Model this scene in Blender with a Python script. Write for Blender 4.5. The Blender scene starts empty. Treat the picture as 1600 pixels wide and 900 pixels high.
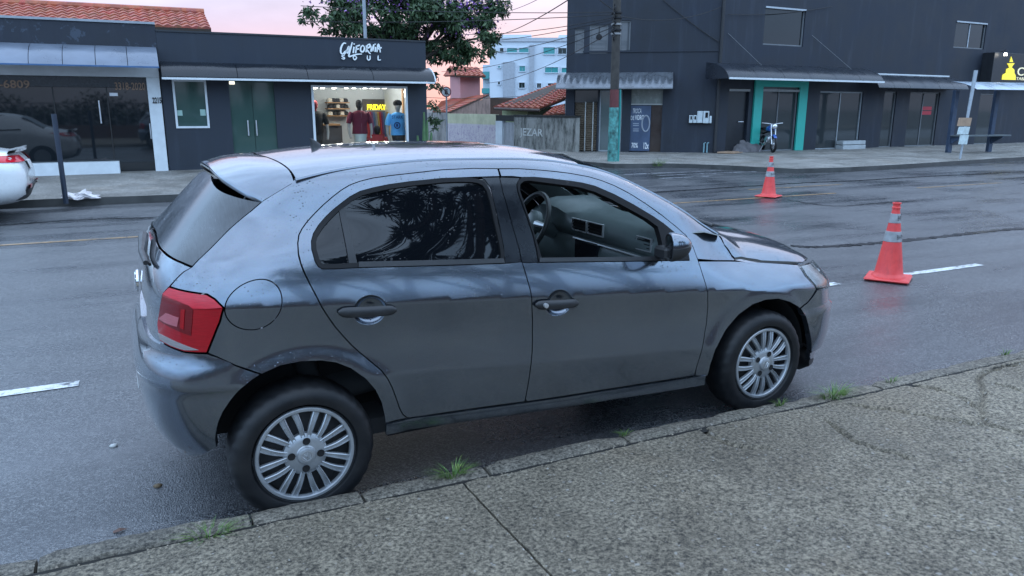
import bpy, bmesh, math, random
import numpy as np
from mathutils import Vector, Matrix
from mathutils.geometry import delaunay_2d_cdt
random.seed(7); rng = np.random.default_rng(7)
S = bpy.context.scene
C = S.collection
R = math.radians
# ------------------------------------------------------------------ camera
CAM = np.array([-1.77484, -3.68163, 1.64824]); YAW, PITCH, ROLL, FPX = 0.473835, 0.234198, 0.002774, 1182.74
def _basis():
    cy, sy, cp, sp = math.cos(YAW), math.sin(YAW), math.cos(PITCH), math.sin(PITCH)
    f = np.array([sy*cp, cy*cp, -sp]); r = np.array([cy, -sy, 0.]); u = np.cross(r, f)
    cr, sr = math.cos(ROLL), math.sin(ROLL)
    return cr*r+sr*u, -sr*r+cr*u, f
CR, CU, CF = _basis()
cam = bpy.data.cameras.new('camera'); cam.sensor_width = 36; cam.lens = FPX/1600*36; cam.clip_start = .05; cam.clip_end = 3000
camo = bpy.data.objects.new('camera', cam); C.objects.link(camo); S.camera = camo
camo.matrix_world = Matrix(((CR[0], CU[0], -CF[0], CAM[0]), (CR[1], CU[1], -CF[1], CAM[1]), (CR[2], CU[2], -CF[2], CAM[2]), (0, 0, 0, 1)))
S.render.resolution_x, S.render.resolution_y = 1024, 576
# ------------------------------------------------------------------ sky, sun, exposure
SUN_AZ, SUN_EL = 46, 6          # degrees from +Y towards +X: low evening light behind the far houses
w = bpy.data.worlds.new('World'); S.world = w; w.use_nodes = True
nt = w.node_tree; nt.nodes.clear()
def wn(t, **k):
    n = nt.nodes.new(t)
    for a, b in k.items(): setattr(n, a, b)
    return n
out = wn('ShaderNodeOutputWorld'); bg = wn('ShaderNodeBackground'); nt.links.new(bg.outputs[0], out.inputs[0])
sky = wn('ShaderNodeTexSky', sky_type='NISHITA', sun_disc=False, sun_elevation=R(SUN_EL), sun_rotation=R(SUN_AZ))
tc = wn('ShaderNodeTexCoord'); sep = wn('ShaderNodeSeparateXYZ'); nt.links.new(tc.outputs['Generated'], sep.inputs[0])
grad = wn('ShaderNodeValToRGB'); cr_ = grad.color_ramp                    # dusk cloud deck: pink low down, blue grey overhead
cr_.elements[0].position = 0.0; cr_.elements[0].color = (.36, .19, .20, 1)
cr_.elements[1].position = 1.0; cr_.elements[1].color = (.70, .90, 1.22, 1)
for p_, c_ in ((.05, (.44, .27, .31, 1)), (.10, (.40, .33, .43, 1)), (.15, (.36, .36, .48, 1)), (.28, (.40, .47, .66, 1)), (.5, (.56, .70, .98, 1))):
    e = cr_.elements.new(p_); e.color = c_
nt.links.new(sep.outputs[2], grad.inputs[0])
grad2 = wn('ShaderNodeValToRGB'); c2_ = grad2.color_ramp                   # away from the sunset: blue grey
c2_.elements[0].position = 0.0; c2_.elements[0].color = (.20, .24, .33, 1); c2_.elements[1].position = 1.0; c2_.elements[1].color = (.70, .90, 1.22, 1)
for p_, c_ in ((.17, (.36, .54, .82, 1)), (.3, (.54, .84, 1.26, 1)), (.55, (.68, .96, 1.36, 1))):
    e = c2_.elements.new(p_); e.color = c_
nt.links.new(sep.outputs[2], grad2.inputs[0])
dotn = wn('ShaderNodeVectorMath', operation='DOT_PRODUCT'); dotn.inputs[1].default_value = (math.sin(R(SUN_AZ)), math.cos(R(SUN_AZ)), 0); nt.links.new(tc.outputs['Generated'], dotn.inputs[0])
azr = wn('ShaderNodeMapRange', interpolation_type='SMOOTHSTEP'); azr.inputs[1].default_value = .15; azr.inputs[2].default_value = .9; nt.links.new(dotn.outputs['Value'], azr.inputs[0])
gmix = wn('ShaderNodeMix', data_type='RGBA'); nt.links.new(azr.outputs[0], gmix.inputs[0]); nt.links.new(grad2.outputs[0], gmix.inputs[6]); nt.links.new(grad.outputs[0], gmix.inputs[7])
mp = wn('ShaderNodeMapping'); mp.inputs['Scale'].default_value = (1.6, 1.6, 5); nt.links.new(tc.outputs['Generated'], mp.inputs[0])
nz = wn('ShaderNodeTexNoise'); nz.inputs['Scale'].default_value = 2.2; nz.inputs['Detail'].default_value = 6; nz.inputs['Roughness'].default_value = .55
nt.links.new(mp.outputs[0], nz.inputs[0])
mr = wn('ShaderNodeMapRange'); mr.inputs[1].default_value = .3; mr.inputs[2].default_value = .72; mr.inputs[3].default_value = .72; mr.inputs[4].default_value = 1.12
nt.links.new(nz.outputs[0], mr.inputs[0])
mul = wn('ShaderNodeMix', data_type='RGBA', blend_type='MULTIPLY'); mul.inputs[0].default_value = 1
nt.links.new(gmix.outputs[2], mul.inputs[6]); nt.links.new(mr.outputs[0], mul.inputs[7])
skys = wn('ShaderNodeMix', data_type='RGBA', blend_type='MULTIPLY'); skys.inputs[0].default_value = 1; skys.inputs[7].default_value = (.1, .1, .1, 1)
nt.links.new(sky.outputs[0], skys.inputs[6])
mixs = wn('ShaderNodeMix', data_type='RGBA'); mixs.inputs[0].default_value = .93
nt.links.new(skys.outputs[2], mixs.inputs[6]); nt.links.new(mul.outputs[2], mixs.inputs[7]); nt.links.new(mixs.outputs[2], bg.inputs[0])
bg.inputs[1].default_value = 1.
sl = bpy.data.lights.new('sun', 'SUN'); sl.energy = .3; sl.angle = R(20); sl.color = (1, .86, .78)
slo = bpy.data.objects.new('sun', sl); C.objects.link(slo)
sd = Vector((math.sin(R(SUN_AZ))*math.cos(R(SUN_EL)), math.cos(R(SUN_AZ))*math.cos(R(SUN_EL)), math.sin(R(SUN_EL))))
slo.rotation_euler = sd.to_track_quat('Z', 'Y').to_euler()
S.view_settings.view_transform = 'Standard'; S.view_settings.look = 'None'; S.view_settings.gamma = 1; S.view_settings.exposure = 1.28
S.view_settings.use_curve_mapping = False
S.render.engine = 'CYCLES'; S.cycles.max_bounces = 8; S.cycles.transparent_max_bounces = 16
# ------------------------------------------------------------------ helpers: points
def ray(q):
    return CF + CR*(q[0]-800)/FPX - CU*(q[1]-450)/FPX
def at(u, v, z=None, y=None, x=None):
    d = ray((u, v))
    t = (z-CAM[2])/d[2] if z is not None else ((y-CAM[1])/d[1] if y is not None else (x-CAM[0])/d[0])
    return CAM + t*d
class Plane:
    """a vertical plane through ground points A, B; s runs from A towards B, n points to the camera side"""
    def __init__(s, A, B):
        s.A = np.array(A[:2], float); d = np.array(B[:2], float)-s.A; s.len = np.hypot(*d); s.t = d/s.len
        s.n = np.array([s.t[1], -s.t[0]])
        if s.n @ (CAM[:2]-s.A) < 0: s.n = -s.n
        s.ang = math.atan2(s.t[1], s.t[0])
    def hit(s, u, v, off=0.):
        d = ray((u, v)); A = s.A+s.n*off
        k = ((A-CAM[:2])@s.n)/(d[:2]@s.n); P = CAM+k*d
        return float((P[:2]-s.A)@s.t), float(P[2])
    def pt(s, a, off, z):
        q = s.A+s.t*a+s.n*off
        return (float(q[0]), float(q[1]), z)
# ------------------------------------------------------------------ helpers: materials
class NT:
    def __init__(s, name):
        s.m = bpy.data.materials.new(name); s.m.use_nodes = True; s.t = s.m.node_tree; s.t.nodes.clear()
        s.o = s.n('ShaderNodeOutputMaterial'); s.b = s.n('ShaderNodeBsdfPrincipled'); s.l(s.b.outputs[0], s.o.inputs[0])
        s.co = None
    def n(s, t, **k):
        n = s.t.nodes.new(t)
        for a, b in k.items(): setattr(n, a, b)
        return n
    def l(s, a, b): s.t.links.new(a, b)
    def coord(s, kind='Object', scale=(1, 1, 1)):
        c = s.n('ShaderNodeTexCoord'); m = s.n('ShaderNodeMapping'); m.inputs['Scale'].default_value = scale
        s.l(c.outputs[kind], m.inputs[0]); return m.outputs[0]
    def geo(s, scale=(1, 1, 1)):
        c = s.n('ShaderNodeNewGeometry'); m = s.n('ShaderNodeMapping'); m.inputs['Scale'].default_value = scale
        s.l(c.outputs['Position'], m.inputs[0]); return m.outputs[0]
    def noise(s, vec, scale, detail=4, rough=.55, dist=0):
        n = s.n('ShaderNodeTexNoise'); n.inputs['Scale'].default_value = scale; n.inputs['Detail'].default_value = detail
        n.inputs['Roughness'].default_value = rough; n.inputs['Distortion'].default_value = dist
        if vec is not None: s.l(vec, n.inputs[0])
        return n.outputs[0]
    def voro(s, vec, scale, feature='F1', rand=1, out=0):
        n = s.n('ShaderNodeTexVoronoi', feature=feature); n.inputs['Scale'].default_value = scale; n.inputs['Randomness'].default_value = rand
        s.l(vec, n.inputs[0]); return n.outputs[out]
    def rng(s, v, a, b, c, d, clamp=True):
        n = s.n('ShaderNodeMapRange', clamp=clamp); s.l(v, n.inputs[0])
        for i, x in enumerate((a, b, c, d)): n.inputs[i+1].default_value = x
        return n.outputs[0]
    def math(s, op, a, b=None):
        n = s.n('ShaderNodeMath', operation=op)
        for i, x in enumerate((a, b)):
            if x is None: continue
            if isinstance(x, (int, float)): n.inputs[i].default_value = x
            else: s.l(x, n.inputs[i])
        return n.outputs[0]
    def mix(s, f, a, b, mode='MIX'):
        n = s.n('ShaderNodeMix', data_type='RGBA', blend_type=mode)
        for i, x in ((0, f), (6, a), (7, b)):
            if isinstance(x, (int, float)): n.inputs[i].default_value = x
            elif isinstance(x, tuple): n.inputs[i].default_value = x if len(x) == 4 else (*x, 1)
            else: s.l(x, n.inputs[i])
        return n.outputs[2]
    def bump(s, h, strength, dist, normal=None):
        n = s.n('ShaderNodeBump'); n.inputs['Strength'].default_value = strength; n.inputs['Distance'].default_value = dist
        s.l(h, n.inputs['Height'])
        if normal is not None: s.l(normal, n.inputs['Normal'])
        return n.outputs[0]
    def set(s, **k):
        names = dict(col='Base Color', rough='Roughness', metal='Metallic', normal='Normal', spec='Specular IOR Level', alpha='Alpha', trans='Transmission Weight', ior='IOR',
                     coat='Coat Weight', coatr='Coat Roughness', emit='Emission Color', emits='Emission Strength', coatn='Coat Normal')
        for a, x in k.items():
            i = s.b.inputs[names[a]]
            if isinstance(x, tuple): i.default_value = x if len(x) == 4 else (*x, 1)
            elif isinstance(x, (int, float)): i.default_value = x
            else: s.l(x, i)
        return s
MATS = {}
def plain(name, col, rough=.6, metal=0, var=.12, scale=6., bump=0., spec=.5, coat=0., bscale=None, bdist=.004):
    """painted or raw surface with mottled colour, uneven gloss and fine relief"""
    if name in MATS: return MATS[name]
    g = NT(name); v = g.coord('Object')
    n = g.noise(v, scale, 5, .6)
    c = g.mix(g.rng(n, .3, .7, 0, 1), tuple(x*(1-var) for x in col), tuple(min(1, x*(1+var)) for x in col))
    g.set(col=c, rough=g.rng(n, .3, .7, max(.03, rough-.08), min(1, rough+.08)), metal=metal, spec=spec, coat=coat, coatr=.08)
    if bump: g.set(normal=g.bump(g.noise(v, bscale or scale*12, 3, .6), bump, bdist))
    MATS[name] = g.m; return g.m
def emis(name, col, s):
    if name in MATS: return MATS[name]
    g = NT(name); g.set(col=col, emit=col, emits=s, rough=.6); MATS[name] = g.m; return g.m
# ------------------------------------------------------------------ helpers: objects
def link(name, me, mat=None, parent=None):
    o = bpy.data.objects.new(name, me); C.objects.link(o)
    if mat is not None and me is not None:
        if isinstance(mat, (list, tuple)):
            for m in mat: me.materials.append(m)
        elif not me.materials: me.materials.append(mat)
    if parent is not None: o.parent = parent
    return o
def mesh(name, V, F, mat=None, parent=None, smooth=False, fmat=None, sharp=None):
    me = bpy.data.meshes.new(name); me.from_pydata([tuple(map(float, v)) for v in V], [], [tuple(int(i) for i in f) for f in F]); me.update()
    if smooth:
        me.polygons.foreach_set('use_smooth', [True]*len(me.polygons))
        if sharp: me.set_sharp_from_angle(angle=R(sharp))
    if fmat is not None: me.polygons.foreach_set('material_index', list(fmat))
    return link(name, me, mat, parent)
def tag(o, label=None, cat=None, group=None, kind=None):
    if label: o['label'] = label
    if cat: o['category'] = cat
    if group: o['group'] = group
    if kind: o['kind'] = kind
    return o
def thing(name, label, cat, loc=(0, 0, 0), rz=0, group=None):
    o = bpy.data.objects.new(name, None); C.objects.link(o); o.location = loc; o.rotation_euler = (0, 0, rz); o.empty_display_size = .2
    return tag(o, label, cat, group)
def struct(name, V, F, mat, **k): return tag(mesh(name, V, F, mat, **k), kind='structure')
class MB:
    """collects shapes into one mesh"""
    def __init__(s): s.V = []; s.F = []
    def add(s, V, F):
        b = len(s.V); s.V += [tuple(map(float, v)) for v in V]; s.F += [tuple(i+b for i in f) for f in F]; return s
    def box(s, x0, x1, y0, y1, z0, z1, bev=0., M=None):
        if bev <= 0:
            V = [(x, y, z) for x in (x0, x1) for y in (y0, y1) for z in (z0, z1)]
            F = [(0, 1, 3, 2), (4, 6, 7, 5), (0, 4, 5, 1), (2, 3, 7, 6), (0, 2, 6, 4), (1, 5, 7, 3)]
        else:
            b = min(bev, abs(x1-x0)/2.01, abs(y1-y0)/2.01, abs(z1-z0)/2.01); V = []; idx = {}
            X, Y, Z = (x0, x1), (y0, y1), (z0, z1)
            for i in (0, 1):
                for j in (0, 1):
                    for k in (0, 1):
                        sx, sy, sz = (1, -1)[i], (1, -1)[j], (1, -1)[k]
                        for ax in range(3):
                            p = [X[i]+sx*b, Y[j]+sy*b, Z[k]+sz*b]; p[ax] = (X[i], Y[j], Z[k])[ax]
                            idx[i, j, k, ax] = len(V); V.append(p)
            F = []
            for ax in range(3):
                o1, o2 = [a for a in range(3) if a != ax]
                for sd_ in (0, 1):
                    cyc = []
                    for a, c in ((0, 0), (1, 0), (1, 1), (0, 1)):
                        t = [0, 0, 0]; t[ax] = sd_; t[o1] = a; t[o2] = c; cyc.append(idx[(*t, ax)])
                    F.append(cyc)
                for a in (0, 1):
                    for c in (0, 1):
                        t0 = [0, 0, 0]; t0[o1] = a; t0[o2] = c; t1 = list(t0); t1[ax] = 1
                        F.append([idx[(*t0, o1)], idx[(*t1, o1)], idx[(*t1, o2)], idx[(*t0, o2)]])
            for i in (0, 1):
                for j in (0, 1):
                    for k in (0, 1): F.append([idx[i, j, k, 0], idx[i, j, k, 1], idx[i, j, k, 2]])
            cen = np.mean(V, 0); G = []
            for f in F:
                a, b_, c_ = (np.array(V[q]) for q in f[:3]); fc = np.mean([V[q] for q in f], 0)
                G.append(f[::-1] if np.cross(b_-a, c_-a) @ (fc-cen) < 0 else f)
            F = G
        if M is not None: V = [tuple(M @ Vector(v)) for v in V]
        return s.add(V, F)
    def quad(s, a, b, c, d): return s.add([a, b, c, d], [(0, 1, 2, 3)])
    def tube(s, pts, r, n=8, cap=True, close=False):
        P = [Vector(p) for p in pts]; rs = r if isinstance(r, (list, tuple)) else [r]*len(P); V = []; F = []; up = None
        m = len(P)
        for i, p in enumerate(P):
            a = P[(i-1) % m] if (i or close) else p; b = P[(i+1) % m] if (i < m-1 or close) else p
            d = (b-a).normalized()
            if up is None:
                up = Vector((0, 0, 1)) if abs(d.z) < .9 else Vector((1, 0, 0))
            sx = d.cross(up)
            if sx.length < 1e-4: sx = d.cross(Vector((1, .3, 0)))
            sx.normalize(); up = sx.cross(d).normalized()
            for k in range(n):
                t = 2*math.pi*k/n; V.append(p+(sx*math.cos(t)+up*math.sin(t))*rs[i])
        for i in range(m if close else m-1):
            for k in range(n):
                j = (i+1) % m; F.append((i*n+k, i*n+(k+1) % n, j*n+(k+1) % n, j*n+k))
        if cap and not close: F += [tuple(range(n))[::-1], tuple((m-1)*n+k for k in range(n))]
        return s.add(V, F)
    def lathe(s, prof, n=24, M=None, cap=False):
        """prof: (r, h) pairs turned round the local Z axis"""
        V = []; F = []
        for r, h in prof:
            for k in range(n):
                t = 2*math.pi*k/n; V.append((r*math.cos(t), r*math.sin(t), h))
        for i in range(len(prof)-1):
            for k in range(n): F.append((i*n+k, i*n+(k+1) % n, (i+1)*n+(k+1) % n, (i+1)*n+k))
        if cap: F += [tuple(range(n))[::-1], tuple((len(prof)-1)*n+k for k in range(n))]
        if M is not None: V = [tuple(M @ Vector(v)) for v in V]
        return s.add(V, F)
    def prism(s, poly, z0, z1, M=None):
        n = len(poly); V = [(p[0], p[1], z0) for p in poly]+[(p[0], p[1], z1) for p in poly]
        F = [tuple(range(n))[::-1], tuple(range(n, 2*n))]+[(i, (i+1) % n, n+(i+1) % n, n+i) for i in range(n)]
        if M is not None: V = [tuple(M @ Vector(v)) for v in V]
        return s.add(V, F)
    def build(s, name, mat, parent=None, smooth=False, sharp=35):
        return mesh(name, s.V, s.F, mat, parent, smooth, sharp=sharp if smooth else None)
def smoothstep(a, b, x):
    t = np.clip((np.asarray(x, float)-a)/(b-a), 0, 1); return t*t*(3-2*t)
def lerp_tab(x, tab):
    """smooth (monotone cubic) lookup through (x, y) pairs"""
    X = np.array([t[0] for t in tab], float); Y = np.array([t[1] for t in tab], float)
    d = np.diff(Y)/np.diff(X); m = np.zeros(len(X)); m[0] = d[0]; m[-1] = d[-1]
    for i in range(1, len(X)-1):
        m[i] = 0 if d[i-1]*d[i] <= 0 else 2*d[i-1]*d[i]/(d[i-1]+d[i])
    x = np.clip(np.asarray(x, float), X[0], X[-1]); i = np.clip(np.searchsorted(X, x, side='right')-1, 0, len(X)-2)
    h = X[i+1]-X[i]; t = (x-X[i])/h
    return (2*t**3-3*t**2+1)*Y[i]+(t**3-2*t**2+t)*h*m[i]+(-2*t**3+3*t**2)*Y[i+1]+(t**3-t**2)*h*m[i+1]
def densify(P, step, closed=True):
    out_ = []; n = len(P)
    for i in range(n if closed else n-1):
        a = np.array(P[i], float); b = np.array(P[(i+1) % n], float); k = max(1, int(math.ceil(np.linalg.norm(b-a)/step)))
        for j in range(k): out_.append(a+(b-a)*j/k)
    if not closed: out_.append(np.array(P[-1], float))
    return np.array(out_)
def spline(P, sub=4, closed=False):
    """Catmull-Rom through the points"""
    P = [np.array(p, float) for p in P]; n = len(P); o = []
    for i in range(n if closed else n-1):
        p1, p2 = P[i], P[(i+1) % n]
        p0 = P[i-1] if (i > 0 or closed) else 2*p1-p2; p3 = P[(i+2) % n] if (i+2 < n or closed) else 2*p2-p1
        for j in range(sub):
            t = j/sub; o.append(.5*((2*p1)+(p2-p0)*t+(2*p0-5*p1+4*p2-p3)*t*t+(3*p1-p0-3*p2+p3)*t**3))
    if not closed: o.append(P[-1])
    return o
def inside(pt, poly):
    x, y = pt[:, 0], pt[:, 1]; r = np.zeros(len(pt), bool); n = len(poly)
    for i in range(n):
        x1, y1 = poly[i]; x2, y2 = poly[(i+1) % n]
        if y1 == y2: continue
        c = ((y1 > y) != (y2 > y)) & (x < (x2-x1)*(y-y1)/(y2-y1)+x1); r ^= c
    return r
def area2(P): P = np.asarray(P); x, y = P[:, 0], P[:, 1]; return .5*np.sum(x*np.roll(y, -1)-np.roll(x, -1)*y)
def inset(P, d):
    """shrink a closed polygon by d"""
    P = np.asarray(P, float); s_ = 1 if area2(P) > 0 else -1
    a = P-np.roll(P, 1, 0); b = np.roll(P, -1, 0)-P
    a /= np.linalg.norm(a, axis=1, keepdims=True)+1e-12; b /= np.linalg.norm(b, axis=1, keepdims=True)+1e-12
    n1 = np.stack([-a[:, 1], a[:, 0]], 1)*s_; n2 = np.stack([-b[:, 1], b[:, 0]], 1)*s_
    m = n1+n2; l = np.maximum(.5, (m*m).sum(1)/2)[:, None]
    return P+m/l*d
def seg_dist(pt, poly):
    """distance of points to a closed polyline"""
    best = np.full(len(pt), 1e9); n = len(poly)
    for i in range(n):
        a = poly[i]; b = poly[(i+1) % n]; ab = b-a; L = ab@ab+1e-12
        t = np.clip(((pt-a)@ab)/L, 0, 1); q = a+t[:, None]*ab
        best = np.minimum(best, ((pt-q)**2).sum(1))
    return np.sqrt(best)
def panel_mesh(poly, lift, res=.02, holes=(), lines=(), lip=.012, off=0.):
    """fill a 2D outline with a fine net and lift it onto a surface; lip = depth of the turned-in edge"""
    poly = densify(poly, res); holes = [densify(h, res) for h in holes]
    pts = [poly]+holes; edges = []; b = 0
    for q in pts:
        n = len(q); edges += [(b+i, b+(i+1) % n) for i in range(n)]; b += n
    lo = poly.min(0); hi = poly.max(0)
    gx, gy = np.meshgrid(np.arange(lo[0]+res*.37, hi[0], res), np.arange(lo[1]+res*.41, hi[1], res))
    G = np.stack([gx.ravel(), gy.ravel()], 1); G = G[inside(G, poly)]
    for h in holes: G = G[~inside(G, h)]
    for q in [poly]+holes: G = G[seg_dist(G, q) > res*.45] if len(G) else G
    LN = []
    for ln in lines:
        ln = densify(ln, res, False); k = inside(ln, poly) & (seg_dist(ln, poly) > res*.3)
        ln = ln[k]; LN.append(ln)
        if len(G) and len(ln):
            dm = ((G[:, None, :]-ln[None])**2).sum(2).min(1); G = G[dm > (res*.5)**2]
    base = b
    for ln in LN:
        pts.append(ln); edges += [(b+i, b+i+1) for i in range(len(ln)-1) if np.linalg.norm(ln[i+1]-ln[i]) < res*2.5]; b += len(ln)
    if len(G): pts.append(G)
    P = np.concatenate(pts)
    v, e, f, ov, oe, of = delaunay_2d_cdt([Vector((float(a), float(c))) for a, c in P], edges, [], 0, 1e-6)
    v = np.array([(a.x, a.y) for a in v]); f = np.array([t for t in f if len(t) == 3])
    cen = v[f].mean(1); k = inside(cen, poly)
    for h in holes: k &= ~inside(cen, h)
    f = f[k]
    X = lift(v[:, 0], v[:, 1]); e_ = 1e-3
    du = lift(v[:, 0]+e_, v[:, 1])-lift(v[:, 0]-e_, v[:, 1]); dv = lift(v[:, 0], v[:, 1]+e_)-lift(v[:, 0], v[:, 1]-e_)
    N = np.cross(du, dv); N /= np.linalg.norm(N, axis=1, keepdims=True)+1e-15
    X = X+N*off
    F = [tuple(t) for t in f]
    a, b_, c = v[f[0][0]], v[f[0][1]], v[f[0][2]]
    d1 = b_-a; d2 = c-a
    if d1[0]*d2[1]-d1[1]*d2[0] < 0: F = [t[::-1] for t in F]
    V = X
    if lip:
        ed = {}
        for t in F:
            for i in range(3):
                k2 = (t[i], t[(i+1) % 3]); ed[k2] = 1
        bd = [k2 for k2 in ed if (k2[1], k2[0]) not in ed]
        ids = {}; V1 = []; V2 = []
        for k2 in bd:
            for i in k2:
                if i not in ids: ids[i] = len(ids); V1.append(X[i]); V2.append(X[i]-N[i]*lip)
        n0 = len(X); m = len(ids); V = np.concatenate([X, V1, V2])
        F += [(n0+ids[b2], n0+ids[a2], n0+m+ids[a2], n0+m+ids[b2]) for a2, b2 in bd]
    return V, F
# ================================================================== ground, road, pavements
STA = R(-1.474); ST = np.array([math.cos(STA), math.sin(STA)]); SN = np.array([-math.sin(STA), math.cos(STA)])
def sp_(s, d, z=0.): p = ST*s+SN*d; return (float(p[0]), float(p[1]), z)
def to_sd(x, y): return float(np.array([x, y])@ST), float(np.array([x, y])@SN)
def mat_asphalt():
    g = NT('wet_asphalt'); v = g.geo()
    agg = g.voro(v, 135); fine = g.noise(v, 300, 3, .7); big = g.noise(v, .35, 5, .55, .4); mid_ = g.noise(g.geo((.25, 1.6, 1)), 1.1, 5, .6)
    stone = g.voro(v, 135, out=1); st = g.n('ShaderNodeSeparateColor'); g.l(stone, st.inputs[0])
    base = g.mix(g.rng(st.outputs[0], .45, 1, 0, .8), (.029, .031, .036), (.21, .21, .21))
    base = g.mix(g.rng(mid_, .38, .66, 0, .55), base, (.019, .021, .026))
    base = g.mix(g.rng(g.voro(v, 7), 0.0, .02, .8, 0), base, (.35, .34, .33))
    wet = g.rng(g.math('ADD', g.math('MULTIPLY', big, .6), g.math('MULTIPLY', mid_, .4)), .42, .62, 0, 1)
    xyz = g.n('ShaderNodeSeparateXYZ'); g.l(g.geo(), xyz.inputs[0]); dd_ = g.math('ADD', xyz.outputs[1], g.math('MULTIPLY', xyz.outputs[0], .0257)); gut_ = g.rng(g.math('ADD', dd_, g.math('MULTIPLY', big, .8)), .1, -.45, 0, .85)
    wet = g.math('MAXIMUM', wet, gut_)
    rough = g.mix(wet, (.46, .46, .46), (.13, .13, .13)); 
    h = g.math('ADD', g.math('MULTIPLY', agg, .8), g.math('MULTIPLY', fine, .5))
    b1 = g.n('ShaderNodeBump'); b1.inputs['Distance'].default_value = .004; g.l(h, b1.inputs['Height']); g.l(g.rng(wet, 0, 1, 1., .34), b1.inputs['Strength'])
    und = g.bump(g.noise(g.geo((.6, 2.2, 1)), 2.2, 3), .10, .03, b1.outputs[0])
    g.set(col=base, rough=rough, spec=.95, normal=und); return g.m
ASPH = mat_asphalt()
GROUND = plain('distant_ground', (.09, .085, .075), .9, var=.3, scale=.3)
struct('ground', [(-900, -900, -.9), (900, -900, -.9), (900, 900, -.9), (-900, 900, -.9)], [(0, 1, 2, 3)], GROUND)
# road: street and side street, slightly crowned and dipped at the near gutter
def road_z(d): return float(lerp_tab(d, [(-3, .008), (-.9, .008), (.9, .008), (1.3, .008), (7, .012), (10.9, .0), (40, 0)]))
ds = [-1.2, -.9, -.6, -.2, .5, 1.3, 3, 5, 7, 9, 10.5, 12, 16, 24, 34, 60]; ss = list(np.linspace(-60, 90, 16))
V = [sp_(s, d, road_z(d)) for s in ss for d in ds]; n = len(ds)
struct('road', V, [(i*n+j, (i+1)*n+j, (i+1)*n+j+1, i*n+j+1) for i in range(len(ss)-1) for j in range(n-1)], ASPH, smooth=True)
def mat_mark(name, c, worn):
    g = NT(name); v = g.geo(); n = g.noise(v, 26, 6, .75); n2 = g.noise(v, 3.5, 4, .6)
    f = g.rng(g.math('ADD', g.math('MULTIPLY', n, .6), g.math('MULTIPLY', n2, .4)), worn-.06, worn+.06, 0, 1)
    g.set(col=g.mix(f, (.06, .06, .065), c), rough=.4, normal=g.bump(n, .3, .003)); return g.m
MWH = mat_mark('worn_white_paint', (.62, .64, .63), .455); MYE = mat_mark('worn_yellow_paint', (.36, .22, .10), .46); MFA = mat_mark('faded_white_paint', (.34, .35, .37), .52)
def strip(name, s0, s1, d0, d1, m, z=.004, d0b=None, d1b=None):
    k = max(2, int(abs(s1-s0)/.5)); V = []
    for i in range(k+1):
        s = s0+(s1-s0)*i/k; t = i/k; e = .006*math.sin(17*s)
        a, b = (d0+((d0b if d0b is not None else d0)-d0)*t), (d1+((d1b if d1b is not None else d1)-d1)*t)
        V += [sp_(s, a+e, road_z(a)+z), sp_(s, b+e*.6, road_z(b)+z)]
    return struct(name, V, [(2*i, 2*i+2, 2*i+3, 2*i+1) for i in range(k)], m)
strip('lane_marking', -6.2, -2.17, 1.27, 1.37, MWH); strip('lane_marking', 4.02, 4.22, 1.26, 1.36, MWH); strip('lane_marking', 4.62, 6.35, 1.26, 1.36, MWH); strip('lane_marking', 15, 18, 1.26, 1.36, MWH)
strip('centre_line', -20, -.4, 7.02, 7.10, MYE); strip('centre_line', 4.0, 10.6, 7.0, 7.08, MYE); strip('centre_line', 13.0, 15.8, 7.0, 7.08, MYE); strip('centre_line', 9.5, 12.2, 8.25, 8.32, MYE)
for k, (s0, s1, d) in enumerate(((9.2, 12.4, 12.35), (9.8, 13.6, 11.75), (9.4, 11, 11.1))): strip('stop_line', s0, s1, d, d+.16, MFA)
# tar-filled cracks in the road: dark ragged ribbons
TAR = plain('tar_seam', (.008, .008, .009), .28, var=.3, scale=5)
def seam(pts, w_, z=.005):
    P = spline([np.array(p) for p in pts], 10); V = []
    for i, p in enumerate(P):
        a = P[max(0, i-1)]; b = P[min(len(P)-1, i+1)]; t = (b-a)/np.linalg.norm(b-a); nn = np.array([-t[1], t[0]])
        h = w_*(.5+.5*abs(math.sin(i*1.7)+.5*math.sin(i*4.1))/1.5)
        p = p+nn*.02*math.sin(i*2.3)
        for sgn in (-1, 1):
            q = p+nn*h*sgn*.5; d = to_sd(*q)[1]; V.append((q[0], q[1], road_z(d)+z))
    return struct('tar_seam', V, [(2*i, 2*i+2, 2*i+3, 2*i+1) for i in range(len(P)-1)], TAR)
def gpx(L, z=0.01): return [at(u, v, z=z)[:2] for u, v in L]
seam(gpx([(1235, 384), (1270, 386), (1330, 383), (1400, 377), (1470, 370), (1540, 362), (1610, 356)]), .16)
seam(gpx([(1010, 301), (1080, 297), (1150, 292), (1250, 286), (1340, 282), (1440, 276), (1600, 268)]), .13, .006)
seam(gpx([(0, 352), (90, 345), (180, 341), (240, 340)]), .10)
seam(gpx([(1225, 312), (1300, 322), (1370, 318), (1430, 314)]), .05)
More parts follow.
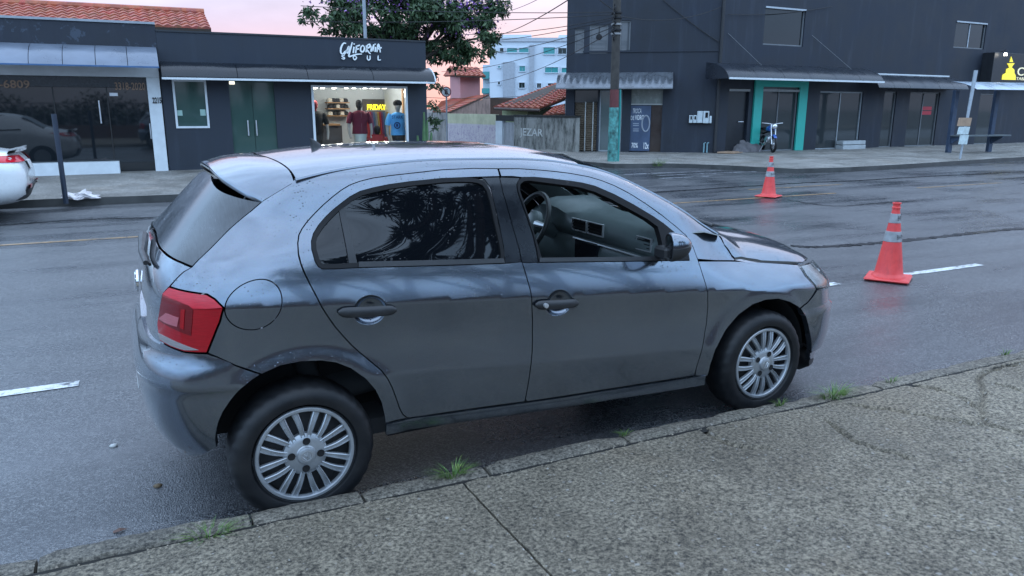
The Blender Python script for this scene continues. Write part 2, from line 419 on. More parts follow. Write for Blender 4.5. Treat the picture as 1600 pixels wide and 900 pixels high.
# ---- near pavement: two cast slabs with a sawn joint, cracked at the right
def mat_conc(name, c0, c1, pebble, moss=.0, wet=0.):
    g = NT(name); v = g.geo(); n = g.noise(v, 1.3, 6, .62); f = g.noise(v, 62, 6, .80); f2 = g.noise(v, 11, 5, .7); vw_ = g.n('ShaderNodeVectorMath', operation='ADD'); g.l(v, vw_.inputs[0]); nv = g.n('ShaderNodeTexNoise'); nv.inputs['Scale'].default_value = 40; g.l(v, nv.inputs[0])
    sc_ = g.n('ShaderNodeVectorMath', operation='SCALE'); sc_.inputs['Scale'].default_value = .022; g.l(nv.outputs['Color'], sc_.inputs[0]); g.l(sc_.outputs[0], vw_.inputs[1]); vv = vw_.outputs[0]
    peb = g.voro(vv, 44, out=1); pd = g.voro(vv, 44); sc = g.n('ShaderNodeSeparateColor'); g.l(peb, sc.inputs[0])
    base = g.mix(g.rng(n, .3, .7, 0, 1), c0, c1)
    base = g.mix(g.rng(f2, .36, .6, .35, 0), base, tuple(x*.5 for x in c0))
    ramp = g.n('ShaderNodeValToRGB'); r = ramp.color_ramp; r.elements[0].position = .36; r.elements[0].color = (.06, .06, .06, 1); r.elements[1].position = .63; r.elements[1].color = (1.25, 1.25, 1.25, 1)
    e = r.elements.new(.46); e.color = (.42, .42, .42, 1); e = r.elements.new(.53); e.color = (.78, .78, .78, 1); g.l(f, ramp.inputs[0])
    base = g.mix(1., base, ramp.outputs[0], 'MULTIPLY')
    size = g.rng(sc.outputs[2], 0, 1, .16, .46); pm = g.math('MULTIPLY', g.rng(g.math('SUBTRACT', size, pd), 0, .08, 0, 1), g.rng(sc.outputs[0], 1-pebble, 1-pebble+.05, 0, .85))
    base = g.mix(pm, base, g.mix(sc.outputs[1], (.46, .43, .38), (.27, .23, .19)))
    st = g.noise(g.geo((1, 1, 1)), .55, 5, .6, .6); base = g.mix(g.rng(st, .50, .70, 0, .55), base, g.mix(1., base, (.48, .44, .40), 'MULTIPLY'))
    base = g.mix(g.rng(g.noise(v, .8, 4, .6), .56, .72, 0, .35), base, g.mix(1., base, (1.05, .86, .66), 'MULTIPLY'))
    if moss: base = g.mix(g.rng(g.noise(v, 2.4, 5, .7), .55, .75, 0, moss), base, (.06, .07, .03))
    h = g.math('ADD', g.math('MULTIPLY', f, 1.6), g.math('MULTIPLY', pm, .5))
    g.set(col=base, rough=g.rng(n, .3, .7, .5, .8), normal=g.bump(h, 1., .008), spec=.45); return g.m
CONC = mat_conc('weathered_pavement_concrete', (.25, .209, .15), (.455, .388, .287), .20, .04)
KERB = mat_conc('kerb_stone_concrete', (.225, .197, .155), (.39, .345, .275), .08, .16)
j0 = at(722, 752, z=.13); j1 = at(862, 902, z=.13)
cracks = [[(1370, 590), (1420, 600), (1480, 612), (1530, 640), (1545, 664), (1600, 678)], [(1545, 664), (1500, 660), (1450, 650), (1395, 640), (1330, 632)], [(1530, 640), (1538, 615), (1530, 590), (1560, 574), (1600, 566)], [(1560, 600), (1600, 612)],
          [(1290, 655), (1340, 690), (1420, 715)], [(1060, 640), (1130, 690), (1200, 700)]]
cracks = [spline([np.array(at(u, v, z=.13)[:2]) for u, v in c], 8) for c in cracks]
def noise2(x, y, k=0):
    return (np.sin(x*3.1+1.3*k+1.7*np.sin(y*2.3+k))+np.sin(y*4.7+k*.7+1.1*np.sin(x*3.7))+.5*np.sin(x*9.1+y*7.3+k)+.5*np.sin(y*13.3-x*5.9+k))/3
KW = .125                                           # kerb width
def kerb_d(s): return -.905-.010*(s-.5)*.5+.006*np.sin(s*2.7)-.0*s
def pav_z(s, d): return .128+.004*noise2(s, d)+np.clip(-(d+1.1), 0, 3)*.012
def slab(name, s0f, s1f, d0, d1, ns, nd):
    V = []; 
    for i in range(ns+1):
        for j in range(nd+1):
            d = d0+(d1-d0)*(j/nd)**1.3; a = s0f(d); b = s1f(d); s = a+(b-a)*i/ns
            edge = float(kerb_d(s))-KW-.012-.012*abs(math.sin(s*3.1)*math.sin(s*7.7+1))-.004*abs(math.sin(s*23))
            dd = edge+(d1-edge)*(j/nd)**1.3
            V.append([*sp_(s, dd)[:2], s, dd])
    V = np.array(V); z = pav_z(V[:, 2], V[:, 3])
    z += .0022*noise2(V[:, 2]*9, V[:, 3]*9, 3)+rng.normal(0, .0009, len(V))
    ckv = np.zeros(len(V))
    for c in cracks:
        c = np.array(c); m = (V[:, 0] > c[:, 0].min()-.1) & (V[:, 0] < c[:, 0].max()+.1)
        if not m.any(): continue
        P = V[m][:, :2]+.012*np.stack([noise2(V[m][:, 2]*11, V[m][:, 3]*11, 1), noise2(V[m][:, 2]*11, V[m][:, 3]*11, 2)], 1)
        best = np.full(len(P), 9.)
        for i in range(len(c)-1):
            ab = c[i+1]-c[i]; t = np.clip(((P-c[i])@ab)/(ab@ab+1e-9), 0, 1); best = np.minimum(best, np.linalg.norm(P-c[i]-t[:, None]*ab, axis=1))
        ckv[m] = np.maximum(ckv[m], 1-smoothstep(.006, .020, best))
    z -= ckv*.024
    V3 = [(a, b, c) for (a, b, _, _), c in zip(V, z)]
    F = [(i*(nd+1)+j, (i+1)*(nd+1)+j, (i+1)*(nd+1)+j+1, i*(nd+1)+j+1)[::-1] for i in range(ns) for j in range(nd)]
    # skirts so that the joints have depth
    def skirt(ix):
        b = len(V3)
        for i in ix: V3.append((V3[i][0], V3[i][1], V3[i][2]-.05))
        for k in range(len(ix)-1): F.append((ix[k], ix[k+1], b+k+1, b+k))
    skirt([j for j in range(nd+1)]); skirt([ns*(nd+1)+j for j in range(nd+1)][::-1]); skirt([i*(nd+1) for i in range(ns+1)][::-1])
    return struct(name, V3, F, CONC, smooth=True, sharp=40)
sj0, dj0 = to_sd(*j0[:2]); sj1, dj1 = to_sd(*j1[:2])
jl = lambda d: sj0+(sj1-sj0)*(d-dj0)/(dj1-dj0)
slab('pavement', lambda d: -5.5, lambda d: jl(d)-.005, -1.03, -3.4, 210, 110)
slab('pavement', lambda d: jl(d)+.005, lambda d: 5.0, -1.03, -3.4, 400, 120)
slab('pavement', lambda d: 5.012, lambda d: 40., -1.03, -3.4, 80, 30)
struct('pavement', [sp_(-60, -1.05, .13), sp_(-5.51, -1.05, .13), sp_(-5.51, -3.4, .15), sp_(-60, -3.4, .15)], [(0, 3, 2, 1)], CONC)
struct('pavement', [sp_(-60, -3.38, .138), sp_(60, -3.38, .138), sp_(60, -6.6, .16), sp_(-60, -6.6, .16)], [(0, 3, 2, 1)], CONC)
struct('pavement_bed', [sp_(-60, -.93, .085), sp_(60, -1.2, .085), sp_(60, -7.5, .085), sp_(-60, -7.5, .085)], [(0, 3, 2, 1)], plain('soil', (.035, .028, .02), .95, var=.4))
# kerb stones, one by one: chipped arrises, uneven tops
kr_ = struct('kerb', [sp_(-60, -.94, .06), sp_(60, -1.2, .06), sp_(60, -1.3, .06), sp_(-60, -1.06, .06)], [(0, 3, 2, 1)], KERB)
def kerb_stone(s0, s1, parent, dfun, flip=1, h=.128, wd=KW, mat=KERB, nk=None, seed=0):
    r2 = np.random.default_rng(seed); n = nk or max(4, int((s1-s0)/.025)); prof = [(0, -.05), (.002, .06), (.004, h-.022), (.012, h-.006), (.030, h), (wd*.55, h+.002), (wd-.012, h), (wd-.002, h-.010), (wd, .02)]
    V = []; F = []; m = len(prof); tz = r2.normal(0, .004); yaw_ = r2.normal(0, .003); ch = r2.random(3)
    for i in range(n+1):
        s = s0+(s1-s0)*i/n; e = min(i, n-i); endd = .006*math.exp(-e*.9)
        for k, (a, z) in enumerate(prof):
            jit = .0016*math.sin(s*31+k)+.0014*math.sin(s*77+2*k)+r2.normal(0, .0008)
            chip = .009*max(0, math.sin(s*9.3+seed)-.72)/.28*(1 if 2 <= k <= 4 else 0)
            d = dfun(s)-flip*(a+jit*.6+(chip if k < 4 else 0))+yaw_*(i/n-.5)
            V.append(sp_(s, d, z+(jit+tz-chip*.9-endd*(1 if k in (2, 3, 4, 5, 6, 7) else 0) if z > .05 else 0)))
    for i in range(n):
        for k in range(m-1):
            f = (i*m+k, (i+1)*m+k, (i+1)*m+k+1, i*m+k+1); F.append(f if flip < 0 else f[::-1])
    F += [tuple(range(m)), tuple(n*m+k for k in range(m))[::-1]]
    o = mesh('kerb_stone', V, F, mat, parent, True, sharp=50)
    return o
js = [to_sd(*at(u, v, z=.13)[:2])[0] for u, v in ((60, 868), (390, 802), (560, 762), (750, 722), (958, 672), (1165, 628), (1345, 592))]
js = [-5.0, -3.9, -3.0]+sorted(js)+[4.2, 5.0, 5.9, 6.8, 7.7, 8.6, 9.5, 10.5, 11.5, 12.5]
for k in range(len(js)-1): kerb_stone(js[k]+.006, js[k+1]-.006, kr_, lambda s: float(kerb_d(s)), seed=k)
V = []; ks = np.linspace(-12, 14, 300)
for s_ in ks: V += [sp_(s_, float(kerb_d(s_))-KW+.004, .1245), sp_(s_, float(kerb_d(s_))-KW-.045, .1245)]
struct('joint_soil', V, [(2*i, 2*i+1, 2*i+3, 2*i+2) for i in range(len(ks)-1)], plain('dark_joint_soil', (.012, .011, .009), .95, var=.5, scale=20))
# grit on the slabs and in the gutter
V = []; F = []
for k in range(900):
    s_ = random.uniform(-3.5, 6); dd_ = random.choice((random.uniform(-3.2, -1.06), random.uniform(-3.2, -1.06), random.uniform(-.86, -.75), float(kerb_d(s_))-KW-.012+random.gauss(0, .012))); r_ = random.uniform(.002, .0055)*(1 if dd_ < -.9 else .8); z_ = float(pav_z(s_, dd_)) if dd_ < -.9 else .008; x, y, _ = sp_(s_, dd_); b = len(V); a = random.uniform(0, 3)
    for t in range(4): V.append((x+r_*1.3*math.cos(a+t*1.57), y+r_*math.sin(a+t*1.57), z_-.001))
    V.append((x, y, z_+r_*.9)); F += [(b+t, b+(t+1) % 4, b+4) for t in range(4)]
tag(mesh('grit', V, F, plain('grit_stone', (.26, .22, .17), .8, var=.6, scale=60)), 'loose grit scattered over the pavement and gutter', 'grit', kind='stuff')
# ---- far pavements
FARC = mat_conc('far_pavement_concrete', (.24, .225, .20), (.52, .50, .46), .05, .25)
KDARK = plain('dark_kerb_face', (.05, .05, .048), .5, var=.5, scale=2)  # far kerb face, darker than the pavement above it
def far_sheet(name, edge, back, z0, z1, m=FARC, n=30, holes=None):
    E = densify(np.array(edge), .6, False); k = len(E); B = np.array([np.array(back[0])+(np.array(back[1])-np.array(back[0]))*i/(k-1) for i in range(k)])
    V = []; F = []; mm = 10
    for i in range(k):
        for j in range(mm+1):
            t = j/mm; p = E[i]+(B[i]-E[i])*t; V.append((p[0], p[1], z0+(z1-z0)*t+.012*float(noise2(p[0]*.8, p[1]*.8))*(1 if 0 < j < mm else .4)))
    F = [(i*(mm+1)+j, (i+1)*(mm+1)+j, (i+1)*(mm+1)+j+1, i*(mm+1)+j+1) for i in range(k-1) for j in range(mm)]
    o = struct(name, V, F, m, smooth=True)
    # kerb face
    V = []; 
    for i in range(k): V += [(E[i][0], E[i][1], -.02), (E[i][0], E[i][1], z0+.012*float(noise2(E[i][0]*.8, E[i][1]*.8))*.4+.002)]
    a = E[-1]-E[0]; 
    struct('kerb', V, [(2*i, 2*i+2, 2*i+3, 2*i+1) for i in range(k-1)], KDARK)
    return o
cl = [np.array(sp_(-30, 11.05)[:2]), np.array(sp_(-3.6, 11.1)[:2]), np.array(sp_(-.7, 10.95)[:2]), np.array(sp_(3.0, 11.0)[:2]), np.array(sp_(5.0, 11.4)[:2]), np.array(sp_(6.3, 12.4)[:2]), np.array(sp_(6.6, 14)[:2]), np.array(sp_(6.0, 16.0)[:2])]
far_sheet('far_pavement', cl, (sp_(-30, 15.9)[:2], sp_(5.2, 15.9)[:2]), .13, .225)
er = [np.array(at(u, v, z=0.)[:2]) for u, v in ((880, 246), (905, 258), (960, 263), (1015, 262.5), (1050, 262), (1110, 264), (1180, 268), (1245, 271), (1320, 269), (1420, 263), (1520, 256), (1620, 249.5))]
er = [np.array((10.6, 21.))]+er+[er[-1]+np.array([30, -1.2])]
far_sheet('far_pavement', er, (np.array((12.2, 20.8)), np.array((70, 17.6))), .12, .16)
# ================================================================== the parked car
# one implicit body: half width w(x, z), closed by rounded ends; panels are cut out of it. x forward, right side is y < 0
LC, NR, LF, NF = .56, 4., .85, 3.6
T_ZB = [(-1.85, 1.11), (-1.0, 1.05), (0, .975), (.55, .93), (.95, .885), (1.3, .84), (1.6, .80), (1.9, .74), (2.05, .68)]
T_ZT = [(-1.8, 1.30), (-1.42, 1.40), (-1.2, 1.437), (-.9, 1.466), (-.55, 1.480), (-.2, 1.476), (0, 1.463), (.15, 1.44), (.32, 1.40), (.58, 1.29), (.78, 1.185), (.9, 1.115),
        (1.0, 1.06), (1.1, 1.02), (1.2, .992), (1.4, .957), (1.6, .915), (1.8, .86), (1.95, .79), (2.05, .70)]
T_XRT = [(.1, -1.74), (.60, -1.755), (.74, -1.757), (.82, -1.758), (.90, -1.752), (.94, -1.746), (1.02, -1.724), (1.08, -1.690), (1.134, -1.64), (1.25, -1.535), (1.36, -1.43), (1.42, -1.37), (1.5, -1.29)]
T_XRB = [(.10, -1.60), (.18, -1.66), (.25, -1.712), (.36, -1.775), (.44, -1.80), (.52, -1.812), (.59, -1.816), (.64, -1.808), (.68, -1.796), (.705, -1.78), (.72, -1.765), (.80, -1.752), (.9, -1.75)]
T_XF = [(.10, 1.86), (.18, 1.93), (.28, 2.0), (.4, 2.028), (.52, 2.03), (.62, 2.012), (.72, 1.972), (.80, 1.925), (.86, 1.86), (.95, 1.7), (1.5, 1.2)]
zb = lambda x: lerp_tab(x, T_ZB)
zt = lambda x: lerp_tab(x, T_ZT)
zc = lambda x: .806-.081*np.asarray(x, float)
zl = lambda x: .508-.075*np.asarray(x, float)
ARCH = ((-1.222, .305, .378), (1.205, .305, .362))
def w0(x, z):
    x = np.asarray(x, float); z = np.asarray(z, float)
    B, Z, Cc, L = zb(x), zt(x), zc(x), zl(x)
    kf = 1-smoothstep(.85, 1.25, x); kr = smoothstep(-1.45, -.85, x); fr = smoothstep(.7, 1.15, x)
    # shoulder above the crease
    u = np.clip((z-Cc)/(B-Cc), 0, 1)
    c = .054+.058*fr
    top = .826-.010*fr-c*(.48*u+.52*u**2.0)
    # hollow flank between the two creases, then turning under
    v = np.clip((Cc-z)/(Cc-L), 0, 1)
    flank = .826-.010*fr-kf*(.35+.65*kr)*.0125*np.sin(np.pi*v)-.004*v - (1-kf)*.006*v**2
    under = np.clip((L-z)/.35, 0, 1.2)
    flank = flank-.030*under**1.25
    wl = np.where(z >= Cc, top, flank)
    # arch lips
    for ax, az, ar in ARCH:
        r = np.hypot(x-ax, z-az); wl = wl+np.where(z < Cc+.02, .010*(1-smoothstep(ar+.005, ar+.075, r)), 0)*smoothstep(-1.62, -1.40, x)
    # cabin above the belt
    h = np.clip((z-B)/np.maximum(Z-B, 1e-3), 0, 1)
    k = smoothstep(.86, 1.18, x)
    A = .150*(1-k); p = 12*(1-k)+2.0*k
    wbel = .826-.010*fr-c
    cab = (wbel-A*h)*np.sqrt(np.clip(1-h**p, 0, 1))*(1-.075*smoothstep(-.45, -1.35, x)*smoothstep(0, .5, h))
    return np.where(z > B, cab, wl)
def corner(x, xe, L, n, sgn):
    t = np.clip(sgn*(x-xe)/L+1, 0, 1)       # 0 at start of the corner, 1 at the end of the car
    return np.clip(1-t**n, 0, 1)**(1/n)
def wfull(x, z):
    return w0(x, z)*corner(x, lerp_tab(z, T_XRT), LC, NR, -1)*corner(x, lerp_tab(z, T_XF), LF, NF, 1)
def lift_side(x, z): return np.stack([x, -wfull(x, z), z], -1)
def mk_lift_rear(T):
    def f(a, z):
        a = np.asarray(a, float); z = np.asarray(z, float); xs = lerp_tab(z, T)+LC
        ph = np.clip(-a/LC, 0, math.pi); c, s_ = np.abs(np.cos(ph)), np.sin(ph); r = (c**NR+s_**NR)**(-1/NR)
        x = np.where(a >= 0, xs+a, xs-LC*r*s_); ww = w0(x, z)
        y = np.where(a >= 0, -wfull(x, z), -ww*r*c*np.sign(np.cos(ph)))
        return np.stack([x, y, z], -1)
    return f
lift_rear = mk_lift_rear(T_XRT); lift_bump = mk_lift_rear(T_XRB)
def lift_front(a, z):
    a = np.asarray(a, float); z = np.asarray(z, float); xs = lerp_tab(z, T_XF)-LF
    ph = np.clip(a/LF, 0, math.pi); c, s_ = np.abs(np.cos(ph)), np.sin(ph); r = (c**NF+s_**NF)**(-1/NF)
    x = np.where(a <= 0, xs+a, xs+LF*r*s_); ww = w0(np.minimum(x, 1.75), z)
    return np.stack([x, np.where(a <= 0, -wfull(x, z), -ww*r*c*np.sign(np.cos(ph))), z], -1)
def top_z(x, y):
    x = np.asarray(x, float); y = np.abs(np.asarray(y, float)); lo = zb(x)*1.; hi = zt(x)*1.
    for _ in range(40):
        m = (lo+hi)/2; g = w0(x, m)*corner(x, lerp_tab(m, T_XF), LF, NF, 1) > y; lo = np.where(g, m, lo); hi = np.where(g, hi, m)
    return lo
def lift_top(x, y): return np.stack([x, y, top_z(x, y)], -1)
def hit(q, T=None):
    d = ray(q); ts = np.arange(2.2, 8, .006); P = CAM+ts[:, None]*d
    xr = T or T_XRT
    def g(P): return np.abs(P[:, 1])-w0(P[:, 0], P[:, 2])*corner(P[:, 0], lerp_tab(P[:, 2], xr), LC, NR, -1)*corner(P[:, 0], lerp_tab(P[:, 2], T_XF), LF, NF, 1)
    G = g(P); ok = (P[:, 2] > .05) & (P[:, 2] < 1.6) & (P[:, 1] < .3); G = np.where(ok, G, 9.); i = np.argmax(G < 0)
    if G[i] >= 0: return P[np.argmin(G)]
    a, b = ts[i-1], ts[i]
    for _ in range(30):
        m = (a+b)/2
        if g((CAM+m*d)[None])[0] < 0: b = m
        else: a = m
    return CAM+b*d
def sxz(L): return [(P[0], P[2]) for P in map(hit, L)]
def raz(L, T=None):
    o = []
    for P in (hit(q, T) for q in L):
        xs = float(lerp_tab(P[2], T or T_XRT))+LC
        o.append((P[0]-xs, P[2]) if P[0] >= xs else (-LC*math.atan2((xs-P[0])/LC, abs(P[1])/float(w0(P[0], P[2]))), P[2]))
    return o
def faz(L):
    o = []
    for P in map(hit, L):
        xs = float(lerp_tab(P[2], T_XF))-LF
        o.append((P[0]-xs, P[2]) if P[0] <= xs else (LF*math.atan2((P[0]-xs)/LF, abs(P[1])/float(w0(min(P[0], 1.75), P[2]))), P[2]))
    return o
# ---- materials
def mat_paint():
    g = NT('grey_metallic_paint'); v = g.coord('Object')
    fl = g.voro(v, 900, out=1); n = g.noise(v, 3, 4)
    base = g.mix(g.rng(n, .3, .7, 0, 1), (.142, .168, .206), (.164, .192, .232))
    sparkle = g.mix(.12, base, fl, 'OVERLAY')
    dust = g.rng(g.noise(v, 14, 6, .7), .5, .8, 0, .14)
    col = g.mix(dust, sparkle, (.22, .21, .20))
    drop = g.voro(v, 95); size = g.noise(v, 2.5, 3); rs_ = g.n('ShaderNodeSeparateColor'); g.l(g.voro(v, 95, out=1), rs_.inputs[0])
    d = g.math('SUBTRACT', g.math('MULTIPLY', g.rng(size, .3, .7, .16, .40), g.rng(rs_.outputs[0], .35, 1, 0, 1)), drop); dd = g.rng(d, 0, .18, 0, 1)
    ng = g.n('ShaderNodeNewGeometry'); nsx = g.n('ShaderNodeSeparateXYZ'); g.l(ng.outputs['Normal'], nsx.inputs[0]); dd = g.math('MULTIPLY', dd, g.rng(nsx.outputs[2], .13, .3, 0, 1))
    rn = g.noise(v, 1.7, 3)
    g.set(col=col, metal=.92, rough=g.rng(rn, .35, .7, .15, .21), coat=1., coatr=.045, spec=.5)
    bn = g.bump(dd, .8, .005); g.set(coatn=bn, normal=bn)
    return g.m
PAINT = mat_paint()
BLK = plain('black_trim_plastic', (.018, .019, .021), .45, var=.2, scale=20)
GLOSSBLK = plain('gloss_black_applique', (.012, .014, .018), .16, var=.1, scale=9)
RUB = plain('window_rubber', (.008, .008, .009), .6, var=.15, scale=30, spec=.25)
def mat_tint():
    g = NT('dark_tinted_glass'); v = g.coord('Object')
    drop = g.voro(v, 70); size = g.noise(v, 9, 2); d = g.math('SUBTRACT', g.rng(size, .40, .75, .0, .36), drop); dd = g.rng(d, 0, .16, 0, 1)
    g.set(col=(.004, .005, .007), rough=.02, spec=.5, normal=g.bump(dd, .5, .003)); return g.m
TINT = mat_tint()
def mat_backglass():
    g = NT('dusty_rear_glass'); v = g.coord('Object')
    n = g.noise(g.coord('Object', (1, 1, 1)), 5, 5, .65); s_ = g.noise(g.coord('Object', (60, 4, 4)), 4, 3)
    f = g.math('MULTIPLY', g.rng(n, .3, .75, .25, .8), g.rng(s_, .3, .7, .6, 1))
    g.set(col=g.mix(f, (.012, .016, .02), (.10, .115, .13)), rough=g.rng(f, 0, 1, .10, .38), spec=.6); return g.m
BGLASS = mat_backglass()
def mat_clear():
    g = NT('clear_windscreen'); tr = g.n('ShaderNodeBsdfTransparent'); tr.inputs[0].default_value = (.80, .90, .88, 1); gl = g.n('ShaderNodeBsdfGlossy'); gl.inputs['Roughness'].default_value = .03
    fr = g.n('ShaderNodeFresnel'); fr.inputs[0].default_value = 1.5; m = g.n('ShaderNodeMixShader'); g.l(fr.outputs[0], m.inputs[0]); g.l(tr.outputs[0], m.inputs[1]); g.l(gl.outputs[0], m.inputs[2]); g.l(m.outputs[0], g.o.inputs[0]); return g.m
CLEAR = mat_clear()
ALU = plain('silver_wheel_paint', (.36, .38, .40), .34, metal=.55, var=.12, scale=14)
DKSTEEL = plain('dark_wheel_steel', (.03, .031, .034), .6, var=.2, scale=20)
def mat_tyre():
    g = NT('tyre_rubber'); v = g.coord('Object'); n = g.noise(v, 12, 5)
    g.set(col=g.mix(g.rng(n, .35, .7, 0, 1), (.006, .007, .009), (.016, .016, .017)), rough=.5, spec=.35, normal=g.bump(g.noise(v, 160, 2), .15, .002)); return g.m
TYRE = mat_tyre()
DASH = plain('dashboard_plastic', (.11, .138, .138), .42, var=.1, scale=12, bump=.1, bscale=300, bdist=.001)
SEAT = plain('dark_seat_cloth', (.025, .026, .028), .9, var=.2, scale=40)
UNDER = plain('underbody_black', (.006, .006, .007), .9, var=.2)
SATIN = plain('satin_silver_trim', (.55, .56, .57), .3, metal=.6, var=.08)
CHROME = plain('chrome', (.75, .76, .78), .12, metal=1, var=.03)
def mat_lens(name, col, tr=.25):
    g = NT(name); v = g.coord('Object'); st = g.noise(g.coord('Object', (8, 8, 160)), 3, 2)
    g.set(col=g.mix(g.rng(st, .4, .6, 0, 1), tuple(c*.8 for c in col), col), rough=.12, spec=.45, coat=.15, coatr=.03); return g.m
RED = mat_lens('red_lamp_lens', (.38, .004, .012)); REDB = mat_lens('bright_red_lamp_lens', (.60, .010, .026)); REDD = mat_lens('deep_red_lamp_lens', (.17, .006, .012)); PINK = mat_lens('reverse_lamp_lens', (.45, .12, .14))
GREYLENS = mat_lens('grey_lamp_strip', (.30, .27, .27))
# ---- assembling
car = thing('hatchback_car', 'dark grey five-door hatchback parked at the near kerb, front passenger window open', 'car')
GAP = .0024
def carpanel(name, poly, lift, mat, res=.02, holes=(), lines=(), lip=.014, off=0., gap=GAP, parent=car, both=True, smooth=True, label=None):
    P = np.array(poly, float)
    if gap: P = inset(densify(P, .03), gap)
    V, F = panel_mesh(P, lift, res, holes, lines, lip, off)
    o = mesh(name, V, F, mat, parent, smooth, sharp=40)
    if label: o['label'] = label
    r = [o]
    if both:
        V2 = V.copy(); V2[:, 1] *= -1
        p2 = parent if not isinstance(parent, tuple) else parent[1]
        r.append(mesh(name, V2, [f[::-1] for f in F], mat, parent, smooth, sharp=40))
    return r
def crease(x0, x1, f): return [(x, float(f(x))) for x in np.linspace(x0, x1, int((x1-x0)/.02)+2)]
DG = [(777.5, 263.3), (740, 262.8), (690, 265), (640, 270.7), (610, 274), (582, 278), (562, 283), (546, 289), (533, 297), (520, 307), (505, 320), (491, 334), (480, 346), (472, 357), (467, 367), (465.3, 380), (466.3, 396),
      (470, 411), (477, 429), (485.5, 446), (496, 466), (503, 480), (512, 494), (524, 511), (537, 526), (549, 539), (560, 549), (580, 565.5), (596, 579), (606, 592), (613, 606), (619, 622), (624, 637), (629, 647), (636, 652.5)]
DOORBOT = [(640, 653), (700, 644), (760, 635.5), (820, 627.5)]
BG = [(821, 623), (826, 596), (829.5, 570), (831.5, 550), (832, 530), (832, 500), (831, 470), (829, 455), (824, 437), (819, 420), (815.5, 409), (812, 390), (806, 370), (799, 345), (792, 320), (786, 300), (781, 278)]
FTOP = [(777.5, 263.3), (810, 263.3), (850, 266), (890, 270.5), (920, 276), (940, 282), (960, 290), (985, 303), (1010, 319), (1035, 337), (1055, 353), (1072, 368), (1083, 386), (1090, 405), (1094, 417), (1098, 430), (1103, 446), (1106, 460), (1106, 480), (1104, 504), (1100, 528), (1095, 552), (1088, 575), (1085, 586.5)]
FBOT = [(1040, 594), (950, 608), (880, 619), (823, 627.5)]
RTRIM = [(781, 275.8), (740, 277), (690, 279), (640, 284), (607, 288.7), (583, 293.7), (563, 299), (547, 307.5), (537, 315), (523, 326), (510, 338), (498, 352), (490, 365), (486.7, 377), (487.3, 390), (492, 407), (497, 416), (503, 420), (523, 420), (557, 418), (640, 416), (720, 413.7), (787, 411.5)]
FTRIM = [(815, 277.3), (835, 277), (857, 279), (890, 283), (910, 286), (930, 291), (960, 304), (990, 320), (1020, 338), (1036, 349), (1052, 362), (1066, 376), (1074, 390), (1077, 406)]
R_ARCH = [(336, 687), (337, 677), (341, 661), (348, 645), (361, 626), (377, 608), (393, 595), (409, 584.8), (438, 571.6), (470, 565.3), (502, 564), (525, 567), (548, 576), (571, 592), (586, 609), (596, 629), (601, 652), (602, 662)]
F_ARCH = [(1107, 584), (1110, 570), (1118, 546), (1134, 516), (1154, 492), (1176, 476), (1196, 469), (1216, 467), (1234, 472), (1248, 480), (1258, 496), (1263, 520), (1264, 548), (1264, 564)]
LIGHT_R = [(265.4, 447.6), (283, 453), (305, 457), (324, 459.5), (336, 467), (350, 481), (344, 503), (334.6, 526), (324.3, 551.5)]
LIGHT_B = [(289.5, 550), (268, 542.5), (250.7, 532.5)]
LIGHT_L = [(247.5, 519), (246, 505), (250, 481), (254, 459.5)]
# body side: quarter panel, roof rail and windscreen pillar in one pressing
gut = [(-1.16, -.585), (-1.1, -.578), (-1.0, -.568), (-.85, -.560), (-.6, -.556), (-.3, -.555), (0, -.555), (.2, -.556), (.35, -.560), (.5, -.570), (.65, -.582), (.8, -.600), (.92, -.622), (1.0, -.645)]
gut = [(float(x), float(lerp_tab(x, gut))) for x in np.linspace(-1.16, 1.0, 60)]
def xs_t(z): return float(lerp_tab(z, T_XRT))+LC
def xz2raz(L):
    o = []
    for x, z in L:
        xs = xs_t(z)
        if x >= xs: o.append((x-xs, z))
        else:
            t = min((xs-x)/LC, 1.); yy = max(1-t**NR, 0)**(1/NR); o.append((-LC*math.atan2(t, yy), z))
    return o
gz = [(x, float(top_z(x, y))) for x, y in gut]
bs = raz(R_ARCH[7:])+raz([(603, 661), (620, 656.5), (636, 653)])
bs += raz(DG[::-1][1:]) + raz(FTOP[1:14])
bs += raz([(1120, 407.3), (1148, 407.3), (1140, 395), (1133, 385)])
bs += xz2raz(gz[::-1])
bs += raz([(454, 287.5), (440, 296), (411.5, 313.5), (392.7, 329.5), (359, 357.5), (330, 387), (300, 417), (287, 424.6)])
bs += raz(LIGHT_R)+raz([(340, 558), (369, 571.3), (409, 584.8)])[:2]
qs = 0
flap_c = hit((398.5, 477.7)); flap_a = raz([(398.5, 477.7)])[0]
th = np.linspace(0, 2*math.pi, 49)[:-1]
flap_poly = [(flap_a[0]+.090*math.cos(t), flap_a[1]+.0905*math.sin(t)) for t in th]
crl = xz2raz(crease(-1.5, -.7, zc))
def a2x(a, z):
    xs = lerp_tab(z, T_XRT)+LC; ph = np.clip(-a/LC, 0, math.pi); c, s_ = np.abs(np.cos(ph)), np.sin(ph); r = (c**NR+s_**NR)**(-1/NR)
    return np.where(a >= 0, xs+a, xs-LC*r*s_)
def z2v(L):
    L = np.array(L, float); a, z = L[:, 0], L[:, 1]; x = a2x(a, z); B, Z = zb(x), zt(x); h = np.clip((z-B)/(Z-B), 0, .9999)
    return np.stack([a, np.where(z <= B, z, B+2*(Z-B)*(1-np.sqrt(1-h)))], 1)
def v2z(a, v):
    a = np.asarray(a, float); v = np.asarray(v, float); z = np.minimum(v, 1.35)
    for _ in range(24):
        x = a2x(a, z); B, Z = zb(x), zt(x); t = np.clip((v-B)/(2*(Z-B)), 0, 1); z = z+.6*(np.where(v <= B, v, B+(Z-B)*(1-(1-t)**2))-z)
    return z
lift_sv = lambda a, v: lift_rear(a, v2z(a, v))
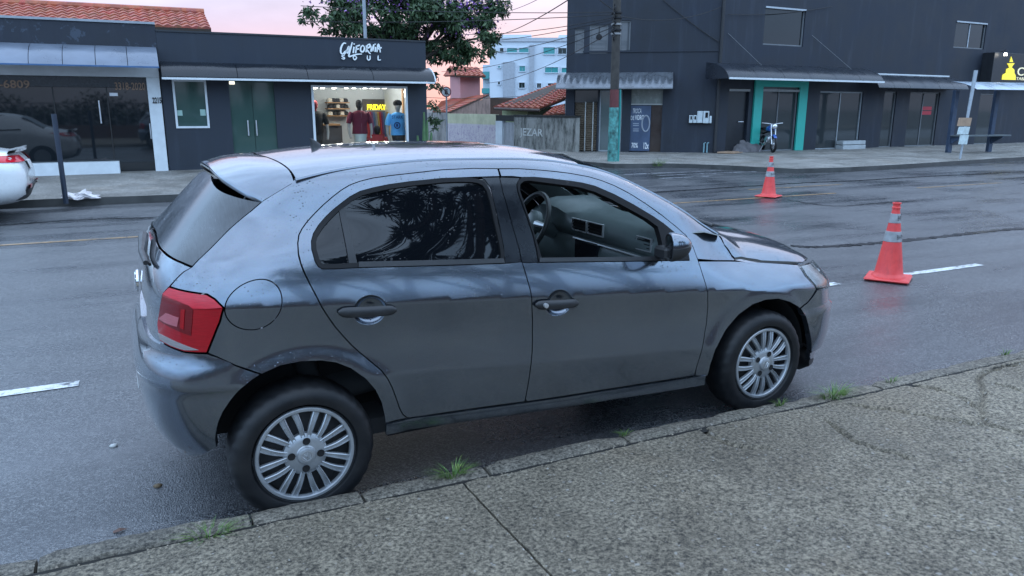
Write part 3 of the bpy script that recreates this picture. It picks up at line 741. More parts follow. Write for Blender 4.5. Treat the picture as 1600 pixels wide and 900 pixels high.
hole_f = np.array([(flap_a[0]+.0940*math.cos(t), flap_a[1]+.0945*math.sin(t)) for t in th]); bsv = z2v(bs); crv = z2v(crl)
side = carpanel('side_panel', bsv, lift_sv, PAINT, .018, holes=[z2v(hole_f)], lines=[crv, z2v([(a, b-.005) for a, b in crl])], both=False)
so_ = carpanel('side_panel', bsv, lambda a, v: lift_sv(a, v)*np.array([1, -1, 1]), PAINT, .028, both=False, lines=[crv])[0]; so_.data.flip_normals()
fl_o = carpanel('fuel_flap', flap_poly, lift_rear, PAINT, .02, lines=[crl, [(a, b-.005) for a, b in crl]], both=False, gap=0, lip=.008)[0]
# doors
rd = sxz(DG+DOORBOT+BG[:11])+sxz(RTRIM[::-1])+sxz([(779.3, 269)])
L1 = crease(-1.0, .0, zc); L2 = crease(-1.0, 0, zl)
dz = lambda L, d: [(a, b+d) for a, b in L]
def bowl_hole(px): b = hit(px); return np.array([(b[0]+.0715*math.cos(t), b[2]+.0635*math.sin(t)) for t in np.linspace(0, 2*math.pi, 33)[:-1]])
rear_doors = carpanel('rear_door', rd, lift_side, PAINT, .02, holes=[bowl_hole((578, 485))], lines=[L1, dz(L1, -.006), L2, dz(L2, -.012)])
fd = sxz(FTOP[1:])+sxz(FBOT)+sxz(BG[:11])+sxz([(817, 410), (842, 410), (900, 409.2), (960, 408.6), (1044, 407.4), (1077, 406.8)])+sxz(FTRIM[::-1])+sxz([(800, 275.6), (783, 275.8), (780.5, 268), (779, 263.6)])
L1 = crease(-.3, .9, zc); L2 = crease(-.3, .9, zl)
front_doors = carpanel('front_door', fd, lift_side, PAINT, .02, holes=[bowl_hole((873.5, 473.5))], lines=[L1, dz(L1, -.006), L2, dz(L2, -.012)])
def side_child(name, poly, mat, parents, off=0., lip=.006, gap=0., res=.02, holes=()):
    r = []
    P = np.array(poly, float)
    if gap: P = inset(densify(P, .03), gap)
    V, F = panel_mesh(P, lift_side, res, holes, (), lip, off)
    for i, p in enumerate(parents):
        W = V.copy(); G = F
        if i: W[:, 1] *= -1; G = [f[::-1] for f in F]
        r.append(mesh(name, W, G, mat, p, True, sharp=40))
    return r
# black pillar covers
side_child('pillar_cover', sxz([(781.5, 276.2), (752, 276.8), (758, 281), (766, 292), (772, 316), (780, 350), (787, 385), (789.5, 411)])+sxz([(800, 410.6), (815, 409.6)])+sxz(BG[11:]), GLOSSBLK, rear_doors, off=-.002, gap=.002)
side_child('pillar_cover', sxz(BG[10:])+sxz([(783, 276.4), (813, 277.4), (808, 288), (809, 298), (813, 310), (823, 337), (833, 367), (839, 392), (842, 410.4), (818, 410)]), GLOSSBLK, front_doors, off=-.002, gap=.002)
# rear window: rubber, divider, panes
ro = sxz(RTRIM[2:]+[(788, 398), (784, 375), (777, 344), (771, 316), (765, 296), (757, 285), (747, 280), (735, 278.3), (712, 278)])
ri = inset(densify(ro, .03), .017); ri2 = np.array(ri); zmin = None
rub = carpanel('window_seal', ro, lift_side, RUB, .015, holes=[ri2], lip=.01, off=.0035, gap=0, both=False)
rub[0].parent = rear_doors[0]
div_o = sxz([(529, 323), (537, 316), (541.7, 338), (548, 368), (555, 397), (559, 416), (546, 416.5), (543.5, 399), (536, 360)])
side_child('window_divider', div_o, BLK, rear_doors, off=.0015)
gl_o = inset(densify(ro, .03), .014)
def clipx(P, f, keep):  # split the glass outline at the divider line
    P = np.array(P); o = []
    for i in range(len(P)):
        a, b = P[i], P[(i+1) % len(P)]; fa, fb = f(a), f(b)
        if fa*keep >= 0: o.append(a)
        if fa*fb < 0: o.append(a+(b-a)*fa/(fa-fb))
    return np.array(o)
da = np.array(sxz([(533, 318)])[0]); db = np.array(sxz([(551, 414)])[0])
fdv = lambda p: (p[0]-da[0])*(db[1]-da[1])-(p[1]-da[1])*(db[0]-da[0])
sg = 1 if fdv(np.array(sxz([(650, 350)])[0])) > 0 else -1
side_child('window_pane', clipx(gl_o, fdv, sg), TINT, rear_doors, off=-.006, lip=.003)
side_child('quarter_pane', clipx(gl_o, fdv, -sg), TINT, rear_doors, off=-.006, lip=.003)
# front window: rubber only, the pane is wound down
fo = sxz(FTRIM)+sxz([(1060, 407), (1044, 407.4), (960, 408.4), (900, 409), (842, 409.8), (839, 392), (833, 367), (823, 337), (813, 310), (809, 298), (808, 289), (810, 282)])
fi = sxz([(818, 283.5), (826, 282.5), (857, 286.5), (885, 290), (905, 293), (930, 300.5), (955, 312), (980, 325.5), (1010, 342), (1027, 354.5), (1031, 368), (1034, 382), (1039, 400.5), (1000, 401.2), (900, 402.2), (846, 402.8), (840, 383), (831, 355), (819, 320), (812, 298), (812.5, 288)])
FSEAL = side_child('window_seal', fo, RUB, front_doors, off=.004, lip=.03, holes=[np.array(densify(fi, .015))], res=.015)
belt = sxz([(842, 403), (900, 402.4), (1000, 401.4), (1040, 400.8), (1042, 407.4), (960, 408.6), (900, 409.2), (842, 410)])
side_child('belt_strip', belt, BLK, front_doors, off=.009, lip=.01)
belt = sxz([(560, 409.5), (640, 407.5), (720, 405.5), (786, 404), (788, 411.2), (720, 413.6), (640, 416), (560, 418)])
side_child('belt_strip', belt, BLK, rear_doors, off=.007, lip=.01)
# inner pillars and rails behind the door gaps
bpil = sxz([(762, 268), (795, 268), (812, 330), (835, 405), (840, 480), (832, 620), (812, 620), (812, 500), (800, 420), (785, 340)])
V, F = panel_mesh(np.array(bpil), lift_side, .05, (), (), 0, -.03)
for i in (0, 1):
    W = V.copy(); G = F
    if i: W[:, 1] *= -1; G = [f[::-1] for f in F]
    mesh('centre_pillar', W, G, UNDER, car, True)
    ra = np.array([(x, -(float(w0(x, z))-.05)*(1 if i == 0 else -1), z) for x, z in sxz(DG[:14][::-1]+FTOP[1:12])]); ra[:, 2] -= .005
    MB().tube(ra, .03, 6).build('roof_rail', UNDER, car, True)
# inner door trims, dark
INNER = plain('inner_door_trim', (.03, .032, .034), .7, var=.2, scale=20)
for nm, pl, par in (('door_trim', fd, front_doors), ('door_trim', rd, rear_doors)):
    P = inset(densify(np.array(pl), .04), .012); V, F = panel_mesh(P, lift_side, .05, (), (), 0, -.045)
    for i, p in enumerate(par):
        W = V.copy(); G = [f[::-1] for f in F]
        if i: W[:, 1] *= -1; G = F
        mesh(nm, W, G, INNER, p, True)
# handles with their bowls
for (px, py), pr, lock in (((573.5, 485.5), rear_doors, False), ((868.5, 474.5), front_doors, True)):
    P = hit((px, py)); hx, hz = P[0], P[2]; hw = .118 if not lock else .112
    bowl_c = hit((578, 485) if not lock else (873.5, 473.5))
    for i, p in enumerate(pr):
        sy = -1 if i == 0 else 1
        # bowl: a dished disc proud of the skin by a hair, its hollow shaded by depth
        V = []; F = []; n = 28; rings = [(1.03, .0005), (1.0, .001), (.95, -.005), (.80, -.020), (.45, -.032), (0.02, -.034)]
        for r_, d_ in rings:
            for k in range(n):
                t = 2*math.pi*k/n; x = bowl_c[0]+.070*r_*math.cos(t); z = bowl_c[2]+.062*r_*math.sin(t)
                V.append((x, sy*(float(wfull(x, z))+d_), z))
        for a in range(len(rings)-1):
            for k in range(n):
                f = (a*n+k, a*n+(k+1) % n, (a+1)*n+(k+1) % n, (a+1)*n+k); F.append(f if sy < 0 else f[::-1])
        mesh('handle_bowl', V, F, PAINT, p, True)
        hb = MB(); pts = []; rr = []
        yb = float(wfull(hx, hz))
        V = []; F = []; nseg = 14; prof = [(-1, .0), (-.8, .75), (-.2, 1), (.35, .95), (.8, .6), (1, 0), (.6, -.4), (-.6, -.4)]
        for k in range(nseg+1):
            t = -1+2*k/nseg; x = hx+hw*t; e = (1-abs(t)**9)**.5 if abs(t) < 1 else 0
            e = max(e, .35); hh = .0215*e; dp = .030*max(.45, (1-t**2)**.4 if abs(t) < 1 else .45)
            zz = hz+(x-hx)*-.07
            for (pu, pv) in prof: V.append((x, sy*(yb+.004+dp*.5+dp*.5*pv), zz+hh*pu))
        m = len(prof)
        for k in range(nseg):
            for j in range(m):
                f = (k*m+j, k*m+(j+1) % m, (k+1)*m+(j+1) % m, (k+1)*m+j); F.append(f)
        F += [tuple(range(m)), tuple(nseg*m+j for j in range(m))[::-1]]
        if sy > 0: F = [f[::-1] for f in F]
        h = mesh('door_handle', V, F, BLK, p, True, sharp=50)
        if lock and i == 0:
            lc = hit((847.5, 475)); M = Matrix.Translation((lc[0], -(yb+.037), lc[2])) @ Matrix.Rotation(R(90), 4, 'X')
            MB().lathe([(0.0, .004), (.006, .004), (.0105, .003), (.0105, -.012)], 16, M).build('key_lock', SATIN, h, True)
# sill
sp = sxz([(603, 661.5), (636, 653.5), (700, 644.8), (760, 636.3), (823, 628), (880, 619.8), (950, 608.8), (1040, 595), (1085, 588), (1102, 585.5)])
sp = [(a, b-.003) for a, b in sp]+[(a, b-.058) for a, b in sp[::-1]]
carpanel('sill', sp, lambda x, z: np.stack([x, -wfull(x, z)-.006+.35*np.maximum(0, (zl(x)-.22)-z)**1.2, z], -1), PAINT, .02, gap=.001)
# front wing
fw = sxz([(1091, 407.9), (1120, 407.9), (1149, 408.2), (1175, 409.2), (1200, 410.5), (1225, 412), (1246, 413.6), (1258, 430), (1272, 446), (1275, 452), (1268, 464), (1261, 473), (1250, 481.5)])
fw += sxz(F_ARCH[:10][::-1])+sxz([(1105, 587.5), (1086, 587.5)])+sxz(FTOP[14:-1][::-1])
L1 = crease(.7, 1.2, zc)
carpanel('front_wing', fw, lift_side, PAINT, .018, lines=[L1, dz(L1, -.006)])
# roof
rg = [(x+.0, y+.006) for x, y in gut if x > -1.17]
seam = [(-1.16, -.58), (-1.175, -.45), (-1.195, -.25), (-1.215, 0)]
rp = [(x, y) for x, y in gut if x <= .2]+[(.19, -.45), (.235, -.2), (.245, 0)]
rp = rp+[(x, -y) for x, y in rp[::-1][1:]]+[(x, -y) for x, y in seam[1:-1]]+[(-1.215, 0)]+[(x, y) for x, y in seam[1:-1][::-1]]
roof = carpanel('roof', rp, lift_top, PAINT, .03, both=False, gap=.004)[0]
for sgn in (-1, 1):
    MB().tube([(x, sgn*(-y+.004), float(top_z(x, y))-.004) for x, y in gut], .0085, 6).build('roof_moulding', PAINT, car, True)
# windscreen and its black band
ws = [(x, y+.001) for x, y in gut if .2 < x < .99]+[(1.02, -.4), (1.045, 0)]
ws = ws+[(x, -y) for x, y in ws[::-1][1:]]+[(.24, .45), (.255, 0), (.24, -.45)]
wsc = carpanel('windscreen', ws, lift_top, CLEAR, .04, both=False, gap=.004, lip=.004)[0]
hl = [(-.9, -.5), (.22, -.52), (.235, 0), (.22, .52), (-.9, .5)]
V, F = panel_mesh(np.array(hl), lift_top, .06, (), (), 0, -.035); mesh('headliner', V, [f[::-1] for f in F], plain('headliner_cloth', (.35, .36, .36), .9), car, True)
for sgn in (-1, 1):   # inner pillar covers
    pc = [(x, float(top_z(x, y))-.02) for x, y in gut if .1 < x < .95]; V = []; F = []
    for x, z in pc:
        yy = float(w0(x, z)) - .02
        V += [(x-.035, sgn*(yy+.01), z-.065), (x, sgn*(yy-.02), z-.02), (x+.03, sgn*(yy-.05), z-.005)]
    for i in range(len(pc)-1):
        for j in (0, 1):
            f = (i*3+j, i*3+j+1, i*3+4+j, i*3+3+j); F.append(f)
    mesh('pillar_trim', V, F, plain('pillar_trim_grey', (.22, .235, .235), .75), car, True)
# bonnet
bl = sxz([(1149, 407.6), (1175, 408.3), (1200, 409.4), (1225, 411), (1246, 412.4)])
bl = [(x, -float(wfull(x, z))+.004) for x, z in bl]
_h = faz([(1255, 410), (1262, 407)]); _am = LF*math.pi/2
be = bl+[tuple(lift_front(np.array([a]), np.array([z]))[0][:2]) for a, z in _h+[(_h[-1][0]+(_am-_h[-1][0])*t, _h[-1][1]+(.775-_h[-1][1])*t) for t in (.15, .3, .5, .75, 1)]]
_r = [hit(q) for q in ((1131.8, 384.5), (1139.3, 394.5))]
re_ = [(1.075, 0), (1.06, -.35), (1.03, -.55), (1.015, -.64)]+[(float(p[0])+.002, float(p[1])+.002) for p in _r]
bp_ = be+[(x, -y) for x, y in be[::-1][1:]]+[(x, -y) for x, y in re_[::-1]]+re_[1:]
def lift_bonnet(x, y):
    z = top_z(x, np.clip(np.abs(y), 0, w0(x, zb(x))-.002)); ay = np.abs(y)
    z = z+.010*smoothstep(.50, .40, ay)*smoothstep(1.08, 1.25, x)*(1-smoothstep(1.6, 1.9, x))   # raised centre field
    return np.stack([x, y, z], -1)
carpanel('bonnet', bp_, lift_bonnet, PAINT, .025, both=False, gap=.003)
cw = [(1.05, -.62), (1.085, 0), (1.05, .62), (.99, .64), (1.03, 0), (.99, -.64)]
V, F = panel_mesh(np.array(cw), lift_top, .04, (), (), .02, -.012); mesh('cowl_grille', V, F, BLK, car, True)
for y0, y1 in ((-.60, -.02), (.02, .58)):    # wipers
    p0 = (1.01, y0, float(top_z(1.01, y0))+.02); p1 = (.955, y1, float(top_z(.955, y1))+.012)
    wp = MB().tube([p0, (1.0, (y0+y1)/2, float(top_z(1., (y0+y1)/2))+.022), p1], .009, 6).build('wiper', BLK, car, True)
# spoiler: top of the tailgate, a lofted wing
te = [(0, -1.432, 1.400), (.15, -1.432, 1.398), (.28, -1.428, 1.388), (.38, -1.415, 1.372), (.47, -1.385, 1.347), (.55, -1.342, 1.318)]
qe = hit((411.5, 313)); qs_ = hit((459, 284.5)); te += [(.5*(.55-qe[1]), .45*-1.342+.55*qe[0], .45*1.318+.55*qe[2]), (-qe[1], qe[0], qe[2])]
edge = [hit(q) for q in [(459, 284.5), (454, 287.5), (447, 291.8), (440, 296), (430, 302), (420, 308), (411.5, 313)]]
el = np.array(edge); ela = np.linspace(0, 1, len(el))
us = np.concatenate([-np.linspace(0, 1, 26)[::-1], np.linspace(0, 1, 26)[1:]]); V = []; ns = 12
for u in us:
    au = abs(u); sg_ = 1 if u >= 0 else -1; yt = au*-qe[1]; ysn = au*-qs_[1]
    xt = float(lerp_tab(yt, [(a, b) for a, b, c in te])); ztr = float(lerp_tab(yt, [(a, c) for a, b, c in te]))
    xsn = float(lerp_tab(ysn, [(0, -1.219), (.25, -1.199), (.45, -1.179), (.56, -1.166), (.70, qs_[0])])); zs_ = float(top_z(xsn, min(ysn, .575)))
    if ysn > .55: zs_ = zs_+(qs_[2]-float(top_z(xsn, .55)))*smoothstep(.55, -qs_[1], ysn)
    row = []; ke = smoothstep(.86, 1., au)
    for j in range(ns+1):
        t = j/ns; P = np.array([xsn+(xt-xsn)*t, (ysn+(yt-ysn)*t), zs_+(ztr-zs_)*(t**1.15)+.010*math.sin(math.pi*t)])
        E_ = np.array([np.interp(t, ela, el[:, 0]), -np.interp(t, ela, el[:, 1]), np.interp(t, ela, el[:, 2])])
        P = P*(1-ke)+E_*ke; row.append((P[0], sg_*P[1], P[2]))
    row += [(xt-.004, sg_*yt, ztr-.006), (xt-.002, sg_*yt, ztr-.018), (xt+.015, sg_*yt*.99, ztr-.028), (xt+.06, sg_*yt*.97, ztr-.030), (xt+.11, sg_*yt*.95, ztr-.02)]
    V += row
m = ns+6; F = [(i*m+j, (i+1)*m+j, (i+1)*m+j+1, i*m+j+1) for i in range(len(us)-1) for j in range(m-1)]
F = [f[::-1] for f in F]
nfm = [1 if (k % (m-1)) >= ns+2 else 0 for k in range(len(F))]
# tailgate
tg = raz([(299.6, 418.5), (286.6, 425.6), (275, 437), (265, 448), (255, 459), (250.6, 481), (247, 505), (248.2, 519), (251.5, 532), (250.5, 540), (247, 547)])
zb_t = tg[-1][1]; mid = -LC*math.pi/2
half = tg+[(mid-.35*(mid-tg[-1][0]) if False else tg[-1][0]+(mid-tg[-1][0])*t, zb_t-.02*t) for t in (.3, .6, .9)]+[(mid, zb_t-.02)]
gb = raz([(299.6, 417.3), (284, 410.5), (269, 403.6), (257, 395)])
gb = gb+[(gb[-1][0]+(mid-gb[-1][0])*t, gb[-1][1]+.012*t) for t in (.35, .7, 1)]
mir = lambda L: [(2*mid-a, z) for a, z in L]
tgp = half+mir(half[:-1][::-1])+mir(gb[:-1])+gb[::-1][:]
def lift_tg(a, z):
    P = lift_rear(a, z); zz = P[..., 2]
    P[..., 0] += -.012*smoothstep(.885, .90, zz)*(1-smoothstep(.93, 1.0, zz))*0 + .016*(1-smoothstep(.83, .915, zz))*smoothstep(.70, .80, zz)
    return P
gate = carpanel('tailgate', tgp, lift_tg, PAINT, .022, both=False, gap=.003)[0]
sp_o = mesh('spoiler', V, F, [PAINT, BLK], gate, True, fmat=nfm, sharp=50)
gr = raz([(299.6, 417), (330, 387), (359, 357.5), (392.7, 329.5), (410, 314.5)])
gtop = [(gr[-1][0]+(mid-gr[-1][0])*t, gr[-1][1]+.075*min(1, t*1.4)) for t in (.25, .5, .75, 1)]
gp = gb[::-1][:-1]+gr+gtop; gp = gp+mir(gp[1:-1][::-1])
carpanel('rear_window', gp, lift_rear, BGLASS, .03, both=False, gap=.004, off=-.003, parent=gate)
mc = lift_rear(np.array([mid]), np.array([.893]))[0]
Mb = Matrix.Translation((mc[0]-.004, 0, .893)) @ Matrix.Rotation(R(-86), 4, 'Y')
bd = MB().lathe([(.0, .006), (.040, .006), (.043, .010), (.050, .009), (.052, 0)], 28, Mb).build('badge', CHROME, gate, True)
vw = MB()
for pts in ([(-.022, .036), (0, -.002), (.022, .036)], [(-.040, .018), (-.018, -.034), (0, .0), (.018, -.034), (.040, .018)]):
    vw.tube([tuple(Mb @ Vector((b_, a_, .011))) for a_, b_ in pts], .0035, 5)
vw.build('emblem_strokes', CHROME, bd)
wa = hit((246, 352)); 
wpv = [lift_rear(np.array([a]), np.array([z]))[0] for a, z in ((mid, 1.075), (mid+.04, 1.068), (mid+.16, 1.045), (mid+.29, 1.035))]
wo = MB().tube([p+np.array([-.022, 0, .018]) for p in wpv], [.022, .020, .013, .010], 8).build('rear_wiper', BLK, gate, True)
MB().tube([p+np.array([-.008, 0, .010]) for p in wpv], .007, 5).build('wiper_blade', RUB, wo)
# tail lamps: lens in facets
lp = raz(LIGHT_R+LIGHT_B+LIGHT_L)
def lift_lamp(a, z): return lift_rear(a, z)
lam = carpanel('tail_light', lp, lift_rear, RED, .015, gap=.004, off=.003, lip=.02, label=None)
def lens(name, px, mat, off):
    P = np.array(raz(px)); V, F = panel_mesh(P, lift_rear, .012, (), (), .003, off)
    for i, p in enumerate(lam):
        W = V.copy(); G = F
        if i: W[:, 1] *= -1; G = [f[::-1] for f in F]
        mesh(name, W, G, mat, p, True, sharp=40)
lens('upper_lens', [(256, 459.5), (266, 450), (283, 455), (305, 459.5), (324, 462), (335, 468.5), (347.5, 480.8), (303.5, 482), (296, 477), (277, 469)], REDB, .006)
lens('dark_lens_patch', [(256, 463), (276, 470.5), (296, 478.5), (302.5, 484), (301, 505), (299.5, 524), (288, 520), (268, 511), (250, 500), (252, 480)], REDD, .0055)  # recess darkness put into a deeper red patch lying on the lens
lens('reverse_lamp', [(250.5, 497.5), (262, 488.5), (281.5, 496), (279, 510), (263, 505)], PINK, .008)
lens('indicator_lamp', [(285, 483), (291, 483), (289, 514), (283.5, 512)], RED, .008)
lens('reflector_strip', [(248.8, 519.5), (262, 526), (282, 535.5), (311, 546.3), (290, 546.5), (268, 539), (252.5, 530)], GREYLENS, .006)
# rear bumper
bt = raz([(250.7, 533.2), (268, 543), (289.5, 550.6), (324, 552.6), (340, 557.8), (369, 571.0), (408, 584.6)], T_XRB)
ba = raz(R_ARCH[:7][::-1], T_XRB); bb = [(ba[-1][0]-.01, ba[-1][1]-.04)]
bot = [(bb[0][0]+(mid-bb[0][0])*t, bb[0][1]+(.205-bb[0][1])*t**.6) for t in (.15, .35, .6, .8, 1)]
topc = [(bt[0][0]-.004, bt[0][1]-.01)]; topc += [(topc[0][0]+(mid-topc[0][0])*t, topc[0][1]+(.735-topc[0][1])*t) for t in (.4, .8, 1)]
hb_ = bt+ba+bb+bot; bpoly = topc[::-1][1:]+hb_[:-1]
bfull = [(mid, .735)]+topc[:-1][::-1]+bt+ba+bb+bot; bfull = bfull+mir(bfull[1:-1][::-1])
def lift_rb(a, z):
    P = lift_bump(a, z); zz = P[..., 2]; ph = np.clip(-np.asarray(a)/LC, 0, math.pi); rearness = smoothstep(.03, .25, np.sin(ph))
    # a soft ledge: rolled upper face, flat face under it, tucked strip below
    nx = np.stack([-np.sin(ph), -np.cos(ph)], -1)
    d = -.009*smoothstep(.615, .597, zz)-.010*smoothstep(.345, .32, zz)
    sc = (rearness*d)[..., None]
    P[..., :2] += nx*sc
    return P
zz_l = [[(a, z_) for a in np.linspace(bt[-1][0], 2*mid-bt[-1][0], 80)] for z_ in (.617, .606, .596, .34, .315)]
bum = carpanel('rear_bumper', bfull, lift_rb, PAINT, .022, both=False, gap=.003, lip=.03, lines=zz_l)[0]
npl = lift_rb(np.array([mid]), np.array([.53]))[0]
Mn = Matrix.Translation((npl[0]+.004, 0, .525)) @ Matrix.Rotation(R(-90), 4, 'Y')
nb = MB().box(-.065, .065, -.20, .20, 0, .006, .002, Mn).build('number_plate', plain('plate_white', (.62, .63, .62), .4), bum)
MB().box(.045, .062, -.197, .197, .0062, .0072, 0, Mn).build('plate_band', plain('plate_blue', (.02, .06, .3), .4), nb)
# front bumper, headlamps
hlp = faz([(1248, 414), (1254, 411), (1262, 407)]); ha = hlp[-1]
lampp = faz([(1247.5, 414.5), (1258, 430.5), (1272, 446.5), (1276, 451.5)])
amid = LF*math.pi/2
lampp += [(amid*.66, .60), (amid*.74, .64), (amid*.70, .705), (amid*.60, .752), (lampp[0][0]+.10, lampp[0][1]-.012)]
lm = carpanel('headlight', lampp, lift_front, plain('headlamp_reflector', (.30, .33, .34), .12, metal=.8, var=.3, scale=14), .02, gap=.004, off=-.006)
gl_ = NT('headlamp_lens'); gl_.set(col=(.9, .93, .93), rough=.03, trans=1., ior=1.15, spec=.6)
V, F = panel_mesh(inset(densify(lampp, .03), .004), lift_front, .03, (), (), .003, .008)
for i, p in enumerate(lm):
    W = V.copy(); G = F
    if i: W[:, 1] *= -1; G = [f[::-1] for f in F]
    mesh('lamp_lens', W, G, gl_.m, p, True)
    for aa, zz in ((amid*.50, .70), (amid*.62, .675)):
        c = lift_front(np.array([aa]), np.array([zz]))[0]; sy = -1 if i == 0 else 1
        M = Matrix.Translation((c[0]-.075, -c[1]*.97 if i else c[1]*.97, zz)) @ Matrix.Rotation(R(90), 4, 'Y')
        MB().lathe([(.0, .0), (.028, .004), (.034, .014), (.036, .022)], 16, M).build('bulb_bowl', CHROME, p, True)
fb = faz([(1277, 453), (1269, 465), (1261, 474), (1251, 482), (1258, 496), (1263, 520), (1264.3, 548), (1264.6, 562)])
fbl = [(fb[-1][0]+(amid-fb[-1][0])*t, fb[-1][1]+(.175-fb[-1][1])*min(1, t*2.)) for t in (.1, .25, .5, .8, 1)]
fbt = [(amid, .63), (amid*.80, .625), (amid*.74, .635), (amid*.66, .595)]
hf = fbt+fb+fbl; mirf = lambda L: [(2*amid-a, z) for a, z in L]
fbp = hf+mirf(hf[1:-1][::-1])
def lift_fb(a, z):
    P = lift_front(a, z); zz = P[..., 2]; ph = np.clip(np.asarray(a)/LF, 0, math.pi); k = smoothstep(.2, .7, np.sin(ph))
    d = k*(.014*smoothstep(.545, .52, zz)*smoothstep(.28, .30, zz)*0+.016*smoothstep(.55, .53, zz)-.020*smoothstep(.285, .265, zz)+.018*smoothstep(.24, .2, zz))
    P[..., 0] += np.sin(ph)*d; P[..., 1] += -np.cos(ph)*d
    return P
fbu = carpanel('front_bumper', fbp, lift_fb, PAINT, .02, both=False, gap=.003, lip=.03, lines=[[(a, z_) for a in np.linspace(fb[2][0], 2*amid-fb[2][0], 90)] for z_ in (.55, .53, .285, .265)])[0]
gp_ = [(amid*.76, .645), (amid*.74, .70), (amid*.9, .715), (amid, .72)]; gp_ = gp_+mirf(gp_[:-1][::-1])
carpanel('radiator_grille', gp_, lift_front, BLK, .03, both=False, gap=.004, off=-.004)
gr_ = car.children[-1]
for z_ in (.66, .685): 
    P = lift_front(np.linspace(amid*.78, amid*1.22, 24), np.full(24, z_)); MB().tube([p+np.array([.004, 0, 0]) for p in P], .004, 5).build('grille_bar', CHROME, gr_, True)
nz_ = [(amid*.75, .72), (amid*.9, .735), (amid, .74)]
lipf = faz([(1264.5, 563), (1258, 574)]) 
V = []; n = 40
for i in range(n+1):
    a = fb[-1][0]+.0+(2*amid-2*fb[-1][0])*i/n; P = lift_fb(np.array([a]), np.array([.20]))[0]; ph = a/LF
    q = np.array([-math.sin(ph), math.cos(ph)*(1), 0])
    V += [tuple(P+np.array([0, 0, .02])), tuple(P+np.array([0, 0, -.015])), tuple(P+q*.05+np.array([0, 0, -.045])), tuple(P+q*.09+np.array([0, 0, -.04]))]
mesh('lip_spoiler', V, [(i*4+j, (i+1)*4+j, (i+1)*4+j+1, i*4+j+1) for i in range(n) for j in range(3)], BLK, fbu, True)
# mirrors
for sy in (-1, 1):
    par = front_doors[0 if sy < 0 else 1]
    mcn = at(1059.5, 386.5, y=-.905); hz_ = .066; zm = mcn[2]; x0 = -.045; x1 = .062; zt_ = zm+hz_; zb_ = zm-hz_
    V = []; F = []; n = 28; rows = [(0, .90, .90), (.03, .98, .98), (.12, 1.0, 1.0), (.3, .99, .97), (.5, .94, .88), (.7, .82, .72), (.86, .62, .50), (.96, .36, .26), (1, .06, .05)]
    for t, ky, kz in rows:
        x = x0+(x1-x0)*t
        for k in range(n):
            a = 2*math.pi*k/n; c, s_ = math.cos(a), math.sin(a); sc = (abs(c)**3+abs(s_)**3)**(-1/3)
            ly = .076*ky*c*sc; lx = x; ca_, sa_ = math.cos(R(-24)), math.sin(R(-24)); V.append((mcn[0]+lx*ca_+ly*sa_, sy*(-mcn[1]+(-lx*sa_+ly*ca_)), zm+hz_*kz*s_*sc+.012*t))
    for i in range(len(rows)-1):
        for k in range(n):
            f = (i*n+k, i*n+(k+1) % n, (i+1)*n+(k+1) % n, (i+1)*n+k); F.append(f if sy > 0 else f[::-1])
    fm = [0 if V[f[0]][2]+V[f[2]][2] > 2*(zm+.008) else 1 for f in F]
    mh = mesh('side_mirror', V, F, [PAINT, BLK], par, True, fmat=fm, sharp=50)
    fr = [(V[k][0]-.002, V[k][1]*1, V[k][2]) for k in range(n)]; cen = np.mean(fr, 0)
    rimv = fr+[tuple(cen+(np.array(v)-cen)*.86+np.array([.008, 0, 0])) for v in fr]
    Fm = [(k, (k+1) % n, n+(k+1) % n, n+k) for k in range(n)]
    mesh('mirror_rim', rimv, Fm, BLK, mh, True); gp2 = [tuple(cen+(np.array(v)-cen)*.87+np.array([.006, 0, 0])) for v in fr]
    mesh('mirror_glass', gp2, [tuple(range(n))[::-1]], plain('mirror_silver', (.35, .37, .40), .04, metal=1, var=.02), mh)
    arm = MB().box(-.035, .03, .0, .1, -.05, .01, .012); 
    for i, v in enumerate(arm.V): arm.V[i] = (mcn[0]+v[0], sy*(.76+v[1]), zb_+.045+v[2])
    arm.build('mirror_arm', BLK, mh, True)
# sail triangle behind the mirror is part of the seal ring (black); small aerial on the roof
ab = hit((497, 236)); ax_ = -.93; az_ = float(top_z(ax_, 0))
V = []; F = []; n = 14
for t, L_, W_, dx in ((0, .034, .016, 0), (.3, .026, .012, -.006), (.7, .015, .008, -.018), (1, .007, .004, -.03)):
    for k in range(n): a = 2*math.pi*k/n; V.append((ax_+dx+L_*math.cos(a), W_*math.sin(a), az_-.004+.042*t))
F = [(i*n+k, i*n+(k+1) % n, (i+1)*n+(k+1) % n, (i+1)*n+k) for i in range(3) for k in range(n)]+[tuple(3*n+k for k in range(n))]
mesh('aerial', V, F, BLK, car, True, sharp=50)
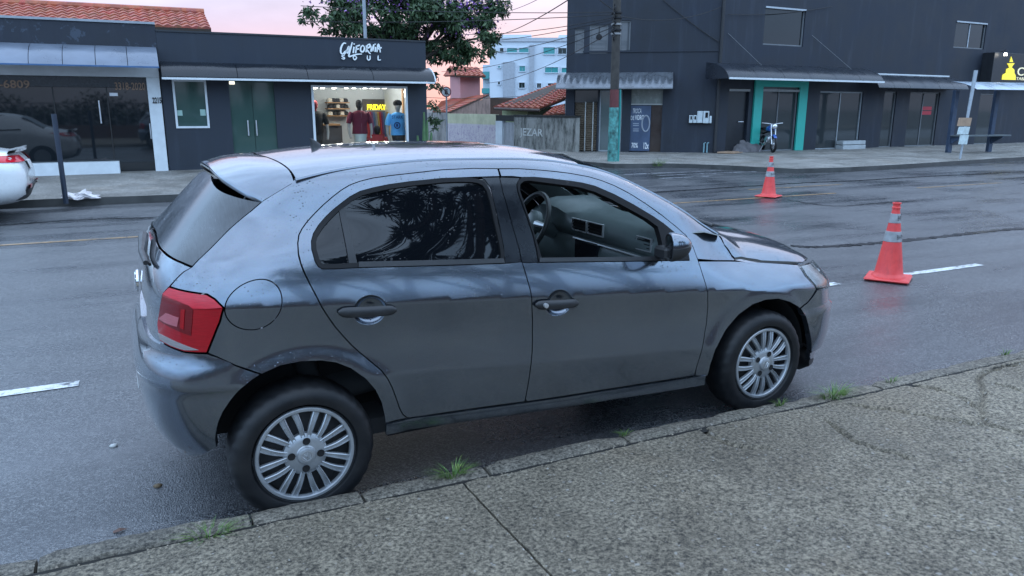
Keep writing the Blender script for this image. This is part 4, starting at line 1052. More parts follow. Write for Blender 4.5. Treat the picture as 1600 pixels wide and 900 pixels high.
# wheels
def make_wheel(name, hx, sy):
    wt = bpy.data.objects.new(name, None); C.objects.link(wt); wt.parent = car
    RO, HW = .288, .092
    prof = [(.205, -HW+.012), (.213, -HW-.004), (.234, -HW-.009), (.256, -HW-.006), (.274, -HW+.008), (.284, -HW+.024), (RO, -HW+.045), (RO+.001, 0), (RO, HW-.045), (.284, HW-.026), (.272, HW-.008), (.25, HW+.008), (.205, HW-.01), (.200, 0)]
    n = 96; V = []; F = []
    for i, (r_, h_) in enumerate(prof):
        for k in range(n):
            t = 2*math.pi*k/n; rr = r_
            if 5 <= i <= 9 and (k % 3 == (1 if i % 2 else 2)): rr = r_-.006
            if i == 4 and k % 3 == 1: rr = r_-.003
            V.append((rr*math.cos(t), h_, rr*math.sin(t)))
    for i in range(len(prof)-1):
        for k in range(n): F.append((i*n+k, i*n+(k+1) % n, (i+1)*n+(k+1) % n, (i+1)*n+k))
    M = Matrix.Translation((hx, sy*.735, .2955)) @ Matrix.Rotation(0 if sy < 0 else math.pi, 4, 'Z') @ Matrix.Rotation(R(-19 if hx < 0 else 7), 4, 'Y')
    def put(nm, V, F, mat, par, smooth=True, sharp=40):
        return mesh(nm, [tuple(M @ Vector(v)) for v in V], F, mat, par, smooth, sharp=sharp)
    ty = put('tyre', V, F, TYRE, wt)
    # steel rim behind
    b = MB(); rot = Matrix.Rotation(R(90), 4, 'X')
    b.lathe([(.204, HW-.004), (.198, HW-.012), (.190, HW-.03), (.186, .02), (.06, .03), (.0, .03)], 48, rot); put('steel_rim', b.V, b.F, DKSTEEL, wt)
    # cover: ring, sixteen twin-edged spokes in eight bent pairs, hub with four bolt wells
    cov = MB(); y0 = -(HW-.004)
    b2 = MB(); b2.lathe([(.197, HW-.022), (.197, HW-.004), (.194, HW-.0005), (.184, HW-.001), (.180, HW-.006), (.179, HW-.022)], 72, rot)
    cover = put('wheel_cover', b2.V, b2.F, ALU, wt)
    hub = MB(); hub.lathe([(.088, HW-.030), (.087, HW-.012), (.080, HW-.006), (.058, HW-.001), (.040, HW+.000), (.036, HW+.004), (.034, HW+.0115), (.029, HW+.014), (.0, HW+.0145)], 48, rot)
    hb = put('hub', hub.V, hub.F, ALU, cover)
    for k in range(4):
        t = R(45+90*k+22); c = Matrix.Translation((.058*math.cos(t), -HW-.0025, .058*math.sin(t))) @ rot
        bo = MB().lathe([(.0155, .0), (.0150, .001), (.0125, .0005), (.0, .0002)], 14, c); put('bolt_well', bo.V, bo.F, UNDER, hb)
    em = MB()
    for pts in ([(-.009, .016), (0, -.001), (.009, .016)], [(-.018, .008), (-.008, -.015), (0, .0), (.008, -.015), (.018, .008)]):
        em.tube([(a_, -HW-.0146, b_) for a_, b_ in pts], .0016, 4)
    em.lathe([(.0225, HW+.0142), (.0225, HW+.0158), (.0195, HW+.0158), (.0195, HW+.0142)], 24, rot)
    put('hub_emblem', em.V, em.F, plain('emblem_grey', (.5, .51, .52), .3, metal=.7), hb)
    for k in range(16):
        t0 = 2*math.pi*(k+.5)/16; bend = R(5.0)*(1 if k % 2 else -1)
        V = []; F = []
        for j in range(7):
            u = j/6; r_ = .074+(.184-.074)*u; tt = t0+bend*(u-.5)*1.2; wd = (.0085+.0052*u)
            ct, st = math.cos(tt), math.sin(tt); yo = -(HW-.004+.006*math.sin(math.pi*min(1, u*1.1))-.006*u)
            for (q, dd) in ((-1, .016), (-1, .0015), (-.72, -.0015), (-.45, .0045), (.45, .0045), (.72, -.0015), (1, .0015), (1, .016)):
                V.append((r_*ct-q*wd*st, yo+dd, r_*st+q*wd*ct))
        for j in range(6):
            for q in range(7): F.append((j*8+q, j*8+q+1, (j+1)*8+q+1, (j+1)*8+q))
        put('spoke', V, F, ALU, cover, True, 30)
    return wt
for hx in (-1.233, 1.233):
    for sy in (-1, 1): make_wheel('wheel', hx, sy)
# wheel housings, underbody, cabin floor
for ax, az, ar in ARCH:
    for sy in (-1, 1):
        n = 28; V = []; F = []
        for k in range(n+1):
            t = R(1)+R(178)*k/n; c, s_ = math.cos(t), math.sin(t)
            for yy in (min(.775, float(wfull(ax+(ar+.004)*c, az+(ar+.004)*s_))-.022), .50): V.append((ax+(ar+.004)*c, sy*yy, az+(ar+.004)*s_))
        for k in range(n): F.append((2*k, 2*k+1, 2*k+3, 2*k+2))
        F.append(tuple(2*k+1 for k in range(n+1)))
        mesh('wheel_housing', V, F, UNDER, car)
MB().box(-1.38, 1.70, -.47, .47, .19, .26).build('underbody', UNDER, car)
MB().box(-.83, .80, -.62, .62, .21, .27).build('cabin_floor', UNDER, car)
fl = MB().box(-1.45, .3, -.70, .70, .27, .34).build('carpet', SEAT, car)
MB().box(-1.70, -1.58, -.5, .5, .38, .62).build('rear_crossmember', UNDER, car)
MB().box(1.55, 1.85, -.55, .55, .25, .6).build('radiator_block', UNDER, car)
MB().box(1.0, 1.05, -.62, .62, .3, .93).build('bulkhead', UNDER, car)
# dashboard
prof = [(.98, 1.02), (.84, 1.055), (.70, 1.058), (.625, 1.045), (.585, 1.015), (.570, .985), (.567, .955), (.575, .93), (.60, .905), (.585, .89), (.57, .84), (.60, .74), (.68, .62), (.98, .60)]
V = []; F = []; ysd = np.linspace(-.70, .70, 29)
for y in ysd:
    hood = .055*math.exp(-((y-.36)/.17)**4)
    for i, (x, z) in enumerate(prof):
        bow = .05*(abs(y)/.7)**3
        hz_ = hood if 1 <= i <= 4 else 0
        V.append((x+bow*(1 if i < 13 else 0)*.5-(hood*.9 if 2 <= i <= 4 else 0), y, z+hz_-.03*(abs(y)/.7)**4))
m = len(prof); F = [(i*m+j, i*m+j+1, (i+1)*m+j+1, (i+1)*m+j) for i in range(28) for j in range(m-1)]
dash = mesh('dashboard', V, F, DASH, car, True, sharp=50)
def vent(y0, y1, zc_, hh, xx, n=1):
    fr = MB(); x = xx
    k = (y1-y0)/n
    for i in range(n):
        a, b = y0+i*k+.004, y0+(i+1)*k-.004
        fr.box(x-.012, x+.0, a, b, zc_+hh-.006, zc_+hh, .001); fr.box(x-.012, x, a, b, zc_-hh, zc_-hh+.006, .001); fr.box(x-.012, x, a, a+.006, zc_-hh+.0062, zc_+hh-.0062); fr.box(x-.012, x, b-.006, b, zc_-hh+.0062, zc_+hh-.0062)
    v = fr.build('air_vent', SATIN, dash)
    sl_ = MB()
    for i in range(n):
        a, b = y0+i*k+.011, y0+(i+1)*k-.011
        sl_.quad((x-.001, a, zc_-hh+.005), (x-.001, a, zc_+hh-.005), (x-.001, b, zc_+hh-.005), (x-.001, b, zc_-hh+.005))
        for z_ in (-.5, 0, .5): sl_.box(x-.009, x-.002, a, b, zc_+z_*hh-.002, zc_+z_*hh+.003)
    sl_.build('vent_slats', UNDER, v)
vent(-.235, .10, .985, .036, .566, 2); vent(-.635, -.50, .965, .036, .592); vent(.52, .64, .965, .036, .592)
tr_ = MB().tube([(.578, -.66, .892), (.575, -.3, .897), (.572, .1, .90)], .006, 6).build('dash_trim_line', SATIN, dash, True)
MB().box(.56, .60, -.17, .07, .74, .90, .008).build('radio_panel', GLOSSBLK, dash)
MB().box(.60, .66, -.64, -.24, .70, .86, .012).build('glove_box', DASH, dash)
# steering wheel
Ms = Matrix.Translation((.43, .365, .965)) @ Matrix.Rotation(R(-68), 4, 'Y')
sw = MB(); sw.tube([tuple(Ms @ Vector((.183*math.cos(t), .183*math.sin(t), 0))) for t in np.linspace(0, 2*math.pi, 41)[:-1]], .0155, 10, close=True)
swo = sw.build('steering_wheel', plain('wheel_leather', (.03, .033, .034), .4), car, True)
hbm = MB().lathe([(.0, .02), (.05, .018), (.075, .0), (.08, -.03)], 24, Ms); hbm.build('airbag_cover', DASH, swo, True)
sp2 = MB()
for t in (R(90), R(-90), R(180)): sp2.tube([tuple(Ms @ Vector((.06*math.cos(t), .06*math.sin(t), -.005))), tuple(Ms @ Vector((.178*math.cos(t), .178*math.sin(t), -.002)))], [.022, .014], 8)
sp2.build('wheel_spokes', SATIN, swo, True)
MB().tube([tuple(Ms @ Vector((0, 0, -.03))), tuple(Ms @ Vector((0, 0, -.25)))], [.045, .05], 12).build('steering_column', DASH, car, True)
# seats
def seat(x, y, wd, name='front_seat'):
    def loft(rows):
        V = []; n = 16
        for (cx, cz, hw_, dp, ax, az) in rows:
            for k in range(n):
                a = 2*math.pi*k/n; c, s_ = math.cos(a), math.sin(a); sc = (abs(c)**3.2+abs(s_)**3.2)**(-1/3.2)
                V.append((cx+ax*dp*s_*sc, y+hw_*c*sc, cz+az*dp*s_*sc))
        F = [(i*n+k, i*n+(k+1) % n, (i+1)*n+(k+1) % n, (i+1)*n+k) for i in range(len(rows)-1) for k in range(n)]+[tuple(range(n))[::-1], tuple((len(rows)-1)*n+k for k in range(n))]
        return V, F
    V, F = loft([(x-.23, .42, wd*.9, .06, 0, 1), (x-.2, .43, wd, .08, 0, 1), (x+.1, .46, wd, .08, 0, 1), (x+.26, .47, wd*.97, .07, 0, 1), (x+.3, .46, wd*.85, .05, 0, 1)])
    s_ = mesh(name, V, F, SEAT, car, True)
    V, F = loft([(x-.16, .45, wd*.95, .06, 1, .3), (x-.22, .62, wd, .07, 1, .3), (x-.29, .85, wd*.95, .065, 1, .3), (x-.33, .99, wd*.8, .05, 1, .3), (x-.345, 1.04, wd*.55, .035, 1, .3)])
    mesh('backrest', V, F, SEAT, s_, True)
    V, F = loft([(x-.35, 1.07, wd*.45, .03, 1, .3), (x-.36, 1.13, wd*.52, .045, 1, .3), (x-.375, 1.2, wd*.45, .03, 1, .3)])
    mesh('headrest', V, F, SEAT, s_, True)
seat(-.12, -.36, .25); seat(-.12, .36, .25); seat(-.95, 0, .6, 'rear_seat')
MB().box(.29, .31, -.06, .06, 1.27, 1.33, .008).build('inner_mirror', BLK, car)
# ================================================================== buildings across the street
def P_(pl, mb, name, mat, parent=None, smooth=False, sharp=35):
    """local (s along the facade, o out of it, z) -> world"""
    V = [pl.pt(a, o, z) for a, o, z in mb.V]
    t, n = pl.t, pl.n; flip = (t[0]*n[1]-t[1]*n[0]) < 0
    F = [f[::-1] for f in mb.F] if flip else mb.F
    return mesh(name, V, F, mat, parent, smooth, sharp=sharp if smooth else None)
def holes_wall(s0, s1, z0, z1, o0, o1, holes):
    mb = MB(); S_ = sorted({s0, s1, *[min(max(h[i], s0), s1) for h in holes for i in (0, 1)]}); Z_ = sorted({z0, z1, *[min(max(h[i], z0), z1) for h in holes for i in (2, 3)]})
    ok = lambda a, b, c, d: not any(h[0] < (a+b)/2 < h[1] and h[2] < (c+d)/2 < h[3] for h in holes)
    C_ = {(i, j): ok(S_[i], S_[i+1], Z_[j], Z_[j+1]) for i in range(len(S_)-1) for j in range(len(Z_)-1)}
    g = lambda i, j: C_.get((i, j), False)
    for (i, j), v in C_.items():
        if not v: continue
        a, b, c, d = S_[i], S_[i+1], Z_[j], Z_[j+1]
        mb.quad((a, o1, c), (b, o1, c), (b, o1, d), (a, o1, d)); mb.quad((a, o0, c), (a, o0, d), (b, o0, d), (b, o0, c))
        if not g(i-1, j): mb.quad((a, o0, c), (a, o1, c), (a, o1, d), (a, o0, d))
        if not g(i+1, j): mb.quad((b, o0, c), (b, o0, d), (b, o1, d), (b, o1, c))
        if not g(i, j-1): mb.quad((a, o0, c), (b, o0, c), (b, o1, c), (a, o1, c))
        if not g(i, j+1): mb.quad((a, o0, d), (a, o1, d), (b, o1, d), (b, o0, d))
    for k, f in enumerate(mb.F): mb.F[k] = f[::-1]
    return mb
def frame_(s0, s1, z0, z1, o0, o1, w_):
    return MB().box(s0, s1, o0, o1, z1-w_, z1).box(s0, s1, o0, o1, z0, z0+w_).box(s0, s0+w_, o0, o1, z0+w_+.001, z1-w_-.001).box(s1-w_, s1, o0, o1, z0+w_+.001, z1-w_-.001)
def text_mesh(txt, size, depth=.01, align='LEFT', shear=0., bold=0.):
    cu = bpy.data.curves.new('lettering', 'FONT'); cu.body = txt; cu.size = size; cu.extrude = depth/2; cu.align_x = align; cu.shear = shear; cu.offset = bold; cu.resolution_u = 3
    o = bpy.data.objects.new('tmp_text', cu); C.objects.link(o); dg = bpy.context.evaluated_depsgraph_get(); dg.update()
    me = bpy.data.meshes.new_from_object(o.evaluated_get(dg)); bpy.data.objects.remove(o); bpy.data.curves.remove(cu); me.name = 'lettering'; me.materials.clear(); return me
def put_text(pl, txt, u0, v0, u1, hpx, off, mat, parent, name='lettering', depth=.02, shear=0., bold=0., thick=None):
    """text from pixel (u0, v0 baseline) to u1, cap height hpx pixels, lying on the plane"""
    s0, z0 = pl.hit(u0, v0, off); s1, _ = pl.hit(u1, v0, off); _, z1 = pl.hit(u0, v0-hpx, off)
    me = text_mesh(txt, 1., depth, 'LEFT', shear, bold); xs = [v.co.x for v in me.vertices]; ys_ = [v.co.y for v in me.vertices]
    x0, x1, y0, y1 = min(xs), max(xs), min(ys_), max(ys_)
    tw = (pl.hit(u1, v0, off)[1]-z0)*0
    right = pl.t if (pl.t @ CR[:2]) > 0 else -pl.t
    for v in me.vertices:
        a = (v.co.x-x0)/(x1-x0); b = (v.co.y-y0)/(y1-y0); s = s0+(s1-s0)*a; z = z0+(z1-z0)*b
        v.co = pl.pt(s, off+v.co.z, z)
    return link(name, me, mat, parent)
def glass_mat(name, col, rough=.03, spec=.7, tr=None):
    if name in MATS: return MATS[name]
    g = NT(name)
    if tr is None: g.set(col=col, rough=rough, spec=spec)
    else:
        t = g.n('ShaderNodeBsdfTransparent'); t.inputs[0].default_value = (*col, 1); gl = g.n('ShaderNodeBsdfGlossy'); gl.inputs['Roughness'].default_value = rough
        fr = g.n('ShaderNodeFresnel'); fr.inputs[0].default_value = tr; m = g.n('ShaderNodeMixShader'); g.l(fr.outputs[0], m.inputs[0]); g.l(t.outputs[0], m.inputs[1]); g.l(gl.outputs[0], m.inputs[2]); g.l(m.outputs[0], g.o.inputs[0])
    MATS[name] = g.m; return g.m
def mat_wall(name, col, stain=.3, peel=None, streak=.25, wet=.5):
    if name in MATS: return MATS[name]
    g = NT(name); v = g.geo(); n = g.noise(v, .9, 6, .6); st = g.noise(g.geo((1.6, 1.6, .16)), 2.2, 5, .65); f = g.noise(v, 30, 4, .6)
    c = g.mix(g.rng(n, .3, .7, 0, 1), tuple(x*(1-stain*.5) for x in col), tuple(x*(1+stain*.6) for x in col))
    c = g.mix(g.rng(st, .55, .75, 0, streak), c, tuple(x*2.4+.02 for x in col)); c = g.mix(g.rng(st, .25, .42, streak, 0), c, tuple(x*.35 for x in col))
    if peel: c = g.mix(g.rng(g.noise(v, 3.2, 6, .7, .3), peel[1], peel[1]+.03, 0, 1), c, peel[0])
    g.set(col=c, rough=g.rng(n, .3, .7, wet, wet+.25), normal=g.bump(f, .25, .006)); MATS[name] = g.m; return g.m
DARK = mat_wall('dark_blue_grey_wall', (.015, .021, .033)); DARKP = mat_wall('peeling_dark_wall', (.014, .019, .030), .4, ((.04, .055, .08), .56))
WHITE = plain('white_painted_metal', (.62, .66, .68), .4, var=.08, scale=5); OFFW = plain('off_white_render', (.55, .58, .60), .7, var=.12, scale=2)
AWN1 = plain('grey_awning_sheet', (.16, .19, .24), .32, metal=.25, var=.18, scale=1.5, bump=.2, bscale=3, bdist=.02); AWN2 = plain('black_awning_sheet', (.008, .011, .016), .26, var=.25, scale=1.6, bump=.25, bscale=4, bdist=.02)
GL1 = glass_mat('dark_shop_glass', (.010, .013, .016), .03, .75); GL2 = glass_mat('green_shop_glass', (.045, .085, .075), .05, .6); GL3 = glass_mat('shop_window_pane', (.93, .96, .96), .02, .5, 1.35)
GL4 = glass_mat('grey_shop_glass', (.035, .042, .045), .05, .6); GLM = glass_mat('mirror_glass_window', (.10, .11, .12), .04, 1.)
STEEL = plain('brushed_steel', (.55, .56, .58), .35, metal=.8, var=.1)
TILE = None
def mat_tile():
    g = NT('red_clay_tile'); v = g.geo(); n = g.noise(v, 1.6, 6, .65); n2 = g.noise(v, 14, 4, .6); vo = g.voro(v, 4.2, out=1)
    c = g.mix(g.rng(n, .3, .7, 0, 1), (.30, .075, .045), (.46, .14, .085)); c = g.mix(g.rng(n2, .52, .72, 0, .6), c, (.10, .05, .045)); c = g.mix(.16, c, vo, 'OVERLAY')
    g.set(col=c, rough=.75, normal=g.bump(n2, .3, .01)); return g.m
TILE = mat_tile()
def tile_roof(name, A, B, Cc, D, parent, tw=.22, tl=.36, mat=None, kind=None):
    """eave A-B, ridge D-C: barrel tiles in courses, joined (each is a few pixels)"""
    A, B, Cc, D = (np.array(p, float) for p in (A, B, Cc, D)); nc = max(2, int(np.linalg.norm(B-A)/tw)); nr = max(2, int(np.linalg.norm(D-A)/tl)); mb = MB()
    nrm = np.cross(B-A, D-A); nrm /= np.linalg.norm(nrm); nrm = nrm if nrm[2] > 0 else -nrm
    f = lambda u, v: (A+(B-A)*u)*(1-v)+(D+(Cc-D)*u)*v
    prof = [(0, 0), (.18, .35), (.36, .85), (.5, 1), (.64, .85), (.82, .35), (1, 0)]
    for i in range(nc):
        for j in range(nr):
            V = []
            w1 = random.uniform(-.012, .012)
            for v, lift in ((j/nr, .045), ((j+1.12)/nr, .0)):
                for a, h in prof: V.append(f((i+a)/nc, v)+nrm*(.055*h+lift+w1*.3))
            m = len(prof); mb.add(V, [(k, k+1, m+k+1, m+k) for k in range(m-1)])
            mb.add([V[k] for k in range(m)]+[V[0]-nrm*.04, V[m-1]-nrm*.04], [tuple(range(m))+(m+1, m)])
    o = mb.build(name, mat or TILE, parent, True, 40); o['kind'] = 'stuff'
    b = MB(); b.add([A, B, Cc, D, A-nrm*.08, B-nrm*.08, Cc-nrm*.08, D-nrm*.08], [(0, 1, 2, 3), (7, 6, 5, 4), (0, 4, 5, 1), (1, 5, 6, 2), (2, 6, 7, 3), (3, 7, 4, 0)]); b.build('roof_deck', plain('roof_timber', (.06, .045, .035), .8), parent)
    return o
def awning(pl, s0, s1, zt_, zf, out_, mat, name='awning_panel', parent=None, npan=1, bulge=.5, ribs=0, skirt=.0, rib_amp=.02):
    """curved sheet from the wall (o=0, z=zt) to its front edge (o=out, z=zf), panel by panel"""
    r = []
    for k in range(npan):
        a, b = s0+(s1-s0)*k/npan+.006, s0+(s1-s0)*(k+1)/npan-.006; n = max(4, ribs//npan*6 if ribs else 8); m = 10; mb = MB(); V = []
        for i in range(n+1):
            u = i/n; s = a+(b-a)*u
            wob = (rib_amp*math.cos(2*math.pi*u*(ribs/npan)) if ribs else .015*math.sin(math.pi*u))
            for j in range(m+1):
                t = j/m; th = t*math.pi/2
                o = out_*((1-bulge)*t+bulge*math.sin(th)); z = zt_+(zf-zt_)*((1-bulge)*t+bulge*(1-math.cos(th)))
                q = wob*math.sin(math.pi*min(1, t*1.3))*(1 if ribs == 0 else min(1, t*2))
                V.append((s, .02+o, z+q))
        mb.add(V, [(i*(m+1)+j, i*(m+1)+j+1, (i+1)*(m+1)+j+1, (i+1)*(m+1)+j) for i in range(n) for j in range(m)])
        V2 = [(x, y-.004, z-.012) for x, y, z in V]; mb.add(V2, [(i*(m+1)+j, (i+1)*(m+1)+j, (i+1)*(m+1)+j+1, i*(m+1)+j+1) for i in range(n) for j in range(m)])
        r.append(P_(pl, mb, name, mat, parent, True, 50))
    return r
def end_cap(pl, s, zt_, zf, out_, bulge, mat, parent, th=.012):
    pr = [(.02, zf)]; 
    for j in range(11):
        t = j/10; tt = t*math.pi/2; pr.append((.02+out_*((1-bulge)*t+bulge*math.sin(tt)), zt_+(zf-zt_)*((1-bulge)*t+bulge*(1-math.cos(tt)))-.006))
    mb = MB(); n = len(pr); V = [(s, o, z) for o, z in pr]+[(s+th, o, z) for o, z in pr]
    mb.add(V, [tuple(range(n)), tuple(range(n, 2*n))[::-1]]+[(i, n+i, n+(i+1) % n, (i+1) % n) for i in range(n)])
    return P_(pl, mb, 'awning_end', mat, parent)
# ------------------------------------------------ left shops
PL = Plane((-12, 15.5+12*.02573), (8, 15.5-8*.02573))
GZ = .22
def hs(u, off=0.): return PL.hit(u, 150, off)[0]
def hz(u, v, off=0.): return PL.hit(u, v, off)[1]
sB = PL.hit(249, 110)[0]; zt1 = hz(120, 33)
b1 = thing('shop_building', 'low dark shop with peeling parapet, grey awning and house number 2215', 'building', PL.pt(sB-4, 0, GZ), 0)
def inv(o, par): o.parent = par; o.matrix_parent_inverse = Matrix.Translation(-Vector(par.location)) if True else o.matrix_parent_inverse; return o
class Group:
    """collects finished parts under a thing placed at its base"""
    def __init__(s, root): s.r = root
    def __call__(s, o):
        o.parent = s.r; o.matrix_parent_inverse = (Matrix.Translation(Vector(s.r.location)) @ Matrix.Rotation(s.r.rotation_euler[2], 4, 'Z')).inverted(); return o
def grow(root, fn):
    n0 = set(o.name for o in bpy.data.objects); fn()
g1 = Group(b1)
sL = 3.0; fas_t = hz(120, 103); fas_b = hz(120, 119)
pil0, _ = PL.hit(235.5, 190); pil1, _ = PL.hit(255.5, 190)
g1(P_(PL, holes_wall(sL, sB, hz(120, 100), zt1, -.25, 0, []), 'parapet', DARKP))
g1(P_(PL, MB().box(sL, sB, -.27, .03, zt1+.002, zt1+.05), 'parapet_cap', plain('cap_flashing', (.30, .33, .36), .5)))
for o in awning(PL, hs(-160), sB-.02, hz(120, 70), hz(120, 101, .8), .8, AWN1, npan=8, bulge=.55): g1(o)
for k in range(9):
    s = hs(-160)+(sB-.02-hs(-160))*k/8
g1(P_(PL, MB().box(hs(-160), sB-.02, .79, .825, hz(120, 103.5, .8), hz(120, 101, .8)), 'awning_edge', plain('blue_edge_strip', (.05, .12, .25), .4)))
g1(P_(PL, MB().box(sL, sB-.02, -.05, .10, fas_b, fas_t), 'fascia', OFFW))
p_ = g1(P_(PL, MB().box(pil0, pil1, -.12, .06, GZ-.1, fas_b-.002), 'pillar', WHITE)); put_text(PL, '2215', 238.6, 161.5, 252.8, 9.5, .066, plain('black_lettering', (.01, .01, .012), .5), None, bold=.03); t_ = C.objects[-1]; g1(t_)
for o in [o for o in C.objects if o.name.startswith('lettering') and o.parent is None]: g1(o)
g1(P_(PL, MB().box(sL, pil0-.002, -.10, -.02, hz(120, 136), fas_b-.001), 'sign_band', plain('black_sign_band', (.012, .014, .018), .25)))
gx = [sL+.5, hs(-80), PL.hit(88, 190)[0], PL.hit(172, 190)[0], pil0-.005]
for a, b in zip(gx[:-1], gx[1:]):
    o = g1(P_(PL, MB().box(a+.006, b-.006, -.085, -.07, GZ-.05, hz(120, 136)-.004), 'glass_pane', GL1))
for u in (88, 172):
    s = PL.hit(u, 190)[0]; g1(P_(PL, MB().box(s-.012, s+.012, -.10, -.05, GZ-.05, hz(120, 136)), 'glass_joint', plain('black_joint', (.01, .01, .01), .5)))
BRN = plain('brown_lettering', (.22, .13, .08), .6)
g1(put_text(PL, '3318-2020', 180, 140.5, 227.5, 12, -.014, BRN, None, bold=.012)); g1(put_text(PL, '3505-6809', -44, 137, 47, 13, -.014, BRN, None, bold=.012))
for u, v0, v1 in ((154, 157, 193), (234, 193, 217)):
    s = PL.hit(u, v0)[0]; g1(P_(PL, MB().tube([(s, -.03, PL.hit(u, v0)[1]), (s, -.03, PL.hit(u, v1)[1])], .016, 8), 'door_pull', STEEL, None, True))
g1(P_(PL, MB().box(PL.hit(171, 148)[0], PL.hit(184, 148)[0], -.065, -.03, hz(177, 150), hz(177, 145)), 'door_closer', STEEL))
g1(P_(PL, MB().box(hs(-60), PL.hit(187, 260, .35)[0], .0, .35, GZ-.1, hz(130, 254, .35), .01), 'window_ledge', WHITE))
g1(P_(PL, MB().box(sL, sB, -6, -5.75, 0, zt1-.3), 'rear_wall', DARK)); g1(P_(PL, MB().box(sL, sL+.2, -5.75, -.26, 0, zt1-.1), 'side_wall', DARK))
g1(P_(PL, MB().box(sL+.2, sB, -5.75, -.26, 2.9, 3.0), 'roof_slab', plain('roof_slab_grey', (.12, .12, .12), .8))); g1(P_(PL, MB().box(sL+.2, sB, -5.7, -.3, .05, GZ), 'shop_floor', plain('shop_floor_tile', (.06, .06, .06), .4)))
# old house roof behind both shops
rh = thing('tiled_house', 'red clay tiled roof rising behind the shop parapets', 'house', PL.pt(8, -9, 0)); gh = Group(rh)
def lpt(u, v, off): s, z = PL.hit(u, v, off); return np.array(PL.pt(s, off, z))
e0, e1, r0, r1 = lpt(-330, 17, -6.5), lpt(330, 46, -6.5), lpt(-330, -10, -9.), lpt(319, 22, -9.)
gh(tile_roof('roof_tiles', e0, e1, r1, r0, None, .26, .42)); gh(C.objects[-1])
r2_ = r1+np.array([0, 3., -1.2]); 
mbh = MB(); 
for a, b in ((e0, e1),): mbh.add([a-np.array([0, -.3, 0]), b-np.array([.3, -.3, 0]), b-np.array([.3, -.3, b[2]]), a-np.array([0, -.3, a[2]])], [(0, 3, 2, 1)])
gh(mbh.build('wall', OFFW)); mbt = MB().tube([r0+np.array([0, 0, .06]), r1+np.array([0, 0, .06])], .11, 8); gh(mbt.build('ridge_tiles', TILE, None, True))
mbh = MB().add([r0, r1, r1+np.array([0, 3, -1.5]), r0+np.array([0, 3, -1.5])], [(0, 1, 2, 3)]); gh(mbh.build('rear_slope', TILE))
# ------------------------------------------------ second shop with lit window
sE = PL.hit(667, 170)[0]; zt2 = hz(450, 57.5); 
b2 = thing('shop_building', 'low navy shop with white brush lettering and lit clothes window', 'building', PL.pt(sB+3, 0, GZ)); g2 = Group(b2)
def rect(u0, v0, u1, v1, off=0.):
    a, z1 = PL.hit(u0, v0, off); b, z0 = PL.hit(u1, v1, off); return a, b, z0, z1
W1 = rect(268, 124, 328, 200); D1 = (PL.hit(361, 180)[0], PL.hit(431, 180)[0], GZ, hz(395, 124)); W2 = (PL.hit(488, 180)[0], PL.hit(637, 180)[0], hz(560, 236), hz(560, 134))
s2 = sB+.004; wl_ = g2(P_(PL, holes_wall(s2, sE, GZ-.15, zt2, -.2, 0, [W1, D1, W2]), 'wall', mat_wall('navy_wall', (.017, .024, .037), .4, None, .2)))
g2(P_(PL, MB().box(s2, sE, -.22, .02, zt2+.002, zt2+.04), 'parapet_cap', plain('dark_cap', (.02, .024, .03), .5)))
g2(P_(PL, MB().box(sE-.2, sE-.0, -5.8, -.202, -.2, zt2-.004), 'side_wall', DARK)); g2(P_(PL, MB().box(s2, sE, -6, -5.8, -.2, zt2-.01), 'rear_wall', DARK)); g2(P_(PL, MB().box(s2, sE-.2, -5.8, -.2, 2.75, 2.85), 'roof_slab', plain('roof_slab_grey', (.12, .12, .12), .8)))
za_t, za_f = hz(450, 101), hz(450, 124, .55)
sA0 = PL.hit(251, 110, .3)[0]; sA1 = PL.hit(677, 130, .45)[0]
for o in awning(PL, sA0, sA1, za_t, za_f+.02, .55, AWN2, npan=4, bulge=.75): g2(o)
g2(P_(PL, MB().box(sA0, sA1, .555, .58, za_f-.045, za_f+.0), 'awning_edge', WHITE)); g2(end_cap(PL, sA1, za_t, za_f, .55, .75, AWN2, None))
g2(P_(PL, MB().tube([(sA1+.02, .02+.55*((.25*t+.75*math.sin(t*math.pi/2))), za_t+(za_f-za_t)*(.25*t+.75*(1-math.cos(t*math.pi/2)))) for t in np.linspace(0, 1, 9)], .018, 6), 'awning_end_trim', WHITE, None, True))
wf = g2(P_(PL, frame_(*W1, -.06, .03, .045), 'window_frame', WHITE)); g2(P_(PL, MB().box(W1[0]+.045, W1[1]-.045, -.03, -.02, W1[2]+.045, W1[3]-.045), 'window_pane', GL2))
g2(P_(PL, MB().box(W1[0]+.05, W1[0]+.16, -.017, -.012, W1[2]+.28, W1[2]+.40), 'window_sticker', plain('pale_green_sticker', (.3, .45, .40), .6))); g2(P_(PL, MB().box(W1[1]-.18, W1[1]-.06, -.017, -.012, W1[2]+.28, W1[2]+.42), 'window_sticker', MATS['pale_green_sticker']))
dm = (D1[0]+D1[1])/2
for a, b in ((D1[0], dm-.004), (dm+.004, D1[1])):
    o = g2(P_(PL, MB().box(a, b, -.06, -.045, GZ, D1[3]), 'door_leaf', GL2))
for u in (389, 402): s, z0 = PL.hit(u, 212); z1 = PL.hit(u, 188)[1]; g2(P_(PL, MB().tube([(s, -.02, z0), (s, -.02, z1)], .016, 8), 'door_pull', STEEL, None, True))
g2(P_(PL, MB().box(D1[0]+.02, D1[0]+.14, -.044, -.03, D1[3]-.12, D1[3]-.05), 'door_lamp', emis('door_lamp_glow', (1, .92, .75), .6)))
fr2 = g2(P_(PL, frame_(*W2, -.08, .04, .055), 'shop_window_frame', WHITE)); sm = PL.hit(565, 180)[0]
g2(P_(PL, MB().box(W2[0]+.056, sm-.003, -.03, -.02, W2[2]+.056, W2[3]-.056), 'shop_window_pane', GL3)); g2(P_(PL, MB().box(sm+.003, W2[1]-.056, -.03, -.02, W2[2]+.056, W2[3]-.056), 'shop_window_pane', GL3))
